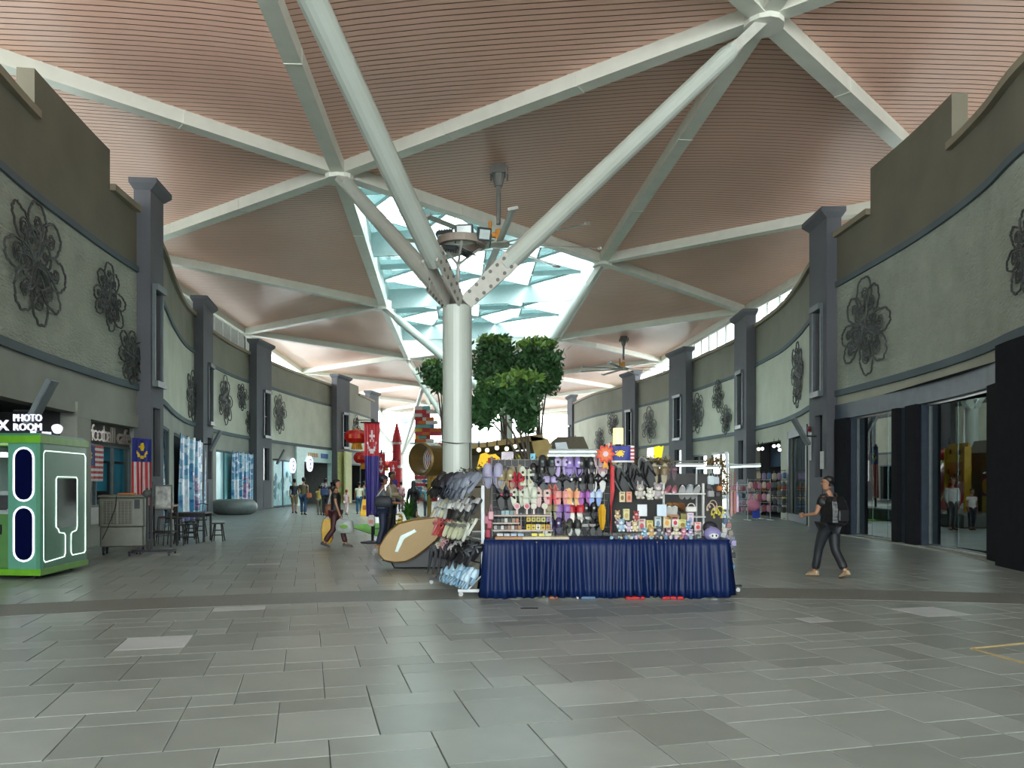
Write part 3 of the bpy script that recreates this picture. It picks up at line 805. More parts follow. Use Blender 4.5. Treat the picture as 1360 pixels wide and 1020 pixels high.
# ---------------------------------------------------------------- steel tree columns
M_col = mat('column_sage_paint', (0.40, 0.44, 0.40), 0.35, var=0.04, scale=1)
M_colcap = mat('gusset_plate', (0.42, 0.42, 0.38), 0.45, var=0.1)
def tree_column(x, y, r, top, targets, label, detail=False, br=0.19, rust=None):
    t = thing('tree_column', label, 'column', (x, y, 0), group=None)
    b = MB(); b.lathe([(r, 0), (r, top)], 32); b.build('shaft', M_col, t, smooth=False)
    b = MB(); b.lathe([(r*1.25, 0), (r*1.25, 0.05), (r*1.02, 0.08)], 24); b.build('base_collar', M_colcap, t)
    for g in targets:
        d_ = Vector(g)-Vector((x, y, top)); L = d_.length; u = d_.normalized()
        hd = Vector((d_.x, d_.y, 0)).normalized()
        a = Vector((0, 0, top+0.05))+hd*r*0.45; e = Vector(g)-Vector((x, y, 0))-Vector((0, 0, 0.3))
        u = (e-a).normalized(); L = (e-a).length
        b = MB(); s = 1.35 if detail else 0.6
        b.tube([a+u*s*0.8, a+u*(s), a+u*(L-1.2), a+u*(L-0.8)], [br*0.92, br, br, br*0.6], 16)
        o = b.build('branch', M_col, t)
        # gusset plates with bolt holes at both ends
        sd = u.cross(Vector((0, 0, 1))).normalized(); nn_ = u.cross(sd).normalized()
        b = MB()
        for off in (-1, 1):
            c = [a-nn_*br*.72+u*0.02, a+nn_*br*.72+u*0.02, a+nn_*br+u*s*.95, a-nn_*br+u*s*.95]
            b.loft([[p+sd*off*0.11 for p in c], [p+sd*off*0.15 for p in c]])
        for q in (e-u*1.1, ):
            c = [q-sd*br*.8, q+sd*br*.8, q+sd*br*.8+u*1.1, q-sd*br*.8+u*1.1]
            b.loft([[p-nn_*.1 for p in c], [p+nn_*.1 for p in c]])
        g_ = b.build('gusset_plate', M_colcap, o)
        if detail:
            b = MB()
            for row in (-0.55, 0.55):
                for k in range(6):
                    c = a+u*(0.22+k*0.19)+nn_*br*row
                    for off in (-1, 1):
                        b.lathe([(0.035, 0), (0.035, 0.02)], 8, rot_frame(nn_, u, sd*off, c+sd*off*0.15))
            b.build('bolts', mat('bolt_dark', (0.12, 0.12, 0.11), 0.5), o, kind='stuff')
    return t
c1 = tree_column(-1.05, 15.3, 0.28, 4.93, [Nn[0], Mn[0], Nn[1], (3.6, 24.5, 9.0)][:3], 'thick sage-grey steel tree column in the foreground with V branches and bolted plates', True)
tree_column(-0.25, 36, 0.28, 4.9, [Nn[2], Mn[1], Nn[1]+(Nn[2]-Nn[1])*1.0][:2], 'sage steel tree column half hidden behind the hanging foliage')
tree_column(-4.0, 57, 0.28, 4.9, [Nn[3], Mn[2]], 'tree column directly behind the foreground column, only its raking branch in sight')
tree_column(-11.8, 85, 0.30, 4.6, [Nn[4], Nn[5], Ln[4], Ln[5]], 'slim pale Y-shaped tree column far away at the open left end')
tree_column(4.2, 86, 0.30, 4.6, [Mn[4], Rn[4], Mn[5]], 'far tree column behind the right hand end wall')
# floodlight ring on the foreground column
rg = MB(); n = 28
cx, cy, cz = at(613, 322, 15.3)-Vector((-1.05, 15.3, 0))
for k in range(n):
    a, c = 2*PI*k/n, 2*PI*(k+1)/n
    rg.loft([[(cx+math.cos(q)*rr, cy+math.sin(q)*rr, z) for rr, z in ((.36, cz-.08), (.46, cz-.08), (.46, cz+.06), (.36, cz+.06))] for q in (a, c)], cap=False)
ring = rg.build('light_ring', mat('ring_primer', (0.22, 0.185, 0.155), 0.5), c1)
b = MB()
st = Vector((0, 0, 5.1)); y2 = Vector((0.02, 0, 5.75)); b.tube([st, y2], 0.035, 8)
for q in (R(160), R(20), R(275)): b.tube([y2, (cx+math.cos(q)*.4, cy+math.sin(q)*.4, cz-.06)], 0.025, 6)
b.build('ring_bracket', mat('galvanised_bracket', (0.42, 0.42, 0.4), 0.4, 0.3), c1)
def flood(px, py, w_, h_, yaw, tilt, z=15.2):
    p = at(px, py, z)-Vector((-1.05, 15.3, 0))
    Mx = Matrix.Translation(p) @ Matrix.Rotation(R(yaw), 4, 'Z') @ Matrix.Rotation(R(tilt), 4, 'X')
    b = MB(); b.cbox(-w_/2, w_/2, -0.03, 0.06, -h_/2, h_/2, 0.015, Mx)
    for k in range(6): b.box(-w_/2+.03+k*w_/6, -w_/2+.045+k*w_/6, 0.06, 0.11, -h_/2+.03, h_/2-.03, Mx)
    b.box(-w_/2-.015, -w_/2-.0, -0.01, 0.02, -h_/2-.12, 0.02, Mx); b.box(w_/2, w_/2+.015, -0.01, 0.02, -h_/2-.12, 0.02, Mx)
    o = b.build('floodlight', mat('floodlight_case', (0.03, 0.04, 0.045), 0.45), ring)
    b.__init__(); b.box(-w_/2+.035, w_/2-.035, -0.036, -0.028, -h_/2+.035, h_/2-.035, Mx)
    b.build('floodlight_lens', mat('floodlight_lens', (0.45, 0.52, 0.52), 0.15), ring)
flood(616.5, 306, .34, .23, -6, 8); flood(643, 311, .27, .24, 20, 22, 15.0); flood(590, 310, .33, .09, -20, 60); flood(597, 327, .3, .1, 20, -60); flood(618, 333, .3, .1, 60, -65)
# ceiling fans
def fan(x, y, zc, zh, r, label, a0):
    t = thing('ceiling_fan', label, 'ceiling fan', (x, y, 0), group=None)
    mg = mat('fan_pole_grey', (0.12, 0.12, 0.11), 0.5); mo = mat('motor_orange', (0.55, 0.22, 0.02), 0.5)
    b = MB(); b.tube([(0, 0, zh+.6), (0, 0, zc)], 0.07, 10); b.build('down_rod', mg, t)
    for q in range(4):
        a = PI/4+q*PI/2; sb = MB(); sb.tube([(0, 0, zc-.6), (math.cos(a)*.28, math.sin(a)*.28, zc)], .012, 5); sb.build('stay', mg, t)
    b = MB(); b.box(-.22, .22, -.22, .22, zc-.04, zc+.25); b.lathe([(.12, zc-.4), (.2, zc-.04)], 12)
    for k in range(4): b.box(-.26+.5*(k % 2), -.2+.5*(k % 2), -.26+.5*(k//2), -.2+.5*(k//2), zc-.12, zc+.1)
    b.build('ceiling_mount', mg, t)
    b = MB(); b.cbox(-.1, .1, -.1, .1, zh+.12, zh+.45, .03); b.cbox(-.28, .0, -.08, .08, zh+.2, zh+.36, .03); b.cbox(-.3, -.2, -.08, .08, zh+.2, zh+.7, .03); b.build('motor', mo, t)
    b = MB(); b.lathe([(.1, zh+.14), (.34, zh+.06), (.34, zh-.04), (.12, zh-.08)], 20); b.build('hub', M_colcap, t)
    for k in range(8):
        q = a0+2*PI*k/8; Mx = Matrix.Rotation(q, 4, 'Z') @ Matrix.Translation((0, 0, zh)) @ Matrix.Rotation(R(14), 4, 'X')
        b = MB(); b.loft([[(x_, -.11, 0), (x_, 0, .03), (x_, .11, 0), (x_, 0, -.01)] for x_ in (.25, r-.02)], M=Mx); b.box(r-.02, r+.02, -.14, .14, -.03, .05, Mx)
        b.build('blade', mat('fan_blade_aluminium', (0.42, 0.43, 0.40), 0.35, 0.3), t)
fan(-0.41, 24.2, 10.95, 8.8, 3.15, 'large eight-bladed ceiling fan with orange motor beside the skylight', R(8))
fan(7.3, 52.2, 10.95, 9.03, 3.0, 'distant eight-bladed ceiling fan above the right hand walls', R(20))

# ---------------------------------------------------------------- scroll-work wall ornaments
M_iron = mat('dark_wrought_iron', (0.035, 0.04, 0.038), 0.55)
def ornament_mesh(seed, wv=1.0):
    g = random.Random(seed); b = MB()
    def tubep(pts, r): b.tube([(x, -0.06-0.02*g.random(), z) for x, z in pts], r, 5)
    def petal(cx, cz, ax, rx, rz, lobes=7):
        pts = []
        for i in range(41):
            a = -2.5+5.0*i/40
            k = 1+0.10*abs(math.sin(a*lobes/2))
            x, z = rx*math.cos(a)*k, rz*math.sin(a)*k
            pts.append((cx+x*math.cos(ax)-z*math.sin(ax), cz+x*math.sin(ax)+z*math.cos(ax)))
        tubep(pts, 0.022)
        for s in (1, 0.62):
            sp = []
            for i in range(22):
                a = i/21*PI*2.6; rr = rx*0.52*s*(1-i/26)
                sp.append((cx+rr*math.cos(a+ax+PI)*0.9, cz+rr*math.sin(a+ax+PI)))
            tubep(sp, 0.016)
    n = 8
    for k in range(n):
        a = 2*PI*k/n+g.uniform(-.2, .2); rr = g.uniform(.52, .72)
        cx, cz = rr*math.cos(a)*0.9, rr*math.sin(a)
        petal(cx, cz, a, g.uniform(.24, .36), g.uniform(.18, .27), g.choice((5, 7, 9)))
        for q in range(4):     # curved stems bundled toward the centre
            pts = []
            for i in range(10):
                t = i/9; ca = a+(q-1.5)*0.22*(1-t)+0.5*math.sin(t*PI)*(1 if k % 2 else -1)*0.5
                pts.append((math.cos(ca)*rr*t*0.9+0.02*q, math.sin(ca)*rr*t))
            tubep(pts, 0.014)
    for k in range(4):
        a = 2*PI*k/4+.4; petal(.28*math.cos(a), .28*math.sin(a), a+1.2, .2, .15, 5)
    me = b.build('ornament_tmp', M_iron); m = me.data; D.objects.remove(me); m.name = 'scroll_ornament'
    return m
OM = [ornament_mesh(s) for s in (3, 11, 27)]
def ornament(path, px, z, hgt, wid, k, label, grp='scroll-work flowers on the plaza walls'):
    me = OM[k % 3].copy(); s0 = path.px(px); sg = 1 if path.side == 'left' else -1
    p0 = path.fr(s0)[0]; p0.z = z
    for v in me.vertices:       # the ironwork follows the curve of its wall
        p, t, n = path.fr(s0+sg*v.co.x*wid/2); q = p+n*(-v.co.y+0.02); v.co = (q.x-p0.x, q.y-p0.y, v.co.z*hgt/2)
    o = D.objects.new('scroll_ornament', me); C.objects.link(o); o.location = p0
    tag(o, label, 'wall ornament', grp)
ornament(l1, 42, 6.15, 2.75, 3.3, 0, 'biggest black scroll-work cloud flower at the near end of the left wall')
ornament(l1, 140, 6.3, 1.75, 2.2, 1, 'small scroll-work flower, upper one beside the first left pilaster')
ornament(l1, 171, 5.0, 1.6, 1.9, 2, 'small scroll-work flower, low in the panel corner beside the first left pilaster')
ornament(l2, 253, 5.5, 2.5, 3.0, 0, 'tall narrow scroll-work flower alone on the second left panel')
ornament(l3, 297, 6.0, 2.7, 2.9, 1, 'largest scroll-work flower on the third left panel')
ornament(l3, 320, 6.5, 1.7, 1.9, 2, 'small scroll-work flower at the top of the third left panel')
ornament(l3, 331, 5.2, 1.7, 1.8, 0, 'small scroll-work flower low on the third left panel')
ornament(l4, 370, 6.1, 2.8, 2.6, 2, 'scroll-work flower above the teal glass of the fourth left bay')
ornament(l5, 472, 6.2, 2.4, 2.6, 1, 'far scroll-work flower behind the red lantern')
ornament(r1, 1151, 6.0, 2.85, 3.3, 1, 'large scroll-work flower above the storefront with the man walking by')
ornament(r1, 1368, 5.75, 1.7, 1.6, 0, 'scroll-work piece cut by the right edge of the picture')
ornament(r2, 1062, 5.8, 2.8, 3.0, 2, 'tall narrow scroll-work flower left of the first right pilaster')
ornament(r3, 927, 5.9, 2.7, 2.9, 0, 'largest scroll-work flower on the third right panel')
ornament(r3, 955, 6.5, 1.9, 2.1, 1, 'small scroll-work flower, upper, on the third right panel')
ornament(r3, 966, 5.1, 1.8, 1.9, 2, 'small scroll-work flower, lower, on the third right panel')
ornament(r4, 863, 5.8, 2.7, 3.0, 1, 'scroll-work flower alone on the fourth right panel')
ornament(r5, 815, 6.4, 2.1, 2.4, 2, 'far right scroll-work flower, upper, nearest the last pilaster')
ornament(r5, 797, 5.2, 2.3, 2.4, 0, 'far right scroll-work flower, lower one of the end panel')
ornament(r5, 765, 5.2, 1.8, 2.6, 1, 'dim scroll-work flower at the open far end of the right wall')

# spot lamps on arms
def arm_lamp(p, side, label, tilt=28):
    t = thing('arm_floodlight', label, 'floodlight', p)
    s = 1 if side == 'left' else -1
    b = MB(); b.tube([(0, 0, 0), (.45*s, 0, 0)], .025, 8); b.build('arm', M_black, t)
    Mx = Matrix.Translation((.5*s, 0, .15)) @ Matrix.Rotation(R(tilt*s), 4, 'Y')
    b = MB(); b.cbox(-.05, .05, -.15, .15, -.5, .5, .02, Mx); b.build('lamp_head', M_frame, t)
arm_lamp((-13.35, 34.6, 3.25), 'left', 'tilted flat floodlight on an arm above the wrinkled blue banner')
arm_lamp((-14.4, 48, 3.0), 'left', 'tilted flat floodlight on the third left pilaster')
arm_lamp((9.65, 25.3, 3.05), 'right', 'tilted flat floodlight on the first right pilaster', 30)
arm_lamp((-9.3, 14.9, 2.9), 'left', 'flat floodlight tilted over the photo room shop')
# notices on the first right pilaster
b = MB(); b.box(-.0, .02, -.14, .14, 0, .55); tag(b.build('notice_plate', pal(205, 208, 205), loc=(9.66, 24.9, 2.0)), 'white notice plate low on the first right pilaster', 'notice')
b = MB(); b.box(-.0, .02, -.1, .1, 0, .9); tag(b.build('notice_strip', pal(190, 195, 195), loc=(9.68, 25.95, 2.3)), 'tall narrow white notice strip under the red alarm bell', 'notice')
b = MB(); b.lathe([(.09, 0), (.09, .06), (.03, .09)], 14, Matrix.Rotation(-PI/2, 4, 'Y')); tag(b.build('alarm_bell', pal(120, 20, 25), loc=(9.69, 25.95, 3.32)), 'small red alarm bell on the first right pilaster', 'alarm')
# ---------------------------------------------------------------- people
def skinned(name, joints, edges, radii, m, parent=None, sub=2, extra=None, label=None):
    """grow one continuous surface round a skeleton"""
    names = list(joints); idx = {n: i for i, n in enumerate(names)}
    me = D.meshes.new('tmp'); me.from_pydata([joints[n] for n in names], [(idx[a], idx[c]) for a, c in edges], [])
    o = D.objects.new('tmp', me); C.objects.link(o)
    md = o.modifiers.new('k', 'SKIN'); md.use_smooth_shade = True; md.branch_smoothing = 0.6
    sv = me.skin_vertices[0].data
    for n in names:
        r = radii[n]; sv[idx[n]].radius = r if isinstance(r, tuple) else (r, r); sv[idx[n]].use_root = False
    sv[0].use_root = True
    sm = o.modifiers.new('s', 'SUBSURF'); sm.levels = sub; sm.render_levels = sub
    bpy.context.view_layer.update()
    m2 = D.meshes.new_from_object(o.evaluated_get(bpy.context.evaluated_depsgraph_get()))
    D.objects.remove(o); D.meshes.remove(me)
    mb = MB(); mb.v = [tuple(v.co) for v in m2.vertices]; mb.f = [tuple(p.vertices) for p in m2.polygons]; mb.m = [0]*len(mb.f)
    D.meshes.remove(m2)
    if extra: extra(mb)
    return mb.build(name, m, parent, smooth=True, label=label)
SKIN = [pal(176, 128, 100, 0.5), pal(150, 104, 80, 0.5), pal(198, 152, 124, 0.5)]
HAIR = pal(24, 20, 20, 0.5)
def person(px, py_feet, py_top, face, label, top, trousers, hair='short', sleeve='short', shorts=False, skirt=False, stride=0.25, arms=((8, 15), (-8, 15)),
           skin=0, shoe=None, cap=None, lean=0, look=0, group=None, z=None, xy=None, H=None, child=False, longdress=False, lift=(0, 0)):
    """face: heading in degrees, 0 = walking away from the camera (+Y), 90 = to the left; limb angles in degrees"""
    if xy is None:
        g = ground(px, py_feet); d = gz(py_feet); H = (py_feet-py_top)*d/F
    else: g = Vector((*xy, 0))
    k = H/1.75
    J = {}; Rr = {}
    def setj(n, p, r): J[n] = Vector(p)*k; Rr[n] = tuple(x*k for x in r) if isinstance(r, tuple) else r*k
    ln = math.tan(R(lean))
    setj('pelvis', (0, 0, .95), (.125, .095))
    setj('waist', (0, ln*.12, 1.10), (.115, .085)); setj('chest', (0, ln*.3, 1.31), (.135, .10)); setj('neck', (0, ln*.45+.0, 1.46), .052); setj('headb', (0, ln*.5+.02, 1.55), .05)
    E = [('pelvis', 'waist'), ('waist', 'chest'), ('chest', 'neck'), ('neck', 'headb')]
    for s, nm, st, ar in ((-1, 'l', stride, arms[0]), (1, 'r', -stride, arms[1])):
        a = st*1.0; kb = 0.12+(-st*1.3 if st < 0 else 0)*1.0
        if stride == 0: a, kb = 0.0, 0.02
        hip = Vector((s*.088, 0, .90)); th = .42; sh = .42
        knee = hip+Vector((s*.012, math.sin(a+kb*.4)*th, -math.cos(a+kb*.4)*th))
        ank = knee+Vector((0, math.sin(a-kb*.6)*sh, -math.cos(a-kb*.6)*sh))
        q = a-kb*.6
        toe = ank+Vector((s*.02, .15*math.cos(max(-q-.1, 0)*.9), -.045-.12*math.sin(max(-q-.1, 0)*.9)))
        setj('hip'+nm, hip, .092); setj('mth'+nm, hip.lerp(knee, .5), .078); setj('kn'+nm, knee, .056); setj('calf'+nm, knee.lerp(ank, .4)+Vector((0, -.01, 0)), .054); setj('an'+nm, ank, .036); setj('toe'+nm, toe, (.04, .025))
        E += [('pelvis', 'hip'+nm), ('hip'+nm, 'mth'+nm), ('mth'+nm, 'kn'+nm), ('kn'+nm, 'calf'+nm), ('calf'+nm, 'an'+nm), ('an'+nm, 'toe'+nm)]
        u, f = R(ar[0]), R(ar[1])
        shd = Vector((s*.175, ln*.4, 1.40)); el = shd+Vector((s*.045, math.sin(u)*.28, -math.cos(u)*.28)); wr = el+Vector((s*.01, math.sin(u+f)*.25, -math.cos(u+f)*.25))
        setj('sh'+nm, shd, .058); setj('el'+nm, el, .038); setj('wr'+nm, wr, .026); 
        hand = wr+(wr-el).normalized()*.07; setj('ha'+nm, hand, (.036, .018))
        E += [('chest', 'sh'+nm), ('sh'+nm, 'el'+nm), ('el'+nm, 'wr'+nm), ('wr'+nm, 'ha'+nm)]
    low = min(J['toel'].z-.022*k, J['toer'].z-.022*k, J['anl'].z-.055*k, J['anr'].z-.055*k)
    for n in J: J[n] = J[n]-Vector((0, 0, low))
    hc = J['headb']+Vector((0, .012, .105))*k
    Lk = Matrix.Translation(hc) @ Matrix.Rotation(R(look), 4, 'Z')
    def extra(mb):
        rings = []
        for (z, rx, ry, oy) in ((-.118, .03, .035, .03), (-.10, .045, .055, .025), (-.06, .062, .078, .012), (0, .074, .094, 0), (.05, .076, .096, -.004), (.09, .062, .08, -.006), (.115, .03, .04, -.006)):
            rings.append([Lk @ (Vector((rx*math.cos(2*PI*i/12), oy+ry*math.sin(2*PI*i/12), z))*k) for i in range(12)])
        mb.loft(rings)
        mb.loft([[Lk @ (Vector(p)*k) for p in ((-.012, .085, .02), (.012, .085, .02), (.005, .092, .03))], [Lk @ (Vector(p)*k) for p in ((-.017, .088, -.028), (.017, .088, -.028), (0, .118, -.022))]])
        for s in (-1, 1): mb.ball(Lk @ (Vector((s*.077, -.005, -.005))*k), .012*k, .022*k, .032*k, 8)
        for s, nm in ((-1, 'l'), (1, 'r')):
            h = J['ha'+nm]; d_ = (h-J['wr'+nm]).normalized(); ac = Vector((0, 1, 0)) if abs(d_.y) < .8 else Vector((0, 0, 1))
            ac = (ac-d_*ac.dot(d_)).normalized(); inn_ = d_.cross(ac)*(1 if s > 0 else -1)
            for q, ll in enumerate((.070, .080, .076, .060)):
                b0 = h+ac*((1.5-q)*.019*k)+d_*.015*k
                mb.tube([b0, b0+d_*ll*.55*k, b0+d_*ll*.9*k+inn_*.018*k], [.0095*k, .0085*k, .006*k], 5)
            b0 = h+ac*.03*k-d_*.02*k; mb.tube([b0, b0+ac*.022*k+d_*.03*k, b0+ac*.026*k+d_*.058*k], [.011*k, .01*k, .007*k], 5)
    body = skinned('person', J, E, Rr, SKIN[skin], None, 1, extra)
    body.location = g; body.rotation_euler = (0, 0, R(face)); tag(body, label, 'person', group)
    def sub(keys, grow, add=0.0):
        JJ = {n: J[n] for n in keys}; RR = {n: tuple(x*grow+add*k for x in (Rr[n] if isinstance(Rr[n], tuple) else (Rr[n],)*2)) for n in keys}
        return JJ, RR
    # shirt
    K = ['pelvis', 'waist', 'chest', 'shl', 'shr', 'esl', 'esr']
    for nm in 'lr':
        t = .62 if sleeve == 'short' else 1.0
        J['es'+nm] = J['sh'+nm].lerp(J['el'+nm], t); Rr['es'+nm] = .05*k
    J['coll'] = J['chest'].lerp(J['neck'], .72); Rr['coll'] = .075*k
    J['hem'] = J['pelvis']+Vector((0, 0, -.03))*k; Rr['hem'] = (.128*k, .098*k)
    K = ['waist', 'hem', 'chest', 'coll', 'shl', 'shr', 'esl', 'esr']
    EE = [('waist', 'hem'), ('waist', 'chest'), ('chest', 'coll'), ('chest', 'shl'), ('chest', 'shr'), ('shl', 'esl'), ('shr', 'esr')]
    if sleeve == 'long': K += ['wrl', 'wrr']; EE += [('esl', 'wrl'), ('esr', 'wrr')]
    a, r_ = sub(K, 1.2, .018)
    for nm in 'lr': r_['sh'+nm] = tuple(q*1.25 for q in r_['sh'+nm])
    def torso_(mb):
        P_ = [(J['pelvis']+Vector((0, 0, -.09))*k, .182, .15), (J['pelvis']+Vector((0, 0, .04))*k, .17, .125), (J['waist'], .148, .118), (J['chest'], .172, .13), (J['chest']+Vector((0, 0, .08))*k, .15, .11), (J['coll'], .07, .065)]
        mb.loft([[c+Vector((rx*math.cos(q*PI/8), ry*math.sin(q*PI/8), 0))*k for q in range(16)] for c, rx, ry in P_])
    skinned('shirt', a, EE, r_, top, body, 1, torso_)
    if skirt or longdress:
        b = MB(); zs = (1.0, .7, .35, .10)
        prof = ((.13, .10), (.17, .15), (.19, .19), (.21, .22))
        b.loft([[Vector((rx*math.cos(q*PI/8)*(1+.04*math.cos(q*2+i)), ry*math.sin(q*PI/8), z_))*k for q in range(16)] for i, (z_, (rx, ry)) in enumerate(zip(zs, prof))])
        b.build('skirt', trousers, body, smooth=True)
    else:
        K = ['pelvis', 'hipl', 'hipr', 'mthl', 'mthr', 'knl', 'knr']
        EE = [('pelvis', 'hipl'), ('pelvis', 'hipr'), ('hipl', 'mthl'), ('hipr', 'mthr'), ('mthl', 'knl'), ('mthr', 'knr')]
        if not shorts:
            for nm in 'lr': J['cu'+nm] = J['calf'+nm].lerp(J['an'+nm], .85); Rr['cu'+nm] = .055*k
            K += ['calfl', 'calfr', 'cul', 'cur']; EE += [('knl', 'calfl'), ('knr', 'calfr'), ('calfl', 'cul'), ('calfr', 'cur')]
        a, r_ = sub(K, 1.15, .014)
        def seat_(mb):
            c = J['pelvis']
            mb.loft([[c+Vector((rx*math.cos(q*PI/8), ry*math.sin(q*PI/8)-.008, z_-.02))*k for q in range(16)] for z_, rx, ry in ((-.15, .09, .075), (-.10, .155, .12), (-.03, .165, .128), (.05, .148, .115), (.10, .135, .105))])
        skinned('trousers', a, EE, r_, trousers, body, 1, seat_)
    shoe = shoe or pal(40, 38, 38)
    for nm in 'lr':
        an, to = J['an'+nm], J['toe'+nm]; d_ = (to-an); d_.z = d_.z*.6+.015*k; d_.normalize(); sd = d_.cross(Vector((0, 0, 1))).normalized(); up = sd.cross(d_).normalized()
        b = MB(); rings = []
        for t, w_, h_ in ((-.075, .028, .07), (-.05, .038, .085), (.03, .040, .075), (.10, .046, .05), (.16, .040, .035), (.185, .02, .02)):
            c = an+d_*t*k-up*.058*k
            rings.append([c-sd*w_*k, c-sd*w_*k*.9+up*h_*k*.7, c-sd*w_*.5*k+up*h_*k, c+sd*w_*.5*k+up*h_*k, c+sd*w_*k*.9+up*h_*k*.7, c+sd*w_*k])
        b.loft(rings); b.build('shoe', shoe, body)
    # hair / head covering
    b = MB(); rings = []
    for z_, r1_ in ((-.05, .0), (-.02, .55), (.03, 1.0), (.075, .98), (.105, .75), (.13, .3)):
        if r1_ == 0: continue
        rings.append([Lk @ (Vector((.085*r1_*math.cos(2*PI*i/14), -.012+.106*r1_*math.sin(2*PI*i/14)*(1 if math.sin(2*PI*i/14) < 0 else (.93 if z_ > .05 else .45)), z_+(0.012 if z_ < .05 and math.sin(2*PI*i/14) > 0 else 0)))*k) for i in range(14)])
    b.loft(rings)
    # nape
    b.loft([[Lk @ (Vector((.078*math.cos(q), -.012+.1*math.sin(q), z_))*k) for q in [PI+PI*i/8 for i in range(9)]+[2*PI-PI*i/8 for i in range(9)]] for z_ in (-.055, .04)])
    if hair == 'bun': b.ball(Lk @ (Vector((0, -.12, .04))*k), .05*k, .05*k, .05*k, 10)
    if hair == 'pony': b.tube([Lk @ (Vector(p)*k) for p in ((0, -.09, .05), (0, -.15, .02), (0, -.15, -.1), (0, -.12, -.2))], [.03*k, .04*k, .045*k, .015*k], 8)
    if hair == 'long': b.loft([[Lk @ (Vector((.08*sc*math.cos(q), -.03+.09*math.sin(q), z_))*k) for q in [PI*.9+PI*1.2*i/8 for i in range(9)]] for z_, sc in ((.05, 1), (-.08, 1.1), (-.2, .9))], cap=True)
    if hair == 'scarf':
        pass
    hm = HAIR
    b.build('hair', hm, body, smooth=True)
    if cap is not None:
        b = MB(); b.loft([[Lk @ (Vector((.09*r_*math.cos(2*PI*i/14), -.008+.112*r_*math.sin(2*PI*i/14), z_))*k) for i in range(14)] for z_, r_ in ((.025, 1), (.07, .98), (.11, .78), (.138, .3))])
        b.prism([(-.07*k, .03*k), (.07*k, .03*k), (.07*k, .042*k), (-.07*k, .042*k)], .07*k, .175*k, Lk)
        b.build('cap', cap, body, smooth=False)
    return body, J, k, Lk
def eyes(body, Lk, k):
    b = MB()
    for s in (-1, 1): b.ball(Lk @ (Vector((s*.03, .087, .02))*k), .012*k, .006*k, .007*k, 6)
    b.build('eyes', pal(30, 22, 20), body)
    b = MB(); b.ball(Lk @ (Vector((0, .084, -.058))*k), .024*k, .008*k, .007*k, 8); b.build('mouth', pal(140, 70, 66), body)

# --- man with backpack, right
bd, J, k, Lk = person(1101, 767, 633, 22, 'man in black T-shirt and dark trousers with backpack walking past the right storefront', pal(22, 23, 26), pal(36, 38, 44), stride=0.30, arms=((12, 70), (4, 75)), look=48, shoe=pal(176, 150, 118), skin=0)
eyes(bd, Lk, k)
b = MB(); c = J['chest']+Vector((0, -.17, -.09))*k
b.loft([[c+Vector((x*w_, y*d_+(-.02 if z_ < 0 else 0), z_))*k for x, y in ((-1, 1), (-1, -.6), (-.6, -1), (.6, -1), (1, -.6), (1, 1))] for z_, w_, d_ in ((-.27, .13, .08), (-.24, .17, .12), (-.05, .175, .13), (.12, .16, .11), (.20, .10, .07))])
bp = b.build('backpack', pal(26, 27, 30, 0.4, bump=.3), bd)
b = MB(); b.cbox(c.x-.11*k, c.x+.11*k, c.y-.19*k, c.y-.12*k, c.z-.22*k, c.z-.02*k, .02*k); b.build('front_pocket', pal(34, 35, 39), bp)
b = MB()
for s in (-1, 1): b.tube([c+Vector((s*.09, .06, .15))*k, c+Vector((s*.11, .12, .25))*k, c+Vector((s*.12, .24, .22))*k, c+Vector((s*.14, .29, .02))*k, c+Vector((s*.14, .2, -.15))*k], .018*k, 6)
b.build('shoulder_strap', pal(30, 31, 34), bp)
b = MB()
for s in (-1, 1):
    b.tube([Lk @ (Vector((s*.032+.024*math.cos(a), .094, .018+.018*math.sin(a)))*k) for a in [2*PI*i/10 for i in range(11)]], .0025*k, 4); b.tube([Lk @ (Vector((s*.056, .09, .02))*k), Lk @ (Vector((s*.078, 0, .02))*k)], .0025*k, 4)
b.build('glasses', M_black, bd)

# --- woman with bags, left
bd, J, k, Lk = person(446, 727, 637, -90, 'woman in black top and maroon trousers carrying bags, walking right', pal(24, 24, 28), pal(74, 36, 40), hair='pony', stride=0.30, arms=((-14, 5), (12, 8)), skin=0, shoe=pal(60, 55, 52))
eyes(bd, Lk, k)
wloc = bd.location.copy()
def bag_mesh(w_, d_, h_, c=.03):
    b = MB(); b.loft([[(x*w_/2*s, y*d_/2*s, z_) for x, y in ((-1, -.5), (-.8, -1), (.8, -1), (1, -.5), (1, .5), (.8, 1), (-.8, 1), (-1, .5))] for z_, s in ((0, .7), (h_*.12, .95), (h_*.5, 1.03), (h_*.85, .9), (h_, .62))]); return b
t = thing('carrier_bag', 'bulging white and green plastic carrier bag held by the woman in maroon trousers', 'bag', at(458, 703, 19.1)-Vector((0, 0, .32)))
t.location = at(458, 708, 19.0)
b = bag_mesh(.42, .2, .34); b.build('bag_body', pal(176, 186, 182, 0.3, bump=.4), t, smooth=True)
b = MB(); b.tube([(-.09, 0, .35), (-.05, 0, .46), (.04, 0, .46), (.09, 0, .35)], .008, 5); b.build('handle', pal(150, 165, 160), t)
b = MB(); b.ball((0, -.118, .16), .10, .01, .05, 8); b.build('green_print', pal(120, 170, 60), t)
t = thing('tote_bag', 'tall yellow bag hanging behind the woman in maroon trousers', 'bag', at(434.5, 721, 19.35))
b = bag_mesh(.26, .16, .58); b.build('bag_body', pal(205, 160, 20, 0.4), t, smooth=False)
b = MB(); b.tube([(-.06, 0, .57), (0.02, 0, .74), (.08, 0, .57)], .01, 5); b.build('handle', pal(150, 30, 40), t)
b = MB(); b.box(.13, .14, -.05, .05, .1, .5); b.build('red_side_stripe', pal(150, 30, 40), t)
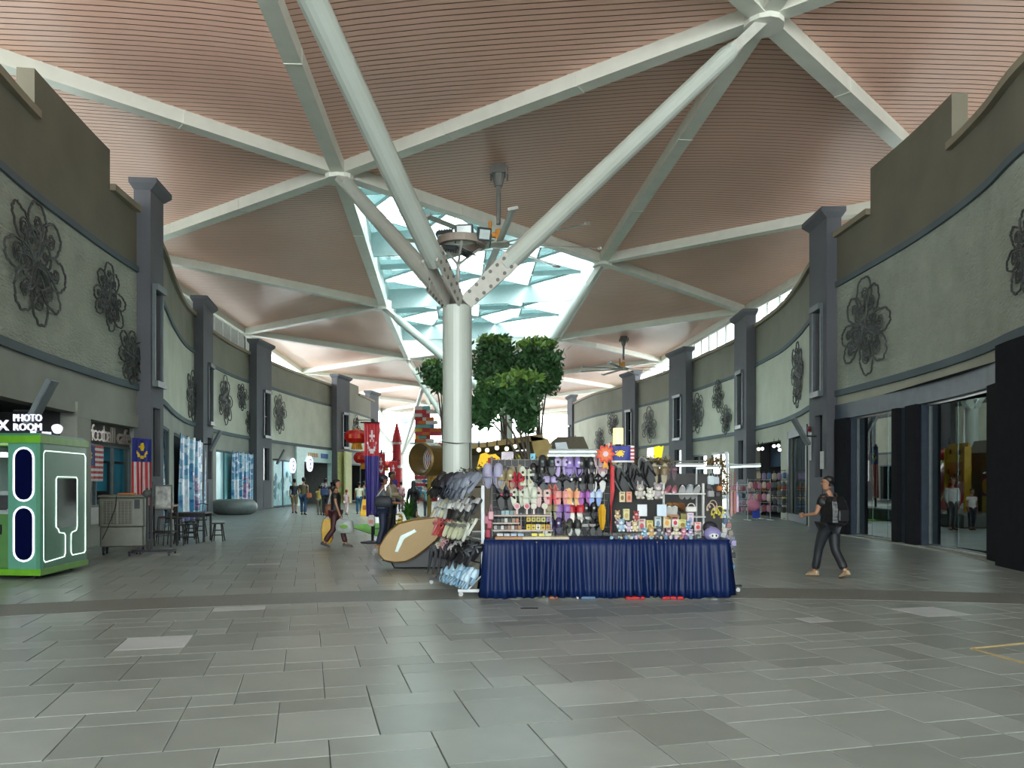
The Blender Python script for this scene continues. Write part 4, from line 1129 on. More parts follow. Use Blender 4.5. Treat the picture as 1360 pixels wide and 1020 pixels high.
t = thing('shoulder_bag', 'brown shoulder bag with pale strap on the woman in maroon trousers', 'bag', at(437, 686, 19.45))
b = bag_mesh(.2, .12, .3); b.build('bag_body', pal(125, 75, 52), t, smooth=True)
b = MB(); b.tube([(-.02, 0, .28), (.06, -.05, .6), (.17, -.08, .86), (.20, -.02, .9)], .018, 5); b.build('strap', pal(190, 180, 165), t)

# --- man in grey shirt + man in beige
bd, J, k, Lk = person(508, 730, 633, -75, 'man in grey T-shirt, navy trousers and dark cap looking down beside the massage chair', pal(98, 105, 112), pal(36, 46, 74), stride=0.12, arms=((8, 12), (22, 60)), cap=pal(38, 40, 56), skin=1, shoe=pal(150, 120, 85))
eyes(bd, Lk, k)
mloc = bd.location.copy()
t = thing('crossbody_bag', 'dark grey crossbody bag on the man in the grey T-shirt', 'bag', mloc+Vector((.05, -.2, .0))+Vector((0, 0, 1.0)))
b = bag_mesh(.42, .12, .26); b.build('bag_body', pal(44, 50, 60), t, smooth=True)
b = MB(); b.tube([(-.18, 0, .2), (-.02, .02, .42), (.10, .14, .50)], .014, 5); b.tube([(.18, 0, .2), (.16, .08, .42), (.10, .14, .5)], .014, 5); b.build('strap', pal(190, 195, 200), t)
t = thing('carrier_bag', 'small white carrier bag held low by the man in the grey T-shirt', 'bag', mloc+Vector((-.22, -.22, .56)))
b = bag_mesh(.16, .08, .26); b.build('bag_body', pal(190, 185, 182), t)
b = MB(); b.box(-.05, .05, -.046, -.04, .06, .15); b.tube([(-.03, 0, .25), (0, 0, .34), (.03, 0, .25)], .005, 4); b.build('pink_print', pal(200, 130, 120), t)
bd, J, k, Lk = person(519, 712, 628, -100, 'man in beige shirt standing behind the man in the grey T-shirt', pal(196, 178, 148), pal(50, 52, 56), sleeve='long', stride=0.05, arms=((15, 40), (20, 70)), skin=1)
eyes(bd, Lk, k)

# --- background people, left
bg = [
 (391, 682, 636, 10, 'man in navy T-shirt and khaki shorts far left beside the teal glass', (34, 44, 62), (150, 132, 100), dict(shorts=True, stride=.3)),
 (403, 684, 635, 0, 'man in olive shirt and blue jeans with orange bag by the aqua shop', (96, 92, 60), (40, 74, 110), dict(stride=.12)),
 (424.5, 684, 645, 5, 'child in yellow top standing beside the numbered jersey', (200, 180, 90), (120, 120, 105), dict(stride=.1)),
 (432.5, 685, 636, 0, 'man in dark jersey numbered 93 with backpack, seen from behind', (34, 40, 62), (44, 48, 56), dict(stride=.08)),
 (460, 684, 651, -20, 'small child in white and pink patterned outfit behind the woman in maroon', (220, 190, 190), (225, 200, 200), dict(stride=.15, cap=pal(190, 40, 60))),
 (477, 683, 641, 10, 'person in white striped shirt and jeans with dark strap by the yellow wet-floor sign', (200, 205, 180), (40, 90, 120), dict(stride=.12)),
 (483, 682, 640, -30, 'person in grey-green shirt standing just left of the blue banner', (110, 135, 130), (60, 60, 66), dict(stride=.05)),
 (532.5, 680, 640, 0, 'far person in mauve top under the last blue and red banner', (150, 110, 120), (60, 60, 80), dict(stride=.2)),
]
for px, pf, pt, fc, lab, tp, tr, kw in bg:
    person(px, pf, pt, fc, lab, pal(*tp), pal(*tr), **kw)
p = ground(432.5, 685)
t = thing('backpack', 'small blue backpack worn over the jersey numbered 93', 'backpack', p+Vector((0, -.26, .95)))
b = MB(); b.cbox(-.18, .18, -.1, .08, 0, .36, .05); b.build('bag_body', pal(52, 70, 110), t)
b = MB(); b.tube([(-.1, .06, .35), (-.1, .13, .5)], .02, 5); b.tube([(.1, .06, .35), (.1, .13, .5)], .02, 5); b.build('strap', pal(30, 34, 50), t)
nb = text('93', .3, 'jersey_number', pal(225, 225, 230), None, None, .01); nb.matrix_basis = Matrix.Translation(p+Vector((0, -.25, 1.36))) @ Matrix.Rotation(PI/2, 4, 'X')
tag(nb, 'white number 93 printed on the back of the dark jersey', 'print')
t = thing('waist_bag', 'orange bag at the hip of the man in olive shirt', 'bag', ground(403, 684)+Vector((.3, -.1, .85)))
b = bag_mesh(.25, .12, .24); b.build('bag_body', pal(190, 110, 70), t)
# woman in long black dress near column, teal-clad person
bd, J, k, Lk = person(549, 690, 639, 20, 'woman in black headscarf and long black dress between the massage chair and the column', pal(20, 22, 30), pal(20, 22, 30), sleeve='long', longdress=True)
b = MB(); hh = J['headb']
b.loft([[hh+Vector((r_*math.cos(q*PI/7), -.01+r_*1.1*math.sin(q*PI/7), z_))*k for q in range(14)] for z_, r_ in ((-.36, .20), (-.2, .19), (-.05, .10), (.08, .105), (.17, .10), (.24, .05))]); b.build('headscarf', pal(20, 22, 30), bd, smooth=True)
person(567, 689, 643, 0, 'person in dusty teal shirt seen from behind next to the black headscarf', pal(110, 160, 170), pal(70, 80, 90), stride=.1)
# two people mirrored in the right glazing: they stand in the plaza behind the stall
person(0, 0, 0, 180, 'man in white shirt and dark trousers standing in the plaza, reflected in the right glass', pal(200, 205, 205), pal(60, 66, 70), sleeve='long', xy=(5.85, 26.5), H=1.7, stride=.05)
person(0, 0, 0, 180, 'child in white T-shirt beside the man in white shirt, reflected in the right glass', pal(225, 225, 220), pal(30, 34, 50), xy=(5.2, 26.5), H=1.35, stride=.1)

# ---------------------------------------------------------------- photo booth
pb = thing('photo_booth', 'green photo booth with white neon outlines at the left edge', 'photo booth', (0, 0, 0))
A = Vector((-7.57, 12.8, 0)); Bq = Vector((-7.75, 14.55, 0)); Cq = Vector((-8.12, 12.86, 0)); Eq = Vector((-9.05, 12.95, 0)); Fq = Vector((-9.2, 14.6, 0))
t_side = (Bq-A).normalized(); n_side = Vector((t_side.y, -t_side.x, 0)); 
t_pill = (A-Cq).normalized(); n_pill = Vector((t_pill.y, -t_pill.x, 0))
M_green = pal(70, 128, 100, 0.35, var=.05); M_green2 = pal(92, 150, 128, 0.35, var=.05); M_lime = pal(100, 160, 42, 0.4)
M_neon = mat('white_neon', (0.85, 1.0, 0.93), 0.3, var=0.01, emit=.42)
M_vneon = mat('violet_white_neon', (0.82, 0.82, 1.0), 0.3, var=0.01, emit=.42)
def slab(mb, pts, z0, z1): mb.loft([[(p.x, p.y, z0) for p in pts], [(p.x, p.y, z1) for p in pts]])
def offp(pts, d_):
    c = sum(pts, Vector())/len(pts); return [p+(p-c).normalized()*d_ for p in pts]
foot = [A, Bq, Fq, Eq, Cq]
b = MB(); slab(b, offp(foot, .03), .07, .17); b.build('base_plinth', M_lime, pb)
b = MB(); slab(b, offp(foot, .04), 2.2, 2.32); b.build('roof_rim', M_lime, pb)
b = MB(); slab(b, offp(foot, -.02), 2.30, 2.36); b.build('roof_cap', M_green, pb)
def panelbox(name, p, q, z0, z1, th, m, nrm):
    b = MB(); slab(b, [p, q, q-nrm*th, p-nrm*th], z0, z1); return b.build(name, m, pb)
side = panelbox('side_panel', A, Bq, .17, 2.2, .06, M_green, n_side)
pillp = panelbox('corner_panel', Cq, A, .17, 2.2, .08, M_green2, n_pill)
panelbox('back_panel', Bq, Fq, .17, 2.2, .05, M_green, Vector((0, 1, 0)))
panelbox('far_side_panel', Fq, Eq+Vector((0, .1, 0)), .17, 2.2, .05, mat('booth_interior_grey', (0.36, 0.42, 0.42), .5), Vector((-1, 0, 0)))
b = MB(); slab(b, [Cq-n_pill*.1, Cq+Vector((0.02, 1.5, 0)), Cq+Vector((-.04, 1.5, 0)), Cq-n_pill*.1-t_pill*.06], .17, 2.2); b.build('inner_partition', MATS['booth_interior_grey'], pb)
def outline(M, pts, r, m, parent, name='neon_outline'):
    b = MB(); b.tube([M @ Vector((x, y, 0)) for x, y in pts], r, 6); return b.build(name, m, parent)
Ms = rot_frame(t_side, Vector((0, 0, 1)), n_side, A+n_side*.008)
W = (Bq-A).length
def rr(x0, x1, y0, y1, r):
    out = []
    for cx, cy, a0 in ((x1-r, y1-r, 0), (x0+r, y1-r, 90), (x0+r, y0+r, 180), (x1-r, y0+r, 270)):
        for k in range(5): a = R(a0+22.5*k); out.append((cx+r*math.cos(a), cy+r*math.sin(a)))
    return out+[out[0]]
z0, z1 = .27, 2.08
outline(Ms, [(.62, .78), (.66, .72), (.84, .70), (.88, .66), (.88, .36), (.84, z0+.03), (.16, z0), (.10, z0+.05), (.10, z1-.05), (.16, z1), (W-.14, z1), (W-.08, z1-.05), (W-.08, z0+.07), (W-.13, z0+.03), (1.15, z0+.03), (1.10, z0+.08), (1.10, .66), (1.14, .70), (1.30, .72), (1.34, .78), (1.34, 1.62), (1.30, 1.66), (.58, 1.66), (.54, 1.62), (.54, .82), (.62, .78)], .0085, M_neon, side)
b = MB(); b.box(.57, 1.31, .80, 1.63, -.01, .004, Ms); b.build('mirror_window', mat('booth_mirror', (0.35, 0.35, 0.35), .06, .9, var=.02), side)
Mp = rot_frame(t_pill, Vector((0, 0, 1)), n_pill, Cq+n_pill*.008)
Wp = (A-Cq).length
for y0, y1 in ((.30, 1.17), (1.27, 2.12)):
    outline(Mp, rr(Wp/2-.17, Wp/2+.17, y0, y1, .165), .015, M_vneon, pillp)
    b = MB(); q = rr(Wp/2-.15, Wp/2+.15, y0+.02, y1-.02, .145)[:-1]; b.loft([[Mp @ Vector((x, y, zz)) for x, y in q] for zz in (-.02, .004)])
    b.build('pill_window', mat('navy_gloss', lin(14, 18, 46), .08, var=.1), pillp)
b = MB(); slab(b, [Vector((-9.0, 13.05, 0)), Vector((-8.2, 13.0, 0)), Vector((-8.2, 13.9, 0)), Vector((-9.0, 13.9, 0))], .17, 1.05); cb = b.build('counter_cabinet', pal(74, 120, 62), pb)
b = MB(); b.loft([[(-9.0, 13.02, 1.05), (-8.2, 13.0, 1.05), (-8.2, 13.7, 1.35), (-9.0, 13.7, 1.35)], [(-9.0, 13.07, 1.09), (-8.2, 13.05, 1.09), (-8.2, 13.72, 1.42), (-9.0, 13.72, 1.42)]]); b.build('sloping_desk', pal(150, 160, 158), cb)
b = MB(); b.loft([[(-8.95, 13.12, 1.11), (-8.3, 13.1, 1.11), (-8.35, 13.5, 1.33), (-8.95, 13.5, 1.33)], [(-8.95, 13.12, 1.13), (-8.3, 13.1, 1.13), (-8.35, 13.5, 1.35), (-8.95, 13.5, 1.35)]]); b.build('touch_screen', M_black, cb)
b = MB(); b.box(-8.34, -8.31, 12.97, 13.0, .72, .88); b.box(-8.65, -8.5, 12.99, 13.03, .58, .62); b.build('cabinet_lock', M_black, cb)
b = MB(); b.box(-8.95, -8.3, 13.1, 13.8, 2.0, 2.06); b.build('ceiling_light_panel', mat('booth_light_panel', (0.9, 0.95, 0.95), .5, var=.01, emit=.4), pb)
for p in (A+Vector((-.15, .15, 0)), Bq+Vector((-.15, -.25, 0)), Bq+Vector((-.15, -.6, 0)), Fq+Vector((.2, -.2, 0)), Eq+Vector((.2, .2, 0))):
    b = MB(); b.lathe([(.04, -.02), (.04, .02)], 12, Matrix.Translation((p.x, p.y, .04)) @ Matrix.Rotation(PI/2, 4, 'Y')); b.box(p.x-.025, p.x+.025, p.y-.03, p.y+.03, .05, .08); b.build('caster', M_black, pb)
# roof lettering
sg = thing('photo_room_sign', 'white channel letter sign reading PHOTO ROOM on the green booth roof', 'sign', (-8.25, 13.05, 2.36), 0)
ML2 = mat('lit_white_letter', (0.68, 0.68, 0.86), .4, var=.02, emit=.22)
Rx = Matrix.Rotation(PI/2, 4, 'X')
text('PHOTO', .17, 'letters_photo', ML2, sg, Matrix.Translation((.33, 0, .205)) @ Rx @ Matrix.Diagonal((.8, 1, 1, 1)), .04)
text('ROOM', .17, 'letters_room', ML2, sg, Matrix.Translation((.33, 0, .055)) @ Rx @ Matrix.Diagonal((.92, 1, 1, 1)), .04)
text('X', .25, 'letter_x', ML2, sg, Matrix.Translation((-.07, 0, .055)) @ Rx, .05)
b = MB(); b.box(-.15, .55, -.02, .02, 0, .04); b.box(.08, .1, .03, .05, 0, .3); b.box(.5, .52, 0.03, .05, 0, .3); b.build('sign_rail', M_black, sg)
sg2 = thing('mascot_plate', 'small white blob-shaped plate with low letters on the booth roof edge', 'sign', (-7.72, 13.2, 2.36), R(70))
sg2.scale = (.75,)*3
b = MB(); b.prism([(.30+.13*math.cos(a)*(1+.1*math.sin(3*a)), .14+.11*math.sin(a)) for a in [2*PI*i/16 for i in range(16)]], -.02, .02); b.lathe([(.03, .02), (.03, .035)], 10, Matrix.Translation((.3, 0, .14)) @ Rx); b.build('blob', ML2, sg2)
b = MB()
for k_ in range(6): b.box(-.35+k_*.085, -.29+k_*.085, -.02, .02, 0, .06)
b.build('low_letters', ML2, sg2)

# ---------------------------------------------------------------- left side furniture
# air cooler
ac = thing('air_cooler', 'big grey portable air cooler with louvred grille on casters', 'air cooler', ground(162, 737), R(18))
b = MB(); b.cbox(-.43, .43, -.02, .5, .17, .62, .03); b.cbox(-.45, .45, -.05, .52, .60, 1.24, .03); b.cbox(-.47, .47, -.06, .54, 1.24, 1.30, .02); hs = b.build('housing', pal(108, 112, 100, 0.5), ac)
b = MB(); b.box(-.36, .20, -.055, -.03, .68, 1.16); b.build('grille_recess', pal(34, 34, 32), hs)
b = MB()
for i in range(15):
    z_ = .70+i*.031; b.box(-.36, .20, -.075, -.05, z_, z_+.014)
for i in range(9): b.box(-.36+i*.07-.004, -.36+i*.07+.004, -.07, -.055, .68, 1.16)
b.box(-.10, -.06, -.08, -.05, .68, 1.16); b.build('grille_slats', pal(130, 132, 118), hs)
b = MB(); b.box(.25, .36, -.055, -.045, 1.0, 1.2); b.tube([(-.1, -.08, 1.29), (-.1, -.1, 1.1), (-.14, -.1, .95), (-.28, -.11, .55), (-.38, -.05, .35)], .009, 5); b.build('power_cable', M_black, ac)
b = MB(); b.cbox(-.1, .25, 0.1, .3, 1.30, 1.34, .01); b.build('orange_top_cover', pal(190, 110, 40), ac)
for x, y in ((-.36, .03), (.36, .03), (-.36, .42), (.36, .42)):
    b = MB(); b.lathe([(.055, -.02), (.055, .02)], 12, Matrix.Translation((x, y, .055)) @ Matrix.Rotation(PI/2, 4, 'Y')); b.box(x-.03, x+.03, y-.04, y+.04, .09, .17); b.build('caster', M_black, ac)
# wheeled pole stand with screen
st = thing('wheeled_stand', 'black wheeled twin-pole stand holding a framed picture', 'stand', ground(198, 737), R(10))
b = MB(); b.box(-.06, -.02, -.02, .02, .06, 1.45); b.box(.03, .07, -.02, .02, .06, 1.45); b.build('pole', M_black, st)
b = MB(); b.box(-.35, .5, -.03, .03, .06, .11); b.box(-.35, -.29, -.3, .3, .06, .1); b.box(.44, .5, -.3, .3, .06, .1); b.build('base_frame', M_black, st)
b = MB()
for x in (-.32, .47):
    for y in (-.28, .28): b.lathe([(.035, -.015), (.035, .015)], 10, Matrix.Translation((x, y, .03)) @ Matrix.Rotation(PI/2, 4, 'Y'))
b.build('caster', M_black, st)
b = MB(); b.cbox(.12, .48, -.04, 0, .98, 1.52, .01); b.ball((-.03, -.03, 1.33), .1, .06, .09, 10); sc = b.build('display_panel', pal(70, 74, 72), st)
b = MB(); b.box(.15, .45, -.046, -.04, 1.02, 1.48); b.build('display_picture', mat('grey_picture', (0.12, 0.12, 0.11), .3, var=.7, scale=9), sc)
# high wooden bar table, chairs, tables, stools
M_oak = pal(122, 96, 72, 0.5, scale=3); M_steel = pal(30, 30, 33, 0.45)
def bar_table(loc, rz, label, w_=.62, d_=.62, h_=1.02):
    t = thing('bar_table', label, 'table', loc, rz)
    b = MB(); b.cbox(-w_/2, w_/2, -d_/2, d_/2, h_-.04, h_, .008); b.build('tabletop', M_oak, t)
    for x in (-1, 1):
        for y in (-1, 1): b = MB(); b.box(x*(w_/2-.04)-.018, x*(w_/2-.04)+.018, y*(d_/2-.04)-.018, y*(d_/2-.04)+.018, 0, h_-.04); b.build('leg', M_steel, t)
    b = MB()
    for y in (-1, 1): b.box(-w_/2+.04, w_/2-.04, y*(d_/2-.04)-.012, y*(d_/2-.04)+.012, .35, .38)
    for x in (-1, 1): b.box(x*(w_/2-.04)-.012, x*(w_/2-.04)+.012, -d_/2+.04, d_/2-.04, .35, .38)
    b.build('stretcher', M_steel, t); return t
bt = bar_table(ground(211, 727)+Vector((0, .2, 0)), R(8), 'small square wooden high table with a potted plant on it')
pt = thing('potted_plant', 'small plant in white pot on the wooden high table', 'plant', Vector((bt.location.x-.12, bt.location.y, 1.02)))
b = MB(); b.lathe([(.05, 0), (.08, .16), (.085, .17), (.07, .17)], 14); b.build('pot', pal(150, 158, 150), pt)
b = MB()
for i in range(22):
    a = rnd.random()*2*PI; r_ = .02+.06*rnd.random(); b.ball((r_*math.cos(a), r_*math.sin(a), .19+.05*rnd.random()), .03, .02, .015, 6)
b.build('leaves', pal(96, 150, 40), pt)
def bar_chair(loc, rz, label, m=None):
    t = thing('bar_chair', label, 'chair', loc, rz)
    m = m or pal(104, 62, 44)
    b = MB(); b.cbox(-.2, .2, -.2, .2, .66, .70, .01); b.build('seat', m, t)
    b = MB(); b.loft([[(-.2, .2-.05*math.cos(0), .85), (-.1, .24, .85), (.1, .24, .85), (.2, .2, .85), (.2, .17, .85), (-.2, .17, .85)], [(-.2, .22, 1.02), (-.1, .26, 1.02), (.1, .26, 1.02), (.2, .22, 1.02), (.2, .19, 1.02), (-.2, .19, 1.02)]]); b.build('backrest', m, t)
    for x in (-1, 1):
        for y in (-1, 1):
            b = MB(); b.tube([(x*.22, y*.24, 0), (x*.18, y*.19, .66)]+([(x*.18, .2, .95)] if y > 0 else []), .013, 6); b.build('leg', M_steel, t)
    b = MB(); b.tube([(-.21, -.22, .25), (.21, -.22, .25), (.21, .22, .25), (-.21, .22, .25), (-.21, -.22, .25)], .009, 6); b.build('foot_ring', M_steel, t)
    return t
bar_chair(ground(222, 722), R(-60), 'high chair with reddish brown wooden seat back beside the plant table')
bar_chair(ground(233, 724), R(100), 'black framed high chair between the plant table and the dark table', pal(34, 33, 35))
dt = thing('outdoor_table', 'dark rectangular table near the wrinkled blue banner', 'table', ground(254, 719), R(4))
b = MB(); b.cbox(-.47, .47, -.35, .35, .74, .78, .01); b.build('tabletop', pal(60, 64, 68, 0.4), dt)
for x in (-1, 1):
    for y in (-1, 1): b = MB(); b.box(x*.42-.025, x*.42+.025, y*.3-.025, y*.3+.025, 0, .74); b.build('leg', pal(30, 31, 34), dt)
b = MB(); b.box(-.4, .4, -.31, -.29, .66, .74); b.box(-.4, .4, .29, .31, .66, .74); b.build('apron', pal(30, 31, 34), dt)
def stool(loc, label, h_=.5, grp=None, spindle=False):
    t = thing('wooden_stool', label, 'stool', loc, R(10), grp)
    b = MB(); b.lathe([(.15, h_-.035), (.165, h_-.03), (.165, h_-.005), (.15, h_)], 16); b.build('seat', pal(40, 38, 38, 0.45), t)
    for i in range(4):
        a = PI/4+i*PI/2; b = MB(); b.tube([(math.cos(a)*.2, math.sin(a)*.2, 0), (math.cos(a)*.12, math.sin(a)*.12, h_-.03)], .017, 6); b.build('leg', pal(32, 30, 30), t)
    b = MB()
    for z_, f in ((.17, .175), (.30, .155)):
        for i in range(4):
            a, c = PI/4+i*PI/2, PI/4+(i+1)*PI/2; b.tube([(math.cos(a)*f, math.sin(a)*f, z_), (math.cos(c)*f, math.sin(c)*f, z_)], .009, 5)
    b.build('stretcher', pal(32, 30, 30), t)
    if spindle:
        b = MB()
        for i in range(5): b.tube([(-.13+i*.065, .12, h_), (-.15+i*.075, .18, h_+.42)], .007, 5)
        b.tube([(-.17, .18, h_+.42), (0, .2, h_+.46), (.17, .18, h_+.42)], .014, 6); b.build('spindle_back', pal(60, 52, 50), t)
    return t
stool(ground(290, 719), 'small black round stool standing alone right of the dark table')
stool(ground(255, 722), 'black wooden stool in front of the dark table', .52)
stool(ground(247, 717)+Vector((0, .3, 0)), 'black stool half under the dark table', .5)
stool(ground(258, 714)+Vector((0, .5, 0)), 'black spindle-backed seat behind the dark table', .5, spindle=True)
stool(ground(240, 722), 'black stool at the left end of the dark table', .5)
# grey doughnut bench
b = MB(); n = 40; P = Vector(((311-680)*39.8/F, 39.8, 0))
rings = []
for k_ in range(n+1):
    a = 2*PI*k_/n; ring_ = []
    for q in range(14):
        c = 2*PI*q/14; rad = .72+.40*math.cos(c); ring_.append((rad*math.cos(a), rad*math.sin(a), max(.38+.38*math.sin(c)*1.0, 0.0)))
    rings.append(ring_)
b.loft(rings, cap=False)
tag(b.build('ring_bench', pal(118, 130, 128, 0.4, bump=.2), smooth=True, loc=P), 'large grey doughnut-shaped seat under the second blue banner', 'bench')
# wrinkled blue fabric banners (abstract)
BL = [pal(60, 140, 190, 0.35), pal(120, 185, 215, 0.35), pal(190, 215, 235, 0.35), pal(84, 90, 150, 0.35), pal(40, 100, 160, 0.35), pal(150, 120, 160, 0.35), pal(226, 232, 240, 0.35), pal(100, 50, 80, 0.35)]
from mathutils import noise as _nz
def snow_design(seed):
    def f(u, v):
        a = _nz.noise(Vector((u*3+seed, v*4, 0))); c = _nz.noise(Vector((u*9+seed, v*12, 3)))
        if v > .45 and .38 < u < .68 and abs(c) < .35 and v < .9: return 5 if c > 0 else (3 if c > -.2 else 7)
        if v > .5 and u < .28 and (u-.15)**2+((v-.62)*.8)**2 < .012 or (v > .68 and abs(u-.16) < .1 and v < .9): return 6 if c > -.1 else 2
        if .36 < v < .44 and .2 < u < .85 and int(u*26) % 3: return 0
        if v < .3 and c > .1: return 2
        if v > .93: return 3
        return (1 if a > .05 else 0) if c < .15 else (2 if v < .4 or c > .3 else 4)
    return f
def hang(label, cat, pth, px0, px1, ztop, zbot, design, mats, name='fabric_banner', off=.15, nx=64, ny=80, wave=.05, freq=3, fold=.05, sag=.12):
    a, c = sorted((pth.px(px0), pth.px(px1))); w_ = (pth.fr(c)[0]-pth.fr(a)[0]).length; mid = (a+c)/2
    p, t_, n_ = pth.fr(mid); pa, pc = pth.fr(a)[0], pth.fr(c)[0]; t_ = (pc-pa).normalized(); xa = t_ if pth.side == 'left' else -t_
    nn_ = Vector((t_.y, -t_.x, 0)) if pth.side == 'left' else Vector((-t_.y, t_.x, 0))
    pm = (pa+pc)/2+nn_*off; pm.z = ztop
    o = cloth(name, w_, ztop-zbot, nx, ny, design, mats, None, wave, freq, rot_frame(xa, -nn_, Vector((0, 0, 1)), pm), fold, top_sag=sag)
    return tag(o, label, cat)
hang('wrinkled blue fabric banner covering a shopfront behind the dark table', 'banner', l2, 231, 265, 3.5, .05, snow_design(1), BL, wave=.10, freq=4, off=.25)
hang('blue fabric banner hung behind the grey doughnut seat', 'banner', l3, 302.5, 338, 3.35, .3, snow_design(1), BL, wave=.07, freq=5, off=.25)

# flags
FL = [pal(196, 34, 46), pal(225, 225, 225), pal(34, 46, 130), pal(240, 200, 30)]
def msia(u, v):          # horizontal flag; v from the top
    if v < 8/14 and u < .5:
        x, y = (u-.22)*2, (v-.286)*1.0/ .57*1.1
        x = (u-.19)/.5*2.0; y = (v-.286)/.571*1.0*1.1
        d1 = math.hypot(x, y*1.0); d2 = math.hypot(x-.14, y)
        if d1 < .38 and d2 > .32: return 3
        sx_, sy_ = x-.42, y
        if math.hypot(sx_, sy_) < .20+.08*math.cos(14*math.atan2(sy_, sx_)): return 3
        return 2
    return 0 if int(v*14) % 2 == 0 else 1
def msia_v(u, v):        # vertical hanging version: canton on top
    if v < .34:
        x = (u-.5)*2; y = (v-.20)/.34*1.7
        if math.hypot(x, y+.38) < .30+.08*math.cos(12*math.atan2(y+.38, x)): return 3
        if math.hypot(x, y) < .52 and math.hypot(x, y+.16) > .46 and y > -.1: return 3
        return 2
    return 0 if int(u*9) % 2 == 0 else 1
def msia_v2(u, v):
    if v < .34:
        x = (u-.58)*2; y = (v-.17)/.34*1.7
        if math.hypot(x, y) < .34+.1*math.cos(12*math.atan2(y, x)): return 3
        if math.hypot(x+.1, y) < .75 and math.hypot(x-.05, y+.08) > .68 and (y > 0 or x < -.3): return 3
        return 2
    return 1 if int(u*10) % 2 == 0 else 0
hang('striped flag with blue canton hung flat in the cafe window', 'flag', l1, 119.5, 143, 2.5, 1.6, msia, FL, name='flag', off=-.1, nx=28, ny=28, wave=.01, fold=0, sag=0)
vf = cloth('flag', .62, 1.85, 22, 44, msia_v, FL, None, .03, 2, Matrix.Translation(at(188.5, 582, 21.2)) @ Matrix.Rotation(R(68), 4, 'Z')); tag(vf, 'long vertical striped flag with blue top at the cafe doorway', 'flag')
# blue state banners with red canton on black stands
JB = [pal(190, 28, 44, 0.5), pal(232, 226, 230, 0.5), pal(50, 40, 130, 0.5)]
def johor(u, v):
    if v < .34:
        x = (u-.5)*2; y = (v-.19)/.34*2.0
        if math.hypot(x, y-.15) < .62 and math.hypot(x, y+.05) > .52 and y > -.05: return 1
        a = math.atan2(x, -(y+.28)); rr_ = math.hypot(x, y+.28)
        if rr_ < .20+.20*max(0, math.cos(5*a)): return 1
        if v < .012: return 1
        return 0
    return 2
def banner(px, z, ytop, ybot, wpx, label, ybase=None):
    p = at(px, ytop, z); H = (ybot-ytop)*z/F; w_ = wpx*z/F
    t = thing('banner_stand', label, 'banner', (p.x, z, 0))
    cloth('banner_cloth', w_, H, 18, 40, johor, JB, t, .05, 2, Matrix.Translation((0, 0, p.z)), .22)
    b = MB(); b.tube([(-w_/2-.1, .03, p.z+.02), (w_/2+.1, .03, p.z+.02)], .02, 6); b.tube([(0, .08, 0.02), (0, .08, p.z+.12)], .035, 8); b.build('pole', M_black, t)
    b = MB(); b.lathe([(.3, 0), (.3, .03), (.06, .06)], 16); b.build('weight_base', M_black, t)
banner(494, 20.8, 562, 686, 21, 'largest blue banner with red crescent top, behind the man in the cap')
banner(506, 27, 602, 682, 12, 'second blue banner with red crescent top, half hidden')
banner(522.5, 33, 612, 684, 11, 'third and smallest blue banner with red crescent top')
# lanterns
def lantern(px, py, z, r, label, grp=None):
    p = at(px, py, z)
    t = thing('red_lantern', label, 'lantern', p, 0, grp)
    b = MB(); b.lathe([(r*.35, -r*.55), (r*.75, -r*.48), (r*1.0, -r*.2), (r*1.04, 0), (r*1.0, r*.2), (r*.75, r*.48), (r*.35, r*.55)], 24); b.build('shade', pal(205, 26, 18, 0.5), t)
    b = MB()
    for k_ in range(24):
        a = 2*PI*k_/24; b.tube([(math.cos(a)*q*1.01, math.sin(a)*q*1.01, zz) for q, zz in ((r*.35, -r*.55), (r*.76, -r*.48), (r*1.0, -r*.2), (r*1.04, 0), (r*1.0, r*.2), (r*.76, r*.48), (r*.35, r*.55))], .004*r/.3, 3)
    b.build('ribs', pal(150, 12, 12), t)
    b = MB(); b.lathe([(r*.36, r*.5), (r*.38, r*.62)], 16); b.lathe([(r*.36, -r*.62), (r*.38, -r*.5)], 16)
    for k_ in range(14):
        a = 2*PI*k_/14; b.tube([(math.cos(a)*r*.3, math.sin(a)*r*.3, -r*.6), (math.cos(a)*r*.42, math.sin(a)*r*.42, -r*1.05)], .02*r/.3, 4)
    b.build('gold_trim', pal(225, 160, 50), t)
    for a in (R(-110), R(-70)):
        b = MB()
        c = Vector((math.cos(a)*r*1.05, math.sin(a)*r*1.05, 0)); b.box(c.x-.1*r, c.x+.1*r, c.y-.01, c.y+.01, -.16*r, .16*r)
        b.build('gold_character', pal(225, 110, 30), t)
    b = MB(); b.tube([(0, 0, r*.6), (0, 0, r*1.6)], .01, 4); b.build('cord', M_black, t)
lantern(474, 580, 24, .36, 'big red paper lantern left of the largest blue banner')
lantern(484.5, 608, 27, .36, 'smaller red lantern half behind the largest blue banner')
lantern(513, 617, 36, .27, 'orange-red lantern hanging between the two far blue banners')
b = MB(); b.tube([(at(474, 558, 24)), at(497, 558, 24), at(506, 556, 26.0)], .012, 5); b.tube([at(497, 558, 24), at(497, 558, 24)*1.0+Vector((0, 0, -4.0))], .02, 6)
b.tube([at(485, 590, 27), at(497, 590, 27)], .012, 5); b.tube([at(513, 600, 36), at(525, 600, 36)], .012, 5)
tag(b.build('lantern_rail', M_black), 'thin black rail from which the red lanterns hang', 'rail')
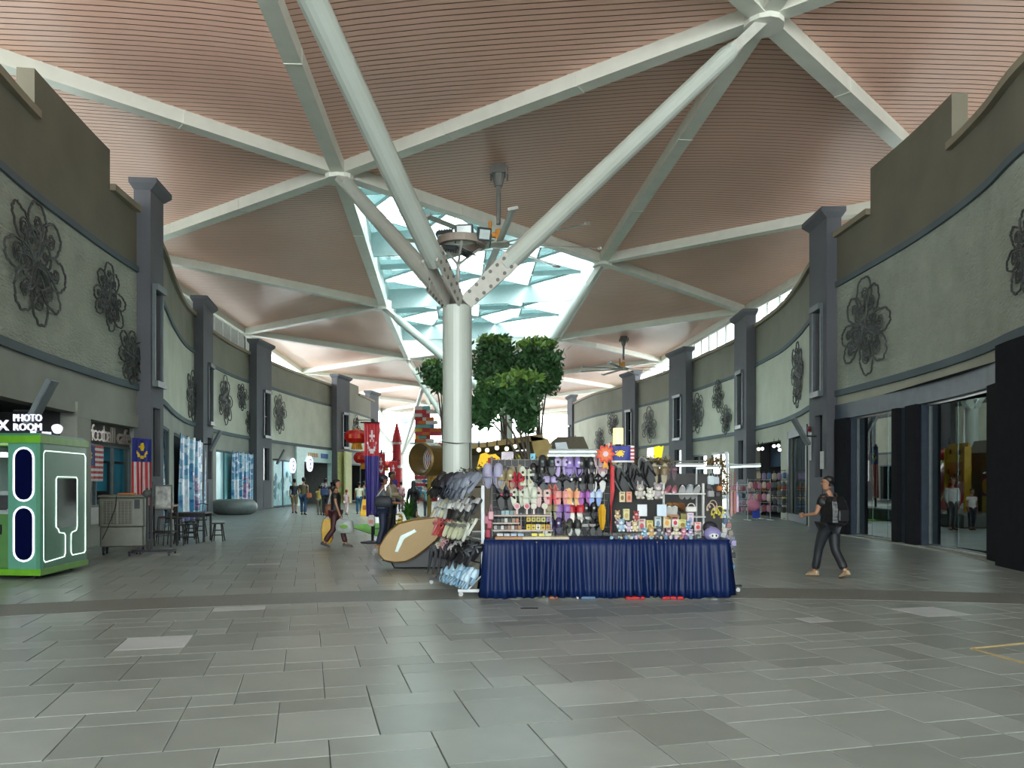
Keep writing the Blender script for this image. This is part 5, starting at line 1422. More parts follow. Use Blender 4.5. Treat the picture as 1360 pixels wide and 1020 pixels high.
# wet floor sign
t = thing('wet_floor_sign', 'yellow folding wet-floor sign left of the blue banners', 'floor sign', ground(484.5, 685), R(10))
for s in (-1, 1):
    b = MB(); b.loft([[(-.22, s*.2, 0), (.22, s*.2, 0), (.22, s*.22, 0), (-.22, s*.22, 0)], [(-.11, s*.02, .78), (.11, s*.02, .78), (.11, s*.04, .78), (-.11, s*.04, .78)]]); o = b.build('panel', pal(230, 175, 20), t)
b = MB(); b.box(-.1, .1, -.17, -.145, .3, .5); b.build('printed_panel', pal(180, 100, 20), o)
# artificial turf mat
b = MB(); P = [ground(462, 699), ground(505, 695), ground(560, 703), ground(560, 719), ground(505, 714), ]
b.loft([[(p.x, p.y, 0.0) for p in P], [(p.x, p.y, .02) for p in P]])
tag(b.build('turf_mat', mat('artificial_turf', lin(96, 150, 50), .9, var=.2, scale=60, bump=.4)), 'bright green artificial turf mat behind the man in the cap', 'mat')
# ---------------------------------------------------------------- massage chair, plant
zc = 14.6
def pz(px, py, z=zc): v = at(px, py, z); return (v.x, v.z)
mc = thing('massage_chair', 'gold-shelled reclining massage chair with silver chevron left of the slipper rack', 'massage chair', (0, 0, 0))
# side shell outline (picture x, y)
shell = [(505, 735), (505.5, 725), (513, 712), (520, 703), (531, 694), (550, 689), (580, 686), (596, 686), (600, 690), (592, 700), (582, 716), (566, 730), (552, 740), (541, 745), (526, 746), (512, 743)]
M_gold = pal(140, 112, 62, 0.4, var=.04, metal=.2)
def thick(poly, y0, y1, bev=.03):
    """side panel with rounded rim"""
    P = [Vector((x, 0, z)) for x, z in poly]; c = sum(P, Vector())/len(P)
    def ins(d_): return [p+(c-p).normalized()*d_ for p in P]
    b = MB(); b.loft([[Vector((p.x, y0, p.z)) for p in ins(bev)], [Vector((p.x, y0+bev, p.z)) for p in P], [Vector((p.x, y1-bev, p.z)) for p in P], [Vector((p.x, y1, p.z)) for p in ins(bev)]]); return b
poly = [pz(*q) for q in shell]
b = thick(poly, 14.35, 14.55); sp_ = b.build('side_shell', M_gold, mc)
b = thick([(x+.05, z+.02) for x, z in poly], 14.82, 14.97); b.build('side_shell', M_gold, mc)
chev = [(524, 733), (531.5, 711), (551, 702.5), (554, 705.5), (537, 715), (528, 734)]
b = thick([pz(*q, 14.35) for q in chev], 14.335, 14.36, .008); b.build('silver_chevron', pal(165, 178, 172, 0.2, metal=.4), sp_, label='silver chevron inlay')
foot = [(508, 744), (520, 747), (524, 754), (596, 753), (600, 700), (590, 690), (545, 726), (526, 740)]
b = thick([pz(*q) for q in foot], 14.5, 14.9); b.build('base', pal(34, 36, 42, 0.5), mc)
seat = [(548, 700), (556, 690), (580, 684), (600, 655), (614, 632), (624, 636), (612, 668), (600, 694), (570, 706)]
b = thick([pz(*q) for q in seat], 14.53, 14.9, .06); b.build('padded_seat', pal(56, 54, 54, 0.5), mc, smooth=False)
b = thick([pz(*q) for q in ((570, 690), (578, 672), (598, 660), (604, 676), (592, 692))], 14.4, 14.55, .04); b.build('arm_pad', pal(196, 186, 160, 0.5), mc)
# potted plant with yellow flowers
t = thing('flowering_plant', 'leafy green potted plant with yellow blooms behind the gold massage chair', 'plant', ground(540, 722)+Vector((0, .4, 0)))
b = MB(); b.lathe([(.16, 0), (.2, .45), (.22, .5), (.18, .5)], 16); b.build('pot', pal(60, 60, 58), t)
b = MB()
for i in range(70):
    a = rnd.random()*2*PI; L = .35+.45*rnd.random(); sp2 = .1+.35*rnd.random()
    p0 = Vector((0, 0, .45)); p1 = Vector((math.cos(a)*sp2*.4, math.sin(a)*sp2*.4, .45+L*.7)); p2 = Vector((math.cos(a)*sp2, math.sin(a)*sp2, .45+L))
    sd = Vector((-math.sin(a), math.cos(a), 0))*.025
    b.add([p0-sd*.3, p0+sd*.3, p1-sd, p1+sd, p2], [(0, 1, 3, 2), (2, 3, 4)])
b.build('leaves', pal(60, 120, 44, 0.5), t, kind='stuff')
b = MB()
for i in range(26):
    a = rnd.uniform(2.4, 4.0); r_ = .18+.16*rnd.random(); b.ball((math.cos(a)*r_, math.sin(a)*r_-.05, .35+.4*rnd.random()), .035, .03, .025, 6)
b.build('yellow_flowers', pal(236, 200, 40), t, kind='stuff')

# ---------------------------------------------------------------- the stall
tb = thing('stall_table', 'long trestle table hidden behind the navy pleated skirt', 'table', (1.28, 11.15, 0))
b = MB(); b.cbox(-1.62, 1.66, -.38, .42, .74, .775, .01); b.build('tabletop', pal(150, 130, 110), tb)
for x in (-1.5, -.05, 1.55):
    for y in (-.3, .34): b = MB(); b.box(x-.02, x+.02, y-.02, y+.02, 0, .74); b.build('leg', M_steel, tb)
# skirt: three sides of pleated cloth, gathered at the top
b = MB(); path = [(-.36, 11.55), (-.37, 10.76), (2.93, 10.76), (2.98, 11.55)]
pts = []
for (a, c) in zip(path, path[1:]):
    A_, C_ = Vector((*a, 0)), Vector((*c, 0)); n = int((C_-A_).length/.022)
    nn_ = Vector(((C_-A_).y, -(C_-A_).x, 0)).normalized()
    for i in range(n): pts.append((A_.lerp(C_, i/n), nn_))
rows = 7; rings = []
for j in range(rows+1):
    v = j/rows; z_ = .79-.775*v; ring_ = []
    for i, (p, nn_) in enumerate(pts):
        s = i*.022
        amp = (.007+.040*v**.6)*(1+.5*math.sin(s*4.3+1))
        ph = s*2*PI/.105+2.2*math.sin(s*2.3)+1.3*math.sin(s*7.1+v*1.5)
        ring_.append(p+nn_*(amp*(math.sin(ph)+.35*math.sin(2.3*ph+1))+.05*v)+Vector((0, 0, z_+(.012*math.sin(s*5)+.01*math.sin(s*17) if j == rows else 0))))
    rings.append(ring_)
b.loft(rings, cap=False, closed=False)
sk_ = b.build('table_skirt', mat('navy_satin', lin(10, 29, 66), 0.5, spec=.25, var=.06, sheen=.3), smooth=True)
so = sk_.modifiers.new('s', 'SOLIDIFY'); so.thickness = .004
tag(sk_, 'navy blue pleated satin skirt round the long sales table', 'table skirt')
b = MB(); b.box(-.36, 2.95, 10.77, 11.56, .778, .792); tag(b.build('table_cloth', MATS['navy_satin']), 'navy cloth laid flat over the sales table top', 'cloth')
# small bits of colour showing under the skirt
for k_, (px, w_, c, lab) in enumerate(((735, .12, (150, 90, 60), 'brown carton edge'), (767, .03, (220, 220, 225), 'white paper roll end'), (781, .2, (90, 120, 150), 'folded blue plastic'), (843, .26, (190, 30, 30), 'red plastic bag, left one'), (893, .3, (190, 30, 34), 'red plastic bag, right one'))):
    p = ground(px, 795.5); b = MB(); b.cbox(-w_/2, w_/2, 0, .2, 0, .035, .01)
    tag(b.build('stored_goods', pal(*c), loc=(p.x, 10.66, 0)), lab+' peeping out under the blue table skirt', 'goods')

# ---- slippers: one master per style; two soles and two uppers; origin at the sole centre, soles face -Y, toes up
def slipper_master(style):
    """returns (sole mesh, upper mesh, insole mesh) for a pair seen from above, in the XZ plane facing -Y"""
    def foot(cx, w_, L, y0, y1, mb, m=1, inset=0):
        pr = []
        n = 18
        for i in range(n):
            a = 2*PI*i/n; x = math.cos(a); z = math.sin(a)
            ww = w_*(1.0 if z > 0 else .82)*(1-.10*math.exp(-((z+.1)/.3)**2)); pr.append((cx+x*(ww-inset)+.006*m*z, z*(L-inset)))
        P = [Vector((x, 0, z)) for x, z in pr]
        mb.loft([[Vector((p.x, y, p.z)) for p in P] for y in (y0, y1)])
    s = MB(); foot(-.052, .046, .125, -.0, .03, s, -1); foot(.052, .046, .125, .0, .03, s, 1)
    ins = MB(); foot(-.052, .046, .125, -.004, .001, ins, -1, .008); foot(.052, .046, .125, -.004, .001, ins, 1, .008)
    u = MB()
    for cx, m_ in ((-.052, -1), (.052, 1)):
        if style == 'slide':
            rings = []
            for z_ in (.085, .06, .03, .0): rings.append([Vector((cx+math.cos(a)*.05*(1+(.0 if z_ < .07 else -.1)), -.004-math.sin(a)*(.045 if z_ < .08 else .03), z_)) for a in [PI*i/8 for i in range(9)]])
            inner = [[Vector((p.x, p.y*.8, p.z)) for p in r_] for r_ in rings]
            u.loft(rings, cap=False, closed=False); u.loft(inner, cap=False, closed=False)
        elif style == 'clog':
            rings = []
            for z_, w_, h_ in ((.122, .02, .015), (.10, .04, .035), (.06, .048, .05), (.02, .05, .055), (-.01, .05, .05)): rings.append([Vector((cx+math.cos(a)*w_, -.004-math.sin(a)*h_, z_)) for a in [PI*i/8 for i in range(9)]])
            u.loft(rings, cap=False, closed=False)
            u.tube([(cx-.047, -.02, 0), (cx-.04, -.035, -.07), (cx, -.04, -.12), (cx+.04, -.035, -.07), (cx+.047, -.02, 0)], .006, 5)
        elif style == 'thong':
            u.tube([(cx-.042, -.005, -.01), (cx-.02, -.03, .04), (cx, -.02, .085), (cx+.02, -.03, .04), (cx+.042, -.005, -.01)], .008, 5)
        elif style == 'cross':
            for q in (-1, 1): u.tube([(cx-q*.045, -.005, .0), (cx-q*.02, -.035, .03), (cx+q*.02, -.035, .055), (cx+q*.045, -.005, .085)], .013, 5)
        elif style == 'bow':
            rings = [[Vector((cx+math.cos(a)*.05, -.004-math.sin(a)*.042, z_)) for a in [PI*i/8 for i in range(9)]] for z_ in (.07, .03)]
            u.loft(rings, cap=False, closed=False)
            for q in (-1, 1): u.ball((cx+q*.02, -.052, .05), .018, .008, .014, 6)
            u.ball((cx, -.055, .05), .007, .007, .008, 6)
    return s, u, ins
SM = {}
for st_ in ('slide', 'clog', 'thong', 'cross', 'bow'):
    s, u, ins = slipper_master(st_)
    objs = [q.build(n_, M_white) for q, n_ in ((s, 'soles'), (u, 'uppers'), (ins, 'insoles'))]
    SM[st_] = [o.data for o in objs]
    for o in objs: D.objects.remove(o)
_sm = {}
def colmesh(me, m, key):
    k = (me.name, m.name)
    if k not in _sm:
        c = me.copy(); c.materials.clear(); c.materials.append(m); _sm[k] = c
    return _sm[k]
def slippers(p, style, sole, upper, label, insole=None, group=None, scale=1.0, rot=(0, 0, 0), charm=None, cat='slippers'):
    t = thing('pair_of_slippers', label, cat, p, 0, group); t.rotation_euler = rot; t.scale = (scale,)*3
    for n_, me, c in zip(('soles', 'uppers', 'insoles'), SM[style], (sole, upper, insole or sole)):
        o = D.objects.new(n_, colmesh(me, pal(*c, 0.5), n_)); C.objects.link(o); o.parent = t
    if charm:
        b = MB()
        for q in (-1, 1): b.ball((q*.052, -.055, .045), .017, .01, .017, 8)
        b.build('charms', pal(*charm), t)
    return t
# grid wall behind the slippers
gw = thing('grid_rack', 'wire grid rack behind the table on which the front slippers hang', 'rack', (0.75, 11.86, 0))
b = MB()
x0_, x1_ = -1.05, .72
for i in range(19): x = x0_+(x1_-x0_)*i/18; b.box(x-.003, x+.003, -.004, .004, .8, 1.92)
for i in range(12): z_ = .8+i*.1; b.box(x0_, x1_, -.007, .001, z_-.003, z_+.003)
b.build('wire_grid', pal(150, 152, 150), gw, kind='stuff')
for x in (x0_, x1_): b = MB(); b.tube([(x, 0, 0), (x, 0, 1.95)], .018, 8); b.box(x-.02, x+.02, -.3, .3, 0, .04); b.build('upright', pal(120, 122, 120), gw)
b = MB(); b.box(x0_, x1_, .02, .03, .85, 1.9); b.build('backing_sheet', pal(44, 43, 43), gw)
K1 = (20, 20, 22); K2 = (40, 40, 44)
LIL = (170, 150, 200); PUR = (120, 80, 150)
slw = [  # px, py, style, sole, upper, words, scale, charm
 (655, 632, 'clog', (150, 150, 175), (160, 158, 185), 'grey-lilac clogs', 1.25, None), (672, 637, 'clog', (140, 126, 90), (150, 136, 98), 'olive clogs', 1.05, (220, 220, 200)),
 (686.5, 639, 'clog', (150, 24, 44), (165, 28, 48), 'crimson clogs', .95, (20, 20, 20)), (700, 632, 'slide', (198, 202, 180), (200, 204, 184), 'cream slides, upper pair', .95, (40, 40, 40)), (700, 645, 'slide', (200, 202, 182), (205, 208, 190), 'cream slides, lower pair', .9, (180, 170, 80)),
 (714, 628, 'clog', K1, K1, 'black clogs, topmost near the red-collared pair', .95, (130, 130, 130)), (716, 643, 'cross', K1, (30, 34, 48), 'black cross-strap sandals', 1.0, None), (727, 619, 'clog', K1, K2, 'black clogs under the tube light end', 1.1, (90, 120, 120)),
 (746, 619, 'slide', LIL, (190, 176, 214), 'spotted lilac slides', 1.05, (60, 50, 70)), (762.4, 620, 'clog', (132, 110, 176), (146, 122, 190), 'violet clogs in the top row', 1.05, (220, 215, 230)), (778.8, 621, 'clog', K1, K2, 'tall black clogs in the top row', 1.15, (140, 140, 140)), (794, 619, 'clog', (186, 140, 150), (216, 196, 200), 'dusty pink and white clogs in the top row', 1.15, K1),
 (731, 641, 'slide', K1, (170, 158, 200), 'lilac-strapped black slides', .9, None), (747, 640, 'cross', K1, K2, 'black cross-strap sandals left of the white-trimmed pair', 1.0, None), (765, 642, 'bow', K1, K1, 'black sandals with white bead trim', 1.0, (226, 226, 226)), (779, 641, 'clog', K1, K1, 'plain black clogs, second row', 1.0, None), (794.7, 640, 'cross', (210, 210, 206), (24, 24, 24), 'black and white sport sandals, second row', 1.05, None),
 (672, 663, 'cross', K1, K1, 'wide black sandals with pink beads', 1.15, (170, 60, 90)), (688, 659, 'slide', (196, 200, 176), (200, 206, 186), 'cream patterned slides, left of the round pattern pair', 1.0, (60, 60, 60)), (704, 660, 'clog', (206, 208, 190), (196, 202, 184), 'cream clogs with round pattern', 1.0, None), (721, 660, 'slide', (206, 160, 160), (216, 190, 180), 'blush slides with dark dots', 1.0, (30, 30, 30)),
 (733.5, 652, 'thong', (170, 60, 50), (190, 80, 60), 'small brick-red thong pair', .65, None), (734, 663, 'slide', (196, 60, 70), (210, 80, 84), 'coral red slides', .7, None), (746.5, 661, 'slide', (214, 130, 124), (222, 150, 140), 'salmon slides', .95, None), (761.8, 661, 'slide', (226, 176, 110), (232, 160, 120), 'peach and yellow slides', .95, None), (777, 661, 'slide', (150, 70, 150), (160, 96, 170), 'magenta purple slides', .9, None), (790.6, 661, 'slide', (120, 150, 210), (190, 210, 235), 'sky blue slides', .85, None),
 (734, 679, 'slide', (140, 134, 96), (150, 140, 104), 'olive slides, right of the hand fans', .95, None), (748, 680, 'slide', PUR, (140, 100, 170), 'purple slides in the fourth row', 1.05, None), (765, 681, 'slide', (220, 214, 204), (176, 30, 44), 'white slides with red straps', 1.1, None), (783.5, 679, 'clog', K1, K1, 'black clogs at the right end of the fourth row', .9, (190, 190, 190)),
 (737, 699, 'clog', (54, 44, 84), (64, 50, 90), 'dark violet clogs low on the rack', .9, (200, 200, 210)), (749, 701, 'cross', (60, 58, 50), (74, 72, 60), 'dark olive sandals low on the rack', .95, None), (762, 701, 'clog', (180, 186, 176), (40, 42, 40), 'black clogs with pale outline, lowest row', .95, None), (776, 693, 'bow', K1, (190, 190, 186), 'black slides with white bow, upper', .85, None), (782, 702, 'bow', K1, (186, 186, 182), 'black slides with grey bow, lower', .85, None), (792, 701, 'cross', (26, 28, 34), K1, 'black sandals at the right end of the lowest row', .9, None),
]
for (px, py, st_, so_, up_, wd, sc, ch) in slw:
    p = at(px, py, 11.72); slippers(p, st_, so_, up_, wd+' hanging on the front slipper rack', scale=sc*1.22, charm=ch, group='slippers on the front grid rack', rot=(R(rnd.uniform(-6, 4)), 0, R(rnd.uniform(-8, 8))))
# a second, darker layer of pairs packed behind the front ones
FC = [((30, 30, 34), 'black'), ((66, 60, 52), 'dark brown'), ((44, 46, 70), 'dark indigo'), ((90, 86, 80), 'taupe'), ((28, 28, 30), 'jet black'), ((70, 40, 60), 'plum'), ((110, 104, 92), 'stone grey')]
for ri, (py, rw) in enumerate(((629, 'top'), (651, 'second'), (672, 'third'), (692, 'bottom'))):
    xs_ = [664+11.3*i+(5 if ri % 2 else 0) for i in range(12)] if ri < 2 else [734+11*i for i in range(6)]
    for i, x in enumerate(xs_):
        c, wd = FC[(i*3+ri*2) % 7]
        slippers(at(x, py, 11.80), ('cross', 'slide', 'clog', 'bow')[(i+ri) % 4], c, tuple(int(v*1.25) for v in c), '%s pair tucked behind, %s from left, %s back row of the slipper rack' % (wd, ORD[i], rw), scale=1.05, group='slippers packed in the back rows of the grid rack', rot=(0, R(rnd.uniform(-12, 12)), 0))
TC = [((150, 190, 200), 'mint'), ((200, 170, 190), 'pink'), ((190, 180, 150), 'beige'), ((120, 100, 150), 'violet'), ((210, 206, 200), 'white'), ((90, 84, 80), 'grey'), ((196, 130, 90), 'tan'), ((110, 150, 190), 'blue')]
for rw, z_, y_ in (('front', 10.83, 717.5), ('rear', 10.98, 713)):
    for i in range(18):
        c, wd = TC[(i*5+(3 if rw == 'rear' else 0)) % 8]; x = 812+6.6*i+(3 if rw == 'rear' else 0)
        t = thing('trinket', '%s trinket, %s from left in the %s row along the table edge' % (wd, ORD[i], rw), 'trinket', at(x, y_, z_)+Vector((0, 0, .0)), R(rnd.uniform(0, 90)), 'trinkets along the table edge')
        t.location.z = .793
        b = MB(); b.cbox(-.022, .022, -.018, .018, 0, rnd.uniform(.03, .055), .006); b.build('trinket_body', pal(*c), t)
        b = MB(); b.tube([(-.01, 0, .03), (0, 0, .07), (.01, 0, .03)], .003, 4); b.build('ring', pal(150, 150, 150), t)
# big black flip-flops right of the flag
for i, (px, py) in enumerate(((829, 633), (836, 638), (848, 628), (856, 634))):
    slippers(at(px, py, 11.6-.1*(i % 2)), 'thong', (18, 19, 22) if i % 2 else (120, 124, 124), K1, 'large black flip-flops with grey rims, %s of the fan of four' % ORD[i], scale=1.75, insole=(24, 26, 30), rot=(R(-8), R(-14), R(8)))
slippers(at(876, 630, 11.6), 'slide', (96, 88, 66), (112, 96, 70), 'khaki slides hanging right of the big flip-flops', scale=1.35, insole=(150, 140, 110))
slippers(at(891, 628, 11.7), 'bow', (60, 30, 40), (150, 100, 120), 'dark floral slides under the short tube lights', scale=.95)

# ---- left end rack, slippers edge-on
la = Vector((-.40, 10.95, 0)); lb = Vector((-.98, 12.3, 0)); lt = (lb-la).normalized(); ln_ = Vector((-lt.y, lt.x, 0))  # outward = left
if ln_.x > 0: ln_ = -ln_
lr = thing('end_rack', 'white wheeled frame rack loaded with slippers at the left end of the table', 'rack', (0, 0, 0))
M_wr = pal(196, 202, 206, 0.4)
b = MB(); b.box(la.x-.022, la.x+.022, la.y-.022, la.y+.022, .07, 1.52); b.build('front_post', M_wr, lr)
b = MB(); q = lb; b.box(q.x-.02, q.x+.02, q.y-.02, q.y+.02, .07, 1.62); b.build('rear_post', pal(60, 62, 64), lr)
for q, dx0, dx1, m_ in ((la, -.34, .10, M_wr), (lb, -.3, .1, pal(60, 62, 64))):
    b = MB(); b.box(q.x+dx0, q.x+dx1, q.y-.025, q.y+.025, .06, .10); b.tube([(q.x, q.y, .3), (q.x-.2, q.y, .1)], .012, 6); b.build('foot', m_, lr)
    for dx in (dx0+.04, dx1-.04):
        b = MB(); b.lathe([(.032, -.012), (.032, .012)], 12, Matrix.Translation((q.x+dx, q.y, .032)) @ Rx); b.box(q.x+dx-.01, q.x+dx+.01, q.y-.015, q.y+.015, .03, .07); b.build('caster', pal(180, 182, 180), lr)
for z_ in (.45, .78, 1.05, 1.3, 1.5):
    b = MB(); b.tube([la+Vector((0, 0, z_)), lb+Vector((0, 0, z_))], .012, 6); b.build('rail', M_wr if z_ in (.78, 1.05) else pal(70, 72, 74), lr)
b = MB(); b.tube([la+Vector((0, 0, .2)), lb+Vector((0, 0, .2))], .015, 6); b.build('rail', pal(70, 72, 74), lr)
rowsL = [
 (1.56, [((28, 30, 36), K1, 'thick black'), ((30, 32, 38), K1, 'matt black'), ((24, 26, 30), (30, 34, 44), 'black and slate'), ((90, 96, 110), (80, 86, 100), 'slate grey'), ((110, 118, 132), (100, 108, 122), 'blue-grey'), ((130, 136, 150), (110, 118, 134), 'pale blue-grey')], 1.35, 'top'),
 (1.24, [((196, 200, 200), (190, 196, 198), 'white'), ((204, 204, 164), (206, 206, 176), 'cream yellow'), ((190, 196, 190), (170, 176, 172), 'grey-white'), ((40, 40, 40), (214, 214, 210), 'white-bowed black'), ((60, 58, 52), (200, 200, 196), 'white-strapped dark'), ((36, 36, 38), (190, 190, 190), 'white-dotted black'), ((46, 46, 48), (160, 160, 160), 'grey-strapped black')], 1.15, 'second'),
 (.96, [((196, 110, 116), (206, 130, 134), 'rose pink'), ((190, 84, 80), (200, 100, 92), 'coral'), ((150, 40, 52), (160, 50, 60), 'crimson'), ((200, 204, 170), (90, 90, 80), 'cream and grey'), ((204, 206, 176), (110, 110, 100), 'ivory'), ((196, 200, 170), (120, 120, 110), 'pale khaki'), ((190, 194, 180), (130, 130, 120), 'bone')], 1.1, 'third'),
 (.62, [((34, 34, 38), (214, 200, 180), 'cream-trimmed black'), ((30, 30, 34), (220, 170, 176), 'pink-trimmed black'), ((26, 28, 34), K2, 'charcoal'), ((24, 26, 30), (190, 190, 190), 'white-tagged black'), ((22, 24, 30), K1, 'jet black'), ((30, 32, 36), K2, 'dark grey'), ((28, 30, 36), (80, 84, 90), 'grey-black')], 1.15, 'fourth'),
 (.28, [((120, 160, 190), (150, 190, 214), 'light blue'), ((130, 170, 200), (160, 200, 222), 'sky blue'), ((140, 178, 204), (170, 204, 226), 'pale blue'), ((110, 150, 184), (140, 180, 206), 'steel blue'), ((146, 180, 206), (180, 208, 226), 'ice blue')], .95, 'bottom')]
styles = ['clog', 'slide', 'bow', 'cross', 'clog']
for ri, (z_, items, sc, rw) in enumerate(rowsL):
    n = len(items)
    for i, (so_, up_, cw) in enumerate(items):
        f = (n-1-i)/(max(n-1, 1)); f = .04+.92*f if ri < 4 else .02+.6*f
        for rep in range(2):
            q = la.lerp(lb, min(1, f+rep*.06))+ln_*(.10+.06*rep+.05*((ri+1) % 2)); q.z = z_-.02*rep-.05*(rep)
            yaw = math.atan2(ln_.x, -ln_.y)
            slippers(q, styles[ri], so_, up_, '%s slippers, %s pair in the %s row of the left end rack' % (cw, ('outer' if rep else 'inner'), rw), scale=sc, rot=(R(-28+rnd.uniform(-10, 10)), R(rnd.uniform(-14, 14)), yaw+R(rnd.uniform(-30, 30))), cat='slippers', group='slippers on the left end rack')
# socks / straps packed below, hanging folded umbrellas
for i in range(6):
    q = la.lerp(lb, .98-.1*i)+ln_*(.3-.03*i); b = MB(); b.tube([q+Vector((0, 0, .62)), q+Vector((.02, 0, .5)), q+ln_*.02+Vector((-.02, 0, .18))], [.008, .035, .012], 8)
    o = b.build('folded_umbrella', pal(40+6*i, 44+4*i, 50+3*i)); tag(o, 'dark folded umbrella, %s from the left in the bundle on the left end rack' % ORD[i], 'umbrella')

# ---- trays, boxes and small goods on the table: px, py(bottom), w px, h px, colour, kind, words
def pxbox(px, pyb, wpx, hpx, z, col, name, label, cat, dep=.06, front=None, rz=0):
    p = at(px, pyb, z); w_, h_ = wpx*z/F, hpx*z/F
    t = thing(name, label, cat, p, rz, {'small_pack': 'small packs on the display shelves', 'gift_box': 'card boxes on the right of the table'}.get(name))
    b = MB(); b.cbox(-w_/2, w_/2, 0, dep, 0, h_, .004); b.build('carton', pal(*col), t)
    if front:
        b = MB(); b.prism([(math.cos(a)*w_*.28, h_*.42+math.sin(a)*h_*.24) for a in [2*PI*i/10 for i in range(10)]], -.003, .001); b.box(-w_*.3, w_*.3, -.003, .001, h_*.8, h_*.9)
        b.build('front_print', pal(*front), t)
    return t
tray = [(676, 718, 37, 5, (168, 120, 70), 'shallow orange-brown wooden tray edge at the left of the table'), (713, 718, 38, 5, (196, 186, 160), 'pale wooden tray in the middle of the row of trays'), (744, 718, 24, 5, (190, 178, 150), 'pale wooden tray, right one of the row of trays')]
for px, pb, w_, h_, c, lab in tray: pxbox(px, pb, w_, h_, 10.80, c, 'tray', lab, 'tray', .28)
# wire shelf tower with pale shelves on the left of the table
sh = thing('display_shelf', 'low white tiered display shelf on the left of the table', 'shelf', (0, 0, 0))
for py, x0, x1 in ((684.5, 654, 731), (694.5, 654, 690), (704, 654, 734)):
    p = at(x0, py, 11.3); q_ = at(x1, py, 11.3); b = MB(); b.box(p.x, q_.x, 11.22, 11.42, p.z-.012, p.z+.008); b.build('shelf_board', pal(186, 170, 160), sh)
for x in (654, 692, 732): p = at(x, 684, 11.4); b = MB(); b.box(p.x-.006, p.x+.006, 11.4, 11.42, .792, p.z+.03); b.build('shelf_post', pal(190, 192, 190), sh)
# hand fans
for i, (px, c, wd) in enumerate(((686.7, (206, 120, 140), 'pink and white hand fan, left one'), (699.8, (196, 90, 110), 'pink hand fan with darker face, second one'), (709, (206, 206, 190), 'cream hand fan, third in the row'), (723.5, (200, 204, 176), 'cream-green hand fan, right one'))):
    t = thing('hand_fan', wd+' standing on the top display shelf', 'hand fan', at(px, 684, 11.26)+Vector((0, 0, .01)))
    b = MB(); b.lathe([(.042, -.012), (.047, 0), (.042, .012)], 18, Matrix.Translation((0, 0, .115)) @ Rx); b.build('fan_head', pal(214, 196, 190), t)
    b = MB(); b.lathe([(.032, .008), (.03, .018)], 14, Matrix.Translation((0, 0, .115)) @ Rx); b.build('fan_grille', pal(*c), t)
    b = MB(); b.cbox(-.014, .014, -.012, .012, 0, .075, .005); b.build('handle', pal(216, 200, 194), t)
# small packs on the shelf levels
packs = []
cols1 = [(60, 66, 74), (40, 42, 48), (130, 160, 168), (150, 176, 180), (110, 140, 140), (170, 150, 140)]
for i in range(6): packs.append((657+i*5.6, 684.3, 5, 6.5, cols1[i], 'small glassy pack', 'first shelf level'))
for i in range(7): packs.append((657+i*5.0, 694.3, 4.4, 6, [(44, 46, 50), (60, 62, 66), (90, 90, 86), (190, 190, 180), (60, 64, 60), (150, 130, 110), (176, 110, 80)][i], 'small dark pack', 'second shelf level'))
for i in range(8): packs.append((658+i*4.6, 703.8, 4.2, 6, [(176, 180, 180), (70, 70, 74), (200, 200, 196), (90, 90, 90), (160, 120, 100), (190, 190, 190), (120, 80, 60), (176, 120, 80)][i], 'small white or dark pack', 'lowest shelf level'))
for i, (c) in enumerate([(216, 190, 70), (208, 196, 110), (214, 206, 120), (206, 210, 130), (150, 140, 180)]): packs.append((702+i*6.6, 693, 5.6, 7, c, 'yellow card pack', 'upper right shelf'))
for i, (c) in enumerate([(226, 196, 40), (222, 200, 70), (236, 232, 210), (214, 186, 60), (200, 150, 60)]): packs.append((702+i*6.4, 703.6, 5.8, 7.2, c, 'bright yellow pack', 'middle right shelf'))
for i, (c) in enumerate([(190, 200, 206), (170, 186, 200), (160, 180, 204), (150, 176, 200), (60, 60, 60), (216, 210, 90), (206, 200, 110), (190, 196, 150)]): packs.append((664+i*9.2, 713, 8, 4.5, c, 'flat pack', 'front of the trays'))
for i, (px, pb, w_, h_, c, nm, wh) in enumerate(packs):
    near = packs[i-1][6] == wh if i else False
    k_ = sum(1 for q in packs[:i] if q[6] == wh)
    pxbox(px, pb, w_, h_, 11.3 if 'shelf' in wh else 10.95, c, 'small_pack', '%s, %s from the left on the %s' % (nm, ORD[k_], wh), 'pack', .05, front=(120, 90, 70) if 'yellow' in nm else None)
# right hand half: card boxes with prints
cards = [(826.5, 667, 7.5, 14, (206, 190, 150), (120, 90, 50), 'tan card box with brown print, upper row, left'), (835.5, 667, 7.5, 14, (214, 150, 120), (180, 90, 60), 'orange card box, upper row, right'),
 (832, 691, 8.5, 15, (210, 206, 150), (190, 160, 90), 'pale yellow box above the small toys'), (852.5, 706, 10, 17, (206, 200, 190), (200, 80, 90), 'white and red box left of the yellow-framed one'), (863, 706, 9, 15, (206, 190, 110), (150, 120, 60), 'yellow and green box in the lower row'),
 (874, 702, 9, 16, (196, 206, 206), (100, 130, 150), 'pale blue card box in the lower row'), (886, 701, 10, 15.5, (216, 206, 170), (220, 150, 60), 'cream card box with orange print'), (897, 700, 9, 13.5, (216, 214, 210), (190, 40, 60), 'white card box with red print'), (906.5, 702, 10, 12, (206, 206, 130), (160, 130, 60), 'greenish yellow card box'),
 (927, 705, 9.5, 11.5, (220, 196, 196), (206, 60, 60), 'white box with red face'), (927, 715, 9.5, 9, (200, 196, 190), (60, 60, 60), 'grey-white box with dark print in the front row'), (917, 698, 9, 17, (214, 190, 196), (140, 150, 190), 'tall pink patterned box'), (836, 716, 34, 4, (96, 108, 110), None, 'long low grey display block'),
 (893, 690, 16, 7, (150, 108, 70), None, 'brown shoebox under the pale shoes'), (908, 690, 8, 8, (120, 110, 50), None, 'olive box right of the brown shoebox')]
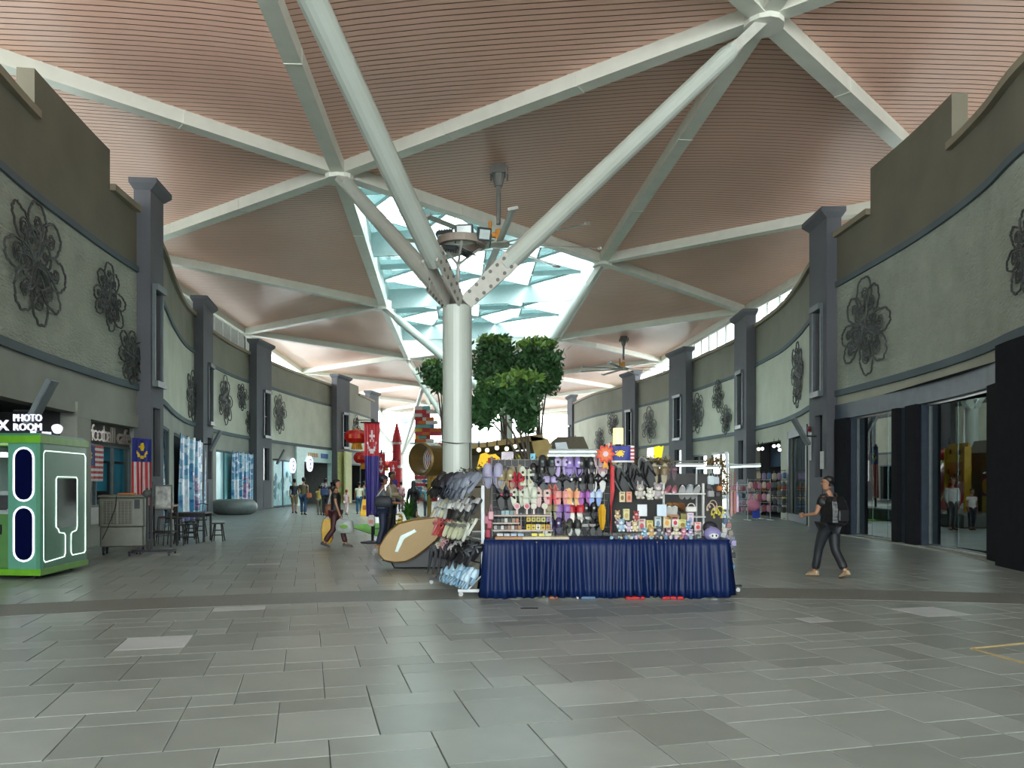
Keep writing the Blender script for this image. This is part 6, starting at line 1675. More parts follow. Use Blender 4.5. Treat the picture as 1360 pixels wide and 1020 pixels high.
for (px, pb, w_, h_, c, f_, lab) in cards: pxbox(px, pb, w_, h_, 11.1, c, 'gift_box', lab+' on the right of the sales table', 'box', .07, f_)
# payment cards on stands (plain: the printed code is left out)
for px, wd, c in ((853, 'left', (214, 218, 224)), (879, 'right', (196, 212, 228))):
    t = thing('hanging_card', 'blank pale price card hung from the shelf, %s one' % wd, 'card', at(px, 670, 10.95)); w_ = .13
    b = MB(); b.box(-w_/2, w_/2, 0, .004, -.16, 0); b.build('card_sheet', pal(*c), t); b = MB(); b.tube([(-.03, .002, 0), (0, .002, .04), (.03, .002, 0)], .003, 4); b.build('clip', M_black, t)
# plush toys: body + head + ears + belly (generic animals)
def plush(px, pyb, s, col, face, label, z=11.1, ears='round', lie=False):
    t = thing('plush_toy', label, 'soft toy', at(px, pyb, z), 0, 'soft toys on the sales table'); t.scale = (s,)*3
    b = MB(); b.ball((0, 0, .07), .065, .05, .07, 12); b.build('body', pal(*col), t, smooth=True)
    b = MB(); b.ball((0, -.01, .165), .06, .05, .055, 12); hd = b.build('head', pal(*col), t, smooth=True)
    for q in (-1, 1):
        b = MB()
        if ears == 'round': b.ball((q*.045, 0, .215), .022, .012, .022, 8)
        else: b.tube([(q*.03, 0, .2), (q*.035, 0, .27)], [.015, .01], 6)
        b.build('ear', pal(*col), hd)
    b = MB(); b.ball((0, -.045, .155), .038, .018, .032, 10); b.build('muzzle', pal(*face), hd)
    b = MB()
    for q in (-1, 1): b.ball((q*.018, -.064, .17), .006, .004, .007, 6)
    b.build('eyes', M_black, hd, kind='stuff')
    b = MB()
    for q in (-1, 1): b.ball((q*.06, -.02, .09), .022, .022, .035, 8); b.ball((q*.035, -.05, .02), .026, .035, .02, 8)
    b.build('paws', pal(*face), t, kind='stuff')
plush(850, 663, .95, (176, 170, 166), (222, 214, 200), 'grey long-eared plush above the left price card', ears='long')
plush(863, 664, .75, (214, 214, 200), (224, 222, 210), 'small cream plush between the two grey ones')
plush(874, 663, 1.0, (166, 158, 160), (220, 212, 204), 'grey-mauve round plush left of the white shelf post')
toys = [(820, 690, .55, (190, 160, 110), 'tan toy figure beside the black cord'), (845, 692, .6, (170, 60, 60), 'red-hatted small plush'), (825, 706, .8, (150, 180, 200), 'pale blue round plush'), (835, 706, .6, (206, 180, 200), 'pink small plush'), (843, 706, .65, (214, 196, 150), 'beige small plush beside the pink one'), (820, 698, .5, (110, 80, 90), 'dark plum small plush'),
 (856, 714, .6, (130, 170, 196), 'sky-blue small plush in the front row'), (865, 714, .65, (200, 160, 100), 'caramel small plush in the front row'), (875, 714, .7, (90, 96, 110), 'slate and white small plush in the front row'), (888, 715, .65, (160, 120, 130), 'mauve plush in the front row'), (898, 714, .7, (200, 190, 160), 'oat-coloured plush in the front row'), (908, 715, .65, (196, 120, 140), 'rose plush in the front row'), (914, 704, .55, (90, 140, 180), 'blue star-shaped plush'), (917, 715, .55, (180, 160, 200), 'lavender plush at the end of the front row')]
for px, pb, s, c, lab in toys: plush(px, pb, s, c, tuple(min(255, int(x*.4+150)) for x in c), lab+' on the right of the table', 10.95, ears='round')
# knitted caps with eyes, right corner
def cap_(px, pyb, s, c, lab, z=10.9):
    t = thing('knit_cap', lab, 'hat', at(px, pyb, z)); t.scale = (s,)*3
    b = MB(); b.ball((0, 0, .07), .105, .09, .085, 14); b.build('crown', pal(*c), t, smooth=True)
    b = MB(); b.ball((0, -.075, .05), .06, .03, .035, 10); b.build('white_patch', pal(214, 214, 216), t)
    b = MB()
    for q in (-1, 1): b.ball((q*.022, -.104, .055), .01, .005, .014, 6)
    b.build('patch_eyes', M_black, t, kind='stuff')
cap_(943, 707, 1.0, (28, 32, 46), 'dark navy knit cap with white patch at the right corner of the table', 11.0)
cap_(946, 717, 1.15, (134, 128, 176), 'lilac knit cap with white patch in front of the navy one', 10.84)
# white shoe shelf with sneakers and pumps
rk = thing('shoe_shelf', 'white metal shoe shelf on the right of the table', 'shelf', (0, 0, 0))
for px in (881, 933.5): p = at(px, 642, 11.5); b = MB(); b.box(p.x-.015, p.x+.015, 11.47, 11.53, .79, p.z+.0); b.build('post', pal(206, 208, 206), rk)
for py in (655.5, 686): p, q_ = at(880, py, 11.5), at(935, py, 11.5); b = MB(); b.box(p.x, q_.x, 11.4, 11.7, p.z-.012, p.z+.006); b.build('shelf_board', pal(206, 208, 206), rk)
def shoe(px, pyb, s, c, sole, lab, rz=0, tilt=0, z=11.5, name='shoe', cat='shoe'):
    t = thing(name, lab, cat, at(px, pyb, z), R(rz)); t.rotation_euler = (R(tilt), 0, R(rz)); t.scale = (s,)*3
    b = MB(); rings = []
    for y, w_, h_ in ((-.14, .02, .03), (-.12, .038, .05), (-.04, .044, .07), (.03, .036, .10), (.10, .036, .115), (.125, .02, .11)):
        rings.append([Vector((-w_, y, .015)), Vector((-w_*.9, y, h_*.7)), Vector((-w_*.4, y, h_)), Vector((w_*.4, y, h_)), Vector((w_*.9, y, h_*.7)), Vector((w_, y, .015))])
    b.loft(rings); b.build('upper', pal(*c), t)
    b = MB(); b.loft([[Vector((math.cos(a)*.042, math.sin(a)*.142-.005, z_)) for a in [2*PI*i/14 for i in range(14)]] for z_ in (0, .022)]); b.build('sole', pal(*sole), t)
    return t
for i, (px, c, s2) in enumerate(((887, (176, 110, 124), (210, 180, 180)), (896, (180, 118, 130), (214, 186, 186)), (906, (34, 36, 40), (210, 210, 210)), (915, (150, 164, 178), (210, 214, 214)), (924, (36, 38, 44), (206, 206, 206)))):
    shoe(px, 655, 1.0 if i < 2 else 1.2, c, s2, '%s on the top board of the white shoe shelf' % ('dusty pink shoe, left one', 'dusty pink shoe, right one', 'black sneaker, left one', 'pale blue-grey sneaker', 'black sneaker, right one')[i], rz=-25+8*i, tilt=-35 if i > 1 else 0)
for i, (px, c) in enumerate(((893, (150, 112, 60)), (901, (140, 90, 50)))): shoe(px, 676, 1.1, c, (110, 80, 50), 'tan shoe, %s one, behind the lower shelf board' % ('left', 'right')[i], -40, -20)
for i, px in enumerate((888, 895.5)): shoe(px, 683, .95, (204, 214, 208), (214, 214, 210), 'pale mint shoe, %s one, on the brown shoebox' % ('left', 'right')[i], 0, -50, 11.1)
b = MB(); t = thing('hand_bag', 'small white handbag with round handle on the tall pink box', 'bag', at(918, 680, 11.1))
b.cbox(-.075, .075, -.03, .03, 0, .075, .012); b.build('bag_body', pal(214, 210, 204), t); b = MB(); b.tube([(.05*math.cos(a), 0, .07+.05*math.sin(a)) for a in [PI*i/8 for i in range(9)]], .007, 6); b.build('handle', pal(214, 210, 204), t)
# rear frame, slanted shoe display, right post and garlands
fr_ = thing('display_stand', 'tall white and black stand structure carrying the tube lights', 'stand', (0, 0, 0))
for px, z, yt, m_ in ((812, 12.0, 607, pal(206, 30, 40)), (966, 12.1, 600, M_wr), (925, 12.0, 621, M_wr), (738, 12.2, 600, pal(90, 92, 92)), (655, 12.2, 612, pal(90, 92, 92))):
    p = at(px, yt, z); b = MB(); b.tube([(p.x, z, 0), p], .014, 8); b.build('post', m_, fr_)
p, q_ = at(655, 615, 12.2), at(968, 612, 12.2); b = MB(); b.tube([p, q_], .012, 6); b.build('top_rail', pal(110, 108, 100), fr_)
b = MB(); b.box(at(800, 0, 12.15).x, at(880, 0, 12.15).x, 12.14, 12.16, .8, 1.75); b.box(at(880, 0, 12.0).x, at(966, 0, 12.0).x, 12.3, 12.32, .8, 1.7); b.build('back_panel', pal(56, 54, 54), fr_)
M_tube = mat('tube_light', (0.8, 1.0, 0.97), .3, var=.01, emit=.5)
def tube_light(x0, y0, x1, y1, z, lab):
    p, q_ = at(x0, y0, z), at(x1, y1, z); t = thing('tube_light', lab, 'light', (0, 0, 0))
    b = MB(); b.tube([p, q_], .012, 8); b.build('lit_tube', M_tube, t)
    b = MB(); b.loft([[v+Vector((0, -.02, .018)), v+Vector((0, .02, .018)), v+Vector((0, .025, .04)), v+Vector((0, -.025, .04))] for v in (p, q_)]); b.build('batten', pal(150, 160, 158), t)
tube_light(729, 600, 798, 600, 11.7, 'long tube light over the slipper rack, upper of two')
tube_light(727, 605, 790, 605, 11.5, 'tube light over the slipper rack, lower of two')
tube_light(859, 621.5, 883, 621.5, 11.9, 'short tube light right of the big flip-flops')
tube_light(898, 618.5, 937, 618.5, 11.4, 'bright tube light over the white shoe shelf')
tube_light(925, 622, 958, 621.5, 11.9, 'dimmer tube light right of the shoe shelf')
tube_light(970, 620.5, 1010, 619, 11.8, 'tube light sticking out at the right end of the stall')
# clamp arm of the right light
b = MB(); b.tube([at(966, 622, 11.8), at(964, 600, 11.8)], .02, 6); b.tube([at(966, 616, 11.8), at(990, 618, 11.8)], .01, 6); tag(b.build('light_bracket', M_wr), 'white bracket holding the right end tube light', 'bracket')
# hanging goods at the right end: straps, bags, headbands
def hangbag(px, pyt, wpx, hpx, z, c, lab, strap=True, name='hanging_bag', cat='bag'):
    p = at(px, pyt, z); w_, h_ = wpx*z/F, hpx*z/F; sl = h_*.45 if strap else 0
    t = thing(name, lab, cat, p)
    b = MB(); b.loft([[(x*w_/2*s, y*.03*s, z_) for x, y in ((-1, -.6), (-.7, -1), (.7, -1), (1, -.6), (1, .6), (.7, 1), (-.7, 1), (-1, .6))] for z_, s in ((-h_, .75), (-h_+.1*(h_-sl), 1), (-sl-.1*(h_-sl), .95), (-sl, .6))]); b.build('bag_body', pal(*c), t, smooth=False)
    if strap: b = MB(); b.tube([(-w_*.25, 0, -sl), (-w_*.05, 0, 0), (w_*.05, 0, 0), (w_*.25, 0, -sl)], .005, 5); b.build('strap', pal(*[int(x*.85) for x in c]), t)
    return t
rg_ = [(971, 626, 4, 60, (170, 130, 130), 'dusty rose bag on long straps'), (975.5, 626, 4.5, 56, (150, 96, 90), 'brownish pink bag on long straps, second'), (979, 640, 3.5, 40, (196, 170, 196), 'lilac bag on long strap, third'), (944, 622, 9, 22, (190, 204, 210), 'clear blue-white pouch'), (951, 625, 8, 18, (170, 182, 190), 'grey-blue pouch beside the clear one'), (944, 645, 9, 15, (150, 150, 150), 'grey pouch below the clear ones'), (953, 648, 7, 12, (60, 50, 60), 'dark pouch below the clear ones'), (941, 636, 7, 14, (60, 60, 66), 'small black pouch'), (956, 640, 8, 12, (170, 100, 40), 'orange pouch in the garland')]
for px, pt_, w_, h_, c, lab in rg_: hangbag(px, pt_, w_, h_, 11.6, c, lab+' hanging at the stall\'s right end')
for i, (px, py, c) in enumerate(((944, 676, (200, 180, 160)), (950, 682, (206, 190, 70)), (956, 680, (214, 200, 80)), (947, 672, (176, 150, 140)), (953, 686, (196, 176, 60)))):
    t = thing('head_band', 'curved head band, %s of the bunch above the knit caps' % ORD[i], 'head band', at(px, py, 11.2))
    b = MB(); b.tube([(.055*math.cos(a), 0, .08*math.sin(a)) for a in [PI*k_/10 for k_ in range(11)]], .008, 6); b.build('band', pal(*c), t)
    b = MB()
    for q in (-1, 1): b.ball((q*.05, -.01, -.01), .018, .015, .02, 6)
    b.build('pads', pal(*c), t, kind='stuff')
# trinkets spilling over the right edge
for i, (px, py, c) in enumerate(((963, 690, (70, 90, 120)), (968, 696, (150, 110, 110)), (962, 703, (190, 186, 180)), (970, 706, (130, 120, 110)), (966, 716, (150, 140, 186)), (974, 720, (160, 150, 196)), (968, 728, (140, 130, 180)), (973, 736, (60, 60, 66)), (969, 744, (196, 196, 200)), (972, 752, (90, 140, 180)))):
    hangbag(px, py-8, 7, 13, 11.25, c, ('slate blue', 'rosy brown', 'off-white', 'taupe', 'lilac', 'pale lilac', 'violet', 'black', 'white', 'blue')[i]+' plush key fob hanging down the right end of the table', strap=True, name='key_fob', cat='key fob')
rp = thing('right_foot_frame', 'black wheeled foot of the rack sticking out right of the blue skirt', 'rack foot', (0, 0, 0))
p = ground(980, 786); b = MB(); b.box(p.x-.4, p.x+.05, p.y-.02, p.y+.02, .07, .1); b.build('foot_bar', M_black, rp)
b = MB(); b.lathe([(.03, -.012), (.03, .012)], 12, Matrix.Translation((p.x, p.y, .03)) @ Rx); b.box(p.x-.01, p.x+.01, p.y-.01, p.y+.01, .03, .07); b.build('caster', pal(200, 200, 200), rp)
# garland strings along the top rail
def leafstuff(pts, n, r, size, m, name, label, cat, seed=1, extra=None):
    g = random.Random(seed); b = MB()
    for i in range(n):
        t_ = g.random()*(len(pts)-1); k_ = int(t_); p = Vector(pts[k_]).lerp(Vector(pts[k_+1]), t_-k_)
        p = p+Vector((g.gauss(0, r), g.gauss(0, r), g.gauss(0, r)))
        a = Vector((g.gauss(0, 1), g.gauss(0, 1), g.gauss(0, 1))).normalized()*size; c = a.cross(Vector((g.gauss(0, 1), g.gauss(0, 1), g.gauss(0, 1)))).normalized()*size*.5
        b.add([p-a, p+c, p+a, p-c], [(0, 1, 2, 3)])
    o = b.build(name, m, kind='stuff'); return tag(o, label, cat)
leafstuff([at(610, 628, 12), at(655, 618, 12), at(700, 614, 12), at(738, 614, 12)], 420, .035, .025, pal(74, 74, 56), 'garland', 'greyish green leaf garland along the left top rail', 'garland', 2)
leafstuff([at(822, 612, 12), at(860, 612, 12), at(893, 613, 12)], 500, .035, .022, pal(110, 92, 60), 'garland', 'brown and gold garland above the big flip-flops', 'garland', 3)
leafstuff([at(940, 616, 12), at(952, 612, 12), at(961, 618, 11.9), at(963, 640, 11.9), at(962, 658, 11.9)], 620, .035, .022, pal(120, 96, 50), 'garland', 'gold and brown garland framing the right end of the stall', 'garland', 4)
# rosette, small flag, folded yellow umbrella, yellow sign, paper cone
t = thing('flower_rosette', 'red and orange rosette at the right end of the long tube lights', 'decoration', at(804, 603, 11.4))
for j, (r_, c, y) in enumerate(((.12, (206, 60, 30), 0), (.085, (226, 110, 40), -.012), (.04, (220, 190, 200), -.024))):
    b = MB(); b.prism([((r_*(1+.16*math.cos(9*a)))*math.cos(a), (r_*(1+.16*math.cos(9*a)))*math.sin(a)) for a in [2*PI*i/54 for i in range(54)]], y-.01, y); b.build('petal_ring', pal(*c), t)
b = MB(); b.prism([(-.02, -.1), (.02, -.1), (.05, -.22), (.0, -.19), (-.04, -.22)], -.005, .005); b.build('ribbon', pal(226, 150, 40), t)
t = thing('small_flag', 'small blue flag with yellow sun and red striped edge on top of the stall', 'flag', (0, 0, 0))
def fdes(u, v):
    x, y = (u-.42)*2, (v-.45)*2
    if math.hypot(x, y) < .34+.1*math.cos(12*math.atan2(y, x)): return 3
    if u > .86: return 0 if int(v*9) % 2 else 1
    return 1 if v > .9 else 2
cloth('flag_cloth', .36, .24, 26, 18, fdes, FL, t, .01, 1, Matrix.Translation(at(826, 592, 11.5)))
b = MB(); p = at(811.5, 590, 11.5); b.tube([(p.x, 11.5, .85), p+Vector((0, 0, .03))], .008, 6); b.build('pole', pal(206, 40, 44), t)
b = MB(); b.loft([[Vector((p.x-.0, 11.5, z_)), Vector((p.x+.05*w_, 11.49, z_)), Vector((p.x+.05*w_, 11.51, z_))] for z_, w_ in ((1.2, .2), (1.45, 1), (1.8, .9))]); b.build('rolled_red_cloth', pal(200, 34, 44), t)
t = thing('column_candle', 'pale yellow lit cylinder standing above the stall by the flag', 'lamp', at(821, 590, 14)); b = MB(); b.lathe([(.09, 0), (.09, .28)], 16); b.build('glow_body', pal(226, 206, 130, emit=.5), t); b = MB(); b.lathe([(.05, -.08), (.05, 0)], 12); b.build('socket', M_black, t)
t = thing('shop_sign', 'small yellow and white cut-out sign on the far right wall behind the stall', 'sign', at(868, 608, 30)); s_ = 30/F
b = MB(); b.prism([(-9*s_, 0), (0, 0), (0, 14*s_), (-8*s_, 13*s_)], -.05, .05); b.build('white_letters_panel', pal(225, 228, 220, emit=.3), t)
b = MB(); b.prism([(0, 0), (10*s_, -1*s_), (11*s_, 3*s_), (13*s_, 16*s_), (10*s_, 14*s_), (7*s_, 16*s_), (0, 14*s_)], -.06, .05); b.build('yellow_cutout', pal(226, 206, 30, emit=.3), t)
t = thing('folded_umbrella', 'folded golden yellow umbrella standing between the two halves of the stall', 'umbrella', at(800, 704, 11.1)); b = MB()
b.loft([[Vector((r_*math.cos(a)*(1+.3*(k_ % 2)), r_*math.sin(a)*(1+.3*(k_ % 2)), z_)) for k_, a in enumerate([2*PI*i/10 for i in range(10)])] for z_, r_ in ((0, .012), (.1, .035), (.28, .045), (.36, .02))]); b.build('canopy', pal(214, 160, 20), t)
b = MB(); b.tube([(0, 0, -.12), (0, 0, .42)], .006, 6); b.build('shaft', M_black, t)
t = thing('folded_umbrella', 'folded black umbrella right of the golden yellow one', 'umbrella', at(808, 700, 11.15)); b = MB()
b.loft([[Vector((r_*math.cos(a), r_*math.sin(a), z_)) for a in [2*PI*i/8 for i in range(8)]] for z_, r_ in ((0, .012), (.1, .03), (.3, .03), (.36, .012))]); b.build('canopy', pal(24, 24, 26), t)
b = MB(); b.tube([(0, 0, -.1), (0, 0, .4)], .006, 6); b.build('shaft', M_black, t)
# pink scarves and socks beside the post
for i, (px, py, c) in enumerate(((646, 684, (206, 130, 150)), (650, 690, (190, 90, 110)), (648, 702, (180, 60, 84)), (652, 678, (224, 170, 180)))):
    hangbag(px, py-8, 7, 20, 11.15, c, 'pink bundle of socks, %s down, right of the white post' % ORD[i], strap=True, name='sock_bundle', cat='socks')
# ---------------------------------------------------------------- merchandise at the right hand shops
def goods_rack(x, y, w_, label, cols, rows, rz=0, h_=1.7, pref='', kind='racks', zone='', n_across=6, m=None):
    t = thing('goods_rack', label, 'rack', (x, y, 0), rz)
    m = m or pal(190, 194, 192)
    b = MB()
    for sx_ in (-1, 1): b.tube([(sx_*w_/2, 0, .05), (sx_*w_/2, 0, h_)], .018, 6); b.box(sx_*w_/2-.02, sx_*w_/2+.02, -.3, .3, .03, .07)
    for k_ in range(rows): b.tube([(-w_/2, 0, h_-.05-k_*(h_-.35)/rows), (w_/2, 0, h_-.05-k_*(h_-.35)/rows)], .012, 6)
    b.build('frame', m, t)
    Mz = Matrix.Translation((x, y, 0)) @ Matrix.Rotation(rz, 4, 'Z')
    for r_ in range(rows):
        for c_ in range(n_across):
            zt = h_-.06-r_*(h_-.35)/rows; p = Mz @ Vector((-w_/2+(c_+.5)*w_/n_across, -.06, zt)); col, word = cols[(r_*n_across+c_*3+r_) % len(cols)]
            hh = (h_-.35)/rows*rnd.uniform(.7, .95); ww = w_/n_across*rnd.uniform(.7, .95)
            q = thing('hanging_goods', '%s bag, %s across, row %s, %s' % (word, ORD[c_], ('one', 'two', 'three', 'four')[r_], zone), 'goods', p, rz, 'goods on the '+zone)
            b = MB(); b.loft([[(xx*ww/2*s, yy*.05*s, z_) for xx, yy in ((-1, -.6), (-.6, -1), (.6, -1), (1, -.6), (1, .6), (.6, 1), (-.6, 1), (-1, .6))] for z_, s in ((-hh, .7), (-hh*.85, 1), (-hh*.35, .95), (-hh*.25, .5))]); b.build('pouch', pal(*col), q)
            b = MB(); b.tube([(-ww*.15, 0, -hh*.27), (0, .05, 0), (ww*.15, 0, -hh*.27)], .006, 4); b.build('loop', pal(*[int(v*.8) for v in col]), q)
    return t
PK = [((206, 150, 170), 'pink'), ((120, 170, 200), 'sky blue'), ((196, 176, 210), 'lilac'), ((220, 200, 190), 'cream'), ((60, 70, 100), 'navy'), ((214, 196, 90), 'yellow'), ((180, 90, 110), 'rose'), ((150, 190, 190), 'mint'), ((200, 200, 204), 'white')]
MX = [((196, 186, 160), 'cream'), ((190, 120, 60), 'orange'), ((200, 196, 110), 'yellow'), ((150, 130, 170), 'violet'), ((206, 90, 80), 'red'), ((200, 204, 206), 'white'), ((90, 130, 170), 'blue'), ((80, 84, 84), 'grey'), ((176, 160, 140), 'beige')]
DK = [((130, 134, 130), 'grey'), ((60, 62, 64), 'dark'), ((170, 172, 166), 'pale grey'), ((90, 96, 100), 'slate'), ((40, 42, 44), 'black'), ((150, 140, 124), 'taupe')]
p = ground(990, 690); goods_rack(p.x, p.y, 1.3, 'white garment rack with pastel bags left of the pink bag rack', PK, 4, 0, 1.55, zone='pastel rack right of the stall', n_across=6)
p = ground(1008, 692); goods_rack(p.x, p.y, 1.0, 'white rack with hanging pink and blue bags in front of the right hand shop', PK[3:]+PK[:3], 3, R(10), 1.75, zone='pink and blue rack before the shop', n_across=5)
t = thing('handbag', 'puffy pink bag hanging low on the rack in front of the right hand shop', 'bag', at(1001, 664, 31.5)); b = MB(); b.ball((0, 0, -.2), .27, .15, .24, 14); b.build('bag_body', pal(220, 140, 170), t, smooth=True); b = MB(); b.tube([(-.12, 0, 0), (0, 0, .18), (.12, 0, 0)], .02, 6); b.build('handle', pal(220, 170, 190), t)
t = thing('tote_bag', 'bright blue tote bag at the foot of the pink bag rack', 'bag', at(1004, 688, 32)); b = MB(); b.cbox(-.14, .14, -.06, .06, 0, .42, .03); b.build('bag_body', pal(30, 70, 190), t); b = MB(); b.tube([(-.07, 0, .42), (0, 0, .55), (.07, 0, .42)], .01, 5); b.build('handle', pal(30, 60, 160), t)
p = ground(1018, 690.5); goods_rack(p.x+.2, p.y, 1.35, 'tall display of mixed toys and packs in the shop opening', MX, 4, R(4), 2.15, zone='toy display in the shop opening', n_across=6, m=M_steel)
p = ground(1034, 691); goods_rack(p.x, p.y, 1.0, 'dark display of grey bags at the right of the shop opening', DK, 4, R(6), 1.75, zone='grey bag display in the shop opening', n_across=5, m=M_steel)
p = Vector((11.5, 32.6, 0)); goods_rack(p.x+.75, p.y+.5, 1.7, 'shelf of dim goods behind the navy framed glass', DK+MX[:4], 3, R(-80), 1.9, zone='shelf behind the navy framed glass', n_across=5, m=M_steel)
for i, (px, py) in enumerate(((1007.5, 596.5), (1012.5, 596), (1028, 592.5), (1034, 592), (1035.5, 597.5))):
    b = MB(); b.ball((0, 0, 0), .07, .07, .07, 12); o = b.build('bulb', mat('shop_bulb', (1, 1, .95), .4, var=.01, emit=1), None, loc=at(px, py, 33.2)); b = MB(); b.tube([(0, 0, .08), (0, 0, .3)], .015, 5); b.build('cord', M_black, o)
    tag(o, 'round white shop bulb, %s from the left over the toy display' % ORD[i], 'bulb')

# ---------------------------------------------------------------- trees in the plaza
M_leafd = mat('leaf_dark', lin(58, 96, 56), .5, var=.35, scale=3); M_leafl = mat('leaf_light', lin(112, 150, 72), .5, var=.25, scale=3)
M_bark = pal(90, 80, 66)
def crown(parent, blobs, n, size, m, name='foliage', seed=5):
    g = random.Random(seed); b = MB()
    for i in range(n):
        c, r_ = blobs[g.randrange(len(blobs))]
        d_ = Vector((g.gauss(0, 1), g.gauss(0, 1), g.gauss(0, 1))).normalized(); p = Vector(c)+Vector((d_.x*r_[0], d_.y*r_[1], d_.z*r_[2]))*(g.random()**.5)*(1.0+.2*g.gauss(0, 1))
        a = (Vector((g.gauss(0, 1), g.gauss(0, 1), g.gauss(-.6, .8)))).normalized()*size*g.uniform(.7, 1.3); s_ = a.cross(Vector((g.gauss(0, 1), g.gauss(0, 1), g.gauss(0, 1)))).normalized()*size*.38
        b.add([p-a, p+s_, p+a, p-s_], [(0, 1, 2, 3)])
    return b.build(name, m, parent, kind='stuff')
def tree(px, z, blobs, lights, label, trunk_px=None, n=5000, seed=1, bend=0, size=.13):
    tx = at(trunk_px or px, HY, z).x; t = thing('indoor_tree', label, 'tree', (tx, z, 0))
    def W(b_): (bx, by, rx, ry) = b_; p = at(bx, by, z); s = z/F; return ((p.x-tx, 0, p.z), (rx*s, rx*s*.9, ry*s))
    B = [W(q) for q in blobs]; crown(t, B, n, size, M_leafd, seed=seed)
    if lights: crown(t, [W(q) for q in lights], n//6, size, M_leafl, 'pale_top_foliage', seed+9)  # paler leaves along the tops of the crown
    top = B[0][0]
    for q in B:
        e = Vector(q[0]); b = MB(); b.tube([(0, 0, .4), (bend*.5, 0, e.z*.45), (e.x*.4+bend*.3, 0, e.z*.75), e], [.05, .04, .03, .015], 7); b.build('trunk' if q is B[0] else 'limb', M_bark, t)
    return t
tree(715, 25, [(716, 478, 28, 24), (728, 500, 16, 22), (705, 492, 20, 16)], [(715, 458, 24, 8)], 'round-headed tree, right one of the pair behind the steel column', 713, 5200, 1, .15)
tree(656, 26, [(658, 470, 26, 22), (650, 492, 20, 20), (672, 486, 14, 18)], [(656, 452, 20, 6)], 'round-headed tree, left one of the pair behind the steel column', 672, 4600, 2)
tree(690, 21, [(690, 530, 28, 26), (640, 545, 20, 22), (668, 520, 26, 14), (700, 555, 12, 18), (650, 528, 16, 20)], [(690, 502, 30, 9), (665, 513, 26, 7), (652, 517, 14, 6)], 'drooping light green tree in front of the pair, above the yellow pavilion', 704, 6500, 3)
tree(580, 27, [(578, 495, 18, 16), (585, 508, 16, 12)], [(574, 486, 12, 8)], 'small tree half hidden left of the steel column', 590, 2400, 4)

# ---------------------------------------------------------------- playground and pavilion behind the stall
M_y = pal(214, 176, 40, 0.4); M_ol = pal(150, 128, 56, 0.5); M_red = pal(200, 30, 44, 0.35); M_or = pal(220, 120, 30, 0.4)
pv = thing('pavilion', 'gold and olive angular kiosk pavilion behind the slipper stall', 'pavilion', (0, 0, 0))
def facet(name, pts, z0, z1, m, parent):
    b = MB(); b.loft([[at(x, y, z0) for x, y in pts], [at(x, y, z0)+Vector((0, z1-z0, 0)) for x, y in pts]]); return b.build(name, m, parent)
facet('roof_slab', [(600, 590), (640, 588), (705, 578), (720, 577), (722, 584), (660, 592), (600, 599)], 22, 27, M_ol, pv)
facet('roof_wing', [(704, 579), (728, 583), (740, 612), (712, 612)], 22, 25, pal(176, 146, 50, 0.5), pv)
facet('yellow_wall', [(576, 600), (600, 596), (600, 650), (574, 650)], 23, 24, M_y, pv)
facet('back_wall', [(598, 599), (722, 599), (722, 700), (598, 700)], 26.6, 26.8, pal(170, 168, 156), pv)
facet('service_counter', [(600, 640), (722, 640), (722, 705), (600, 705)], 22.6, 23.2, pal(120, 110, 90), pv)
for i, x in enumerate((601, 720)): facet('post', [(x-1, 592), (x+1, 592), (x+1, 708), (x-1, 708)], 22.2, 22.3, M_ol, pv)
for i, (px, py) in enumerate(((636, 597.5), (647, 598), (660, 595), (673, 596), (684, 593))):
    o_ = MB(); o_.ball((0, 0, 0), .06, .06, .06, 10); q = o_.build('pavilion_bulb', mat('warm_bulb', (1, .85, .6), .4, var=.01, emit=.8), None, loc=at(px, py, 21.8)); b = MB(); b.tube([(0, 0, .05), (0, 0, .25)], .02, 5); b.build('bulb_holder', M_black, q); tag(q, 'warm round bulb, %s from the left under the pavilion roof' % ORD[i], 'bulb')
# yellow cut-out board and menu boards
for (pts, z, c, nm, lab) in (([(638, 603), (645, 601), (650, 604), (658, 603), (664, 608), (664, 620), (655, 616), (636, 622), (632, 626)], 21.6, (236, 186, 30), 'cutout_board', 'yellow jagged cut-out board above the left end of the stall'),
                             ([(666, 600), (682, 600), (682, 612), (666, 612)], 21.7, (190, 186, 196), 'menu_board', 'pale grey menu board right of the yellow cut-out'),
                             ([(648, 608), (658, 608), (658, 616), (648, 616)], 21.5, (130, 44, 30), 'menu_board', 'small brown-red board on the yellow cut-out'),
                             ([(683, 601), (690, 605), (694, 616), (688, 616)], 21.7, (190, 190, 40), 'menu_board', 'slim green-yellow slanted board'),
                             ([(699, 603), (711, 602), (711, 613), (699, 613)], 21.7, (120, 190, 214), 'menu_board', 'light blue board under the gold wing'),
                             ([(668, 616), (690, 616), (690, 622), (668, 622)], 21.5, (190, 60, 44), 'menu_board', 'red-orange strip board just above the cream slides')):
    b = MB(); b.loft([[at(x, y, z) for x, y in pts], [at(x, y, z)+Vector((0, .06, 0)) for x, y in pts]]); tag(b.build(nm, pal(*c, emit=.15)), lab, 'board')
# grey angular play house at the right of the pavilion
ph = thing('play_house', 'grey-brown faceted play house with small window right of the gold pavilion', 'play house', (0, 0, 0))
facet('faceted_shell', [(733, 586), (741, 580), (775, 580), (783, 598), (783, 690), (733, 690)], 28, 31, pal(120, 110, 88, 0.6), ph)
facet('window', [(737, 588), (752, 587), (755, 597), (739, 598)], 27.95, 28.0, pal(170, 200, 214, 0.2), ph)
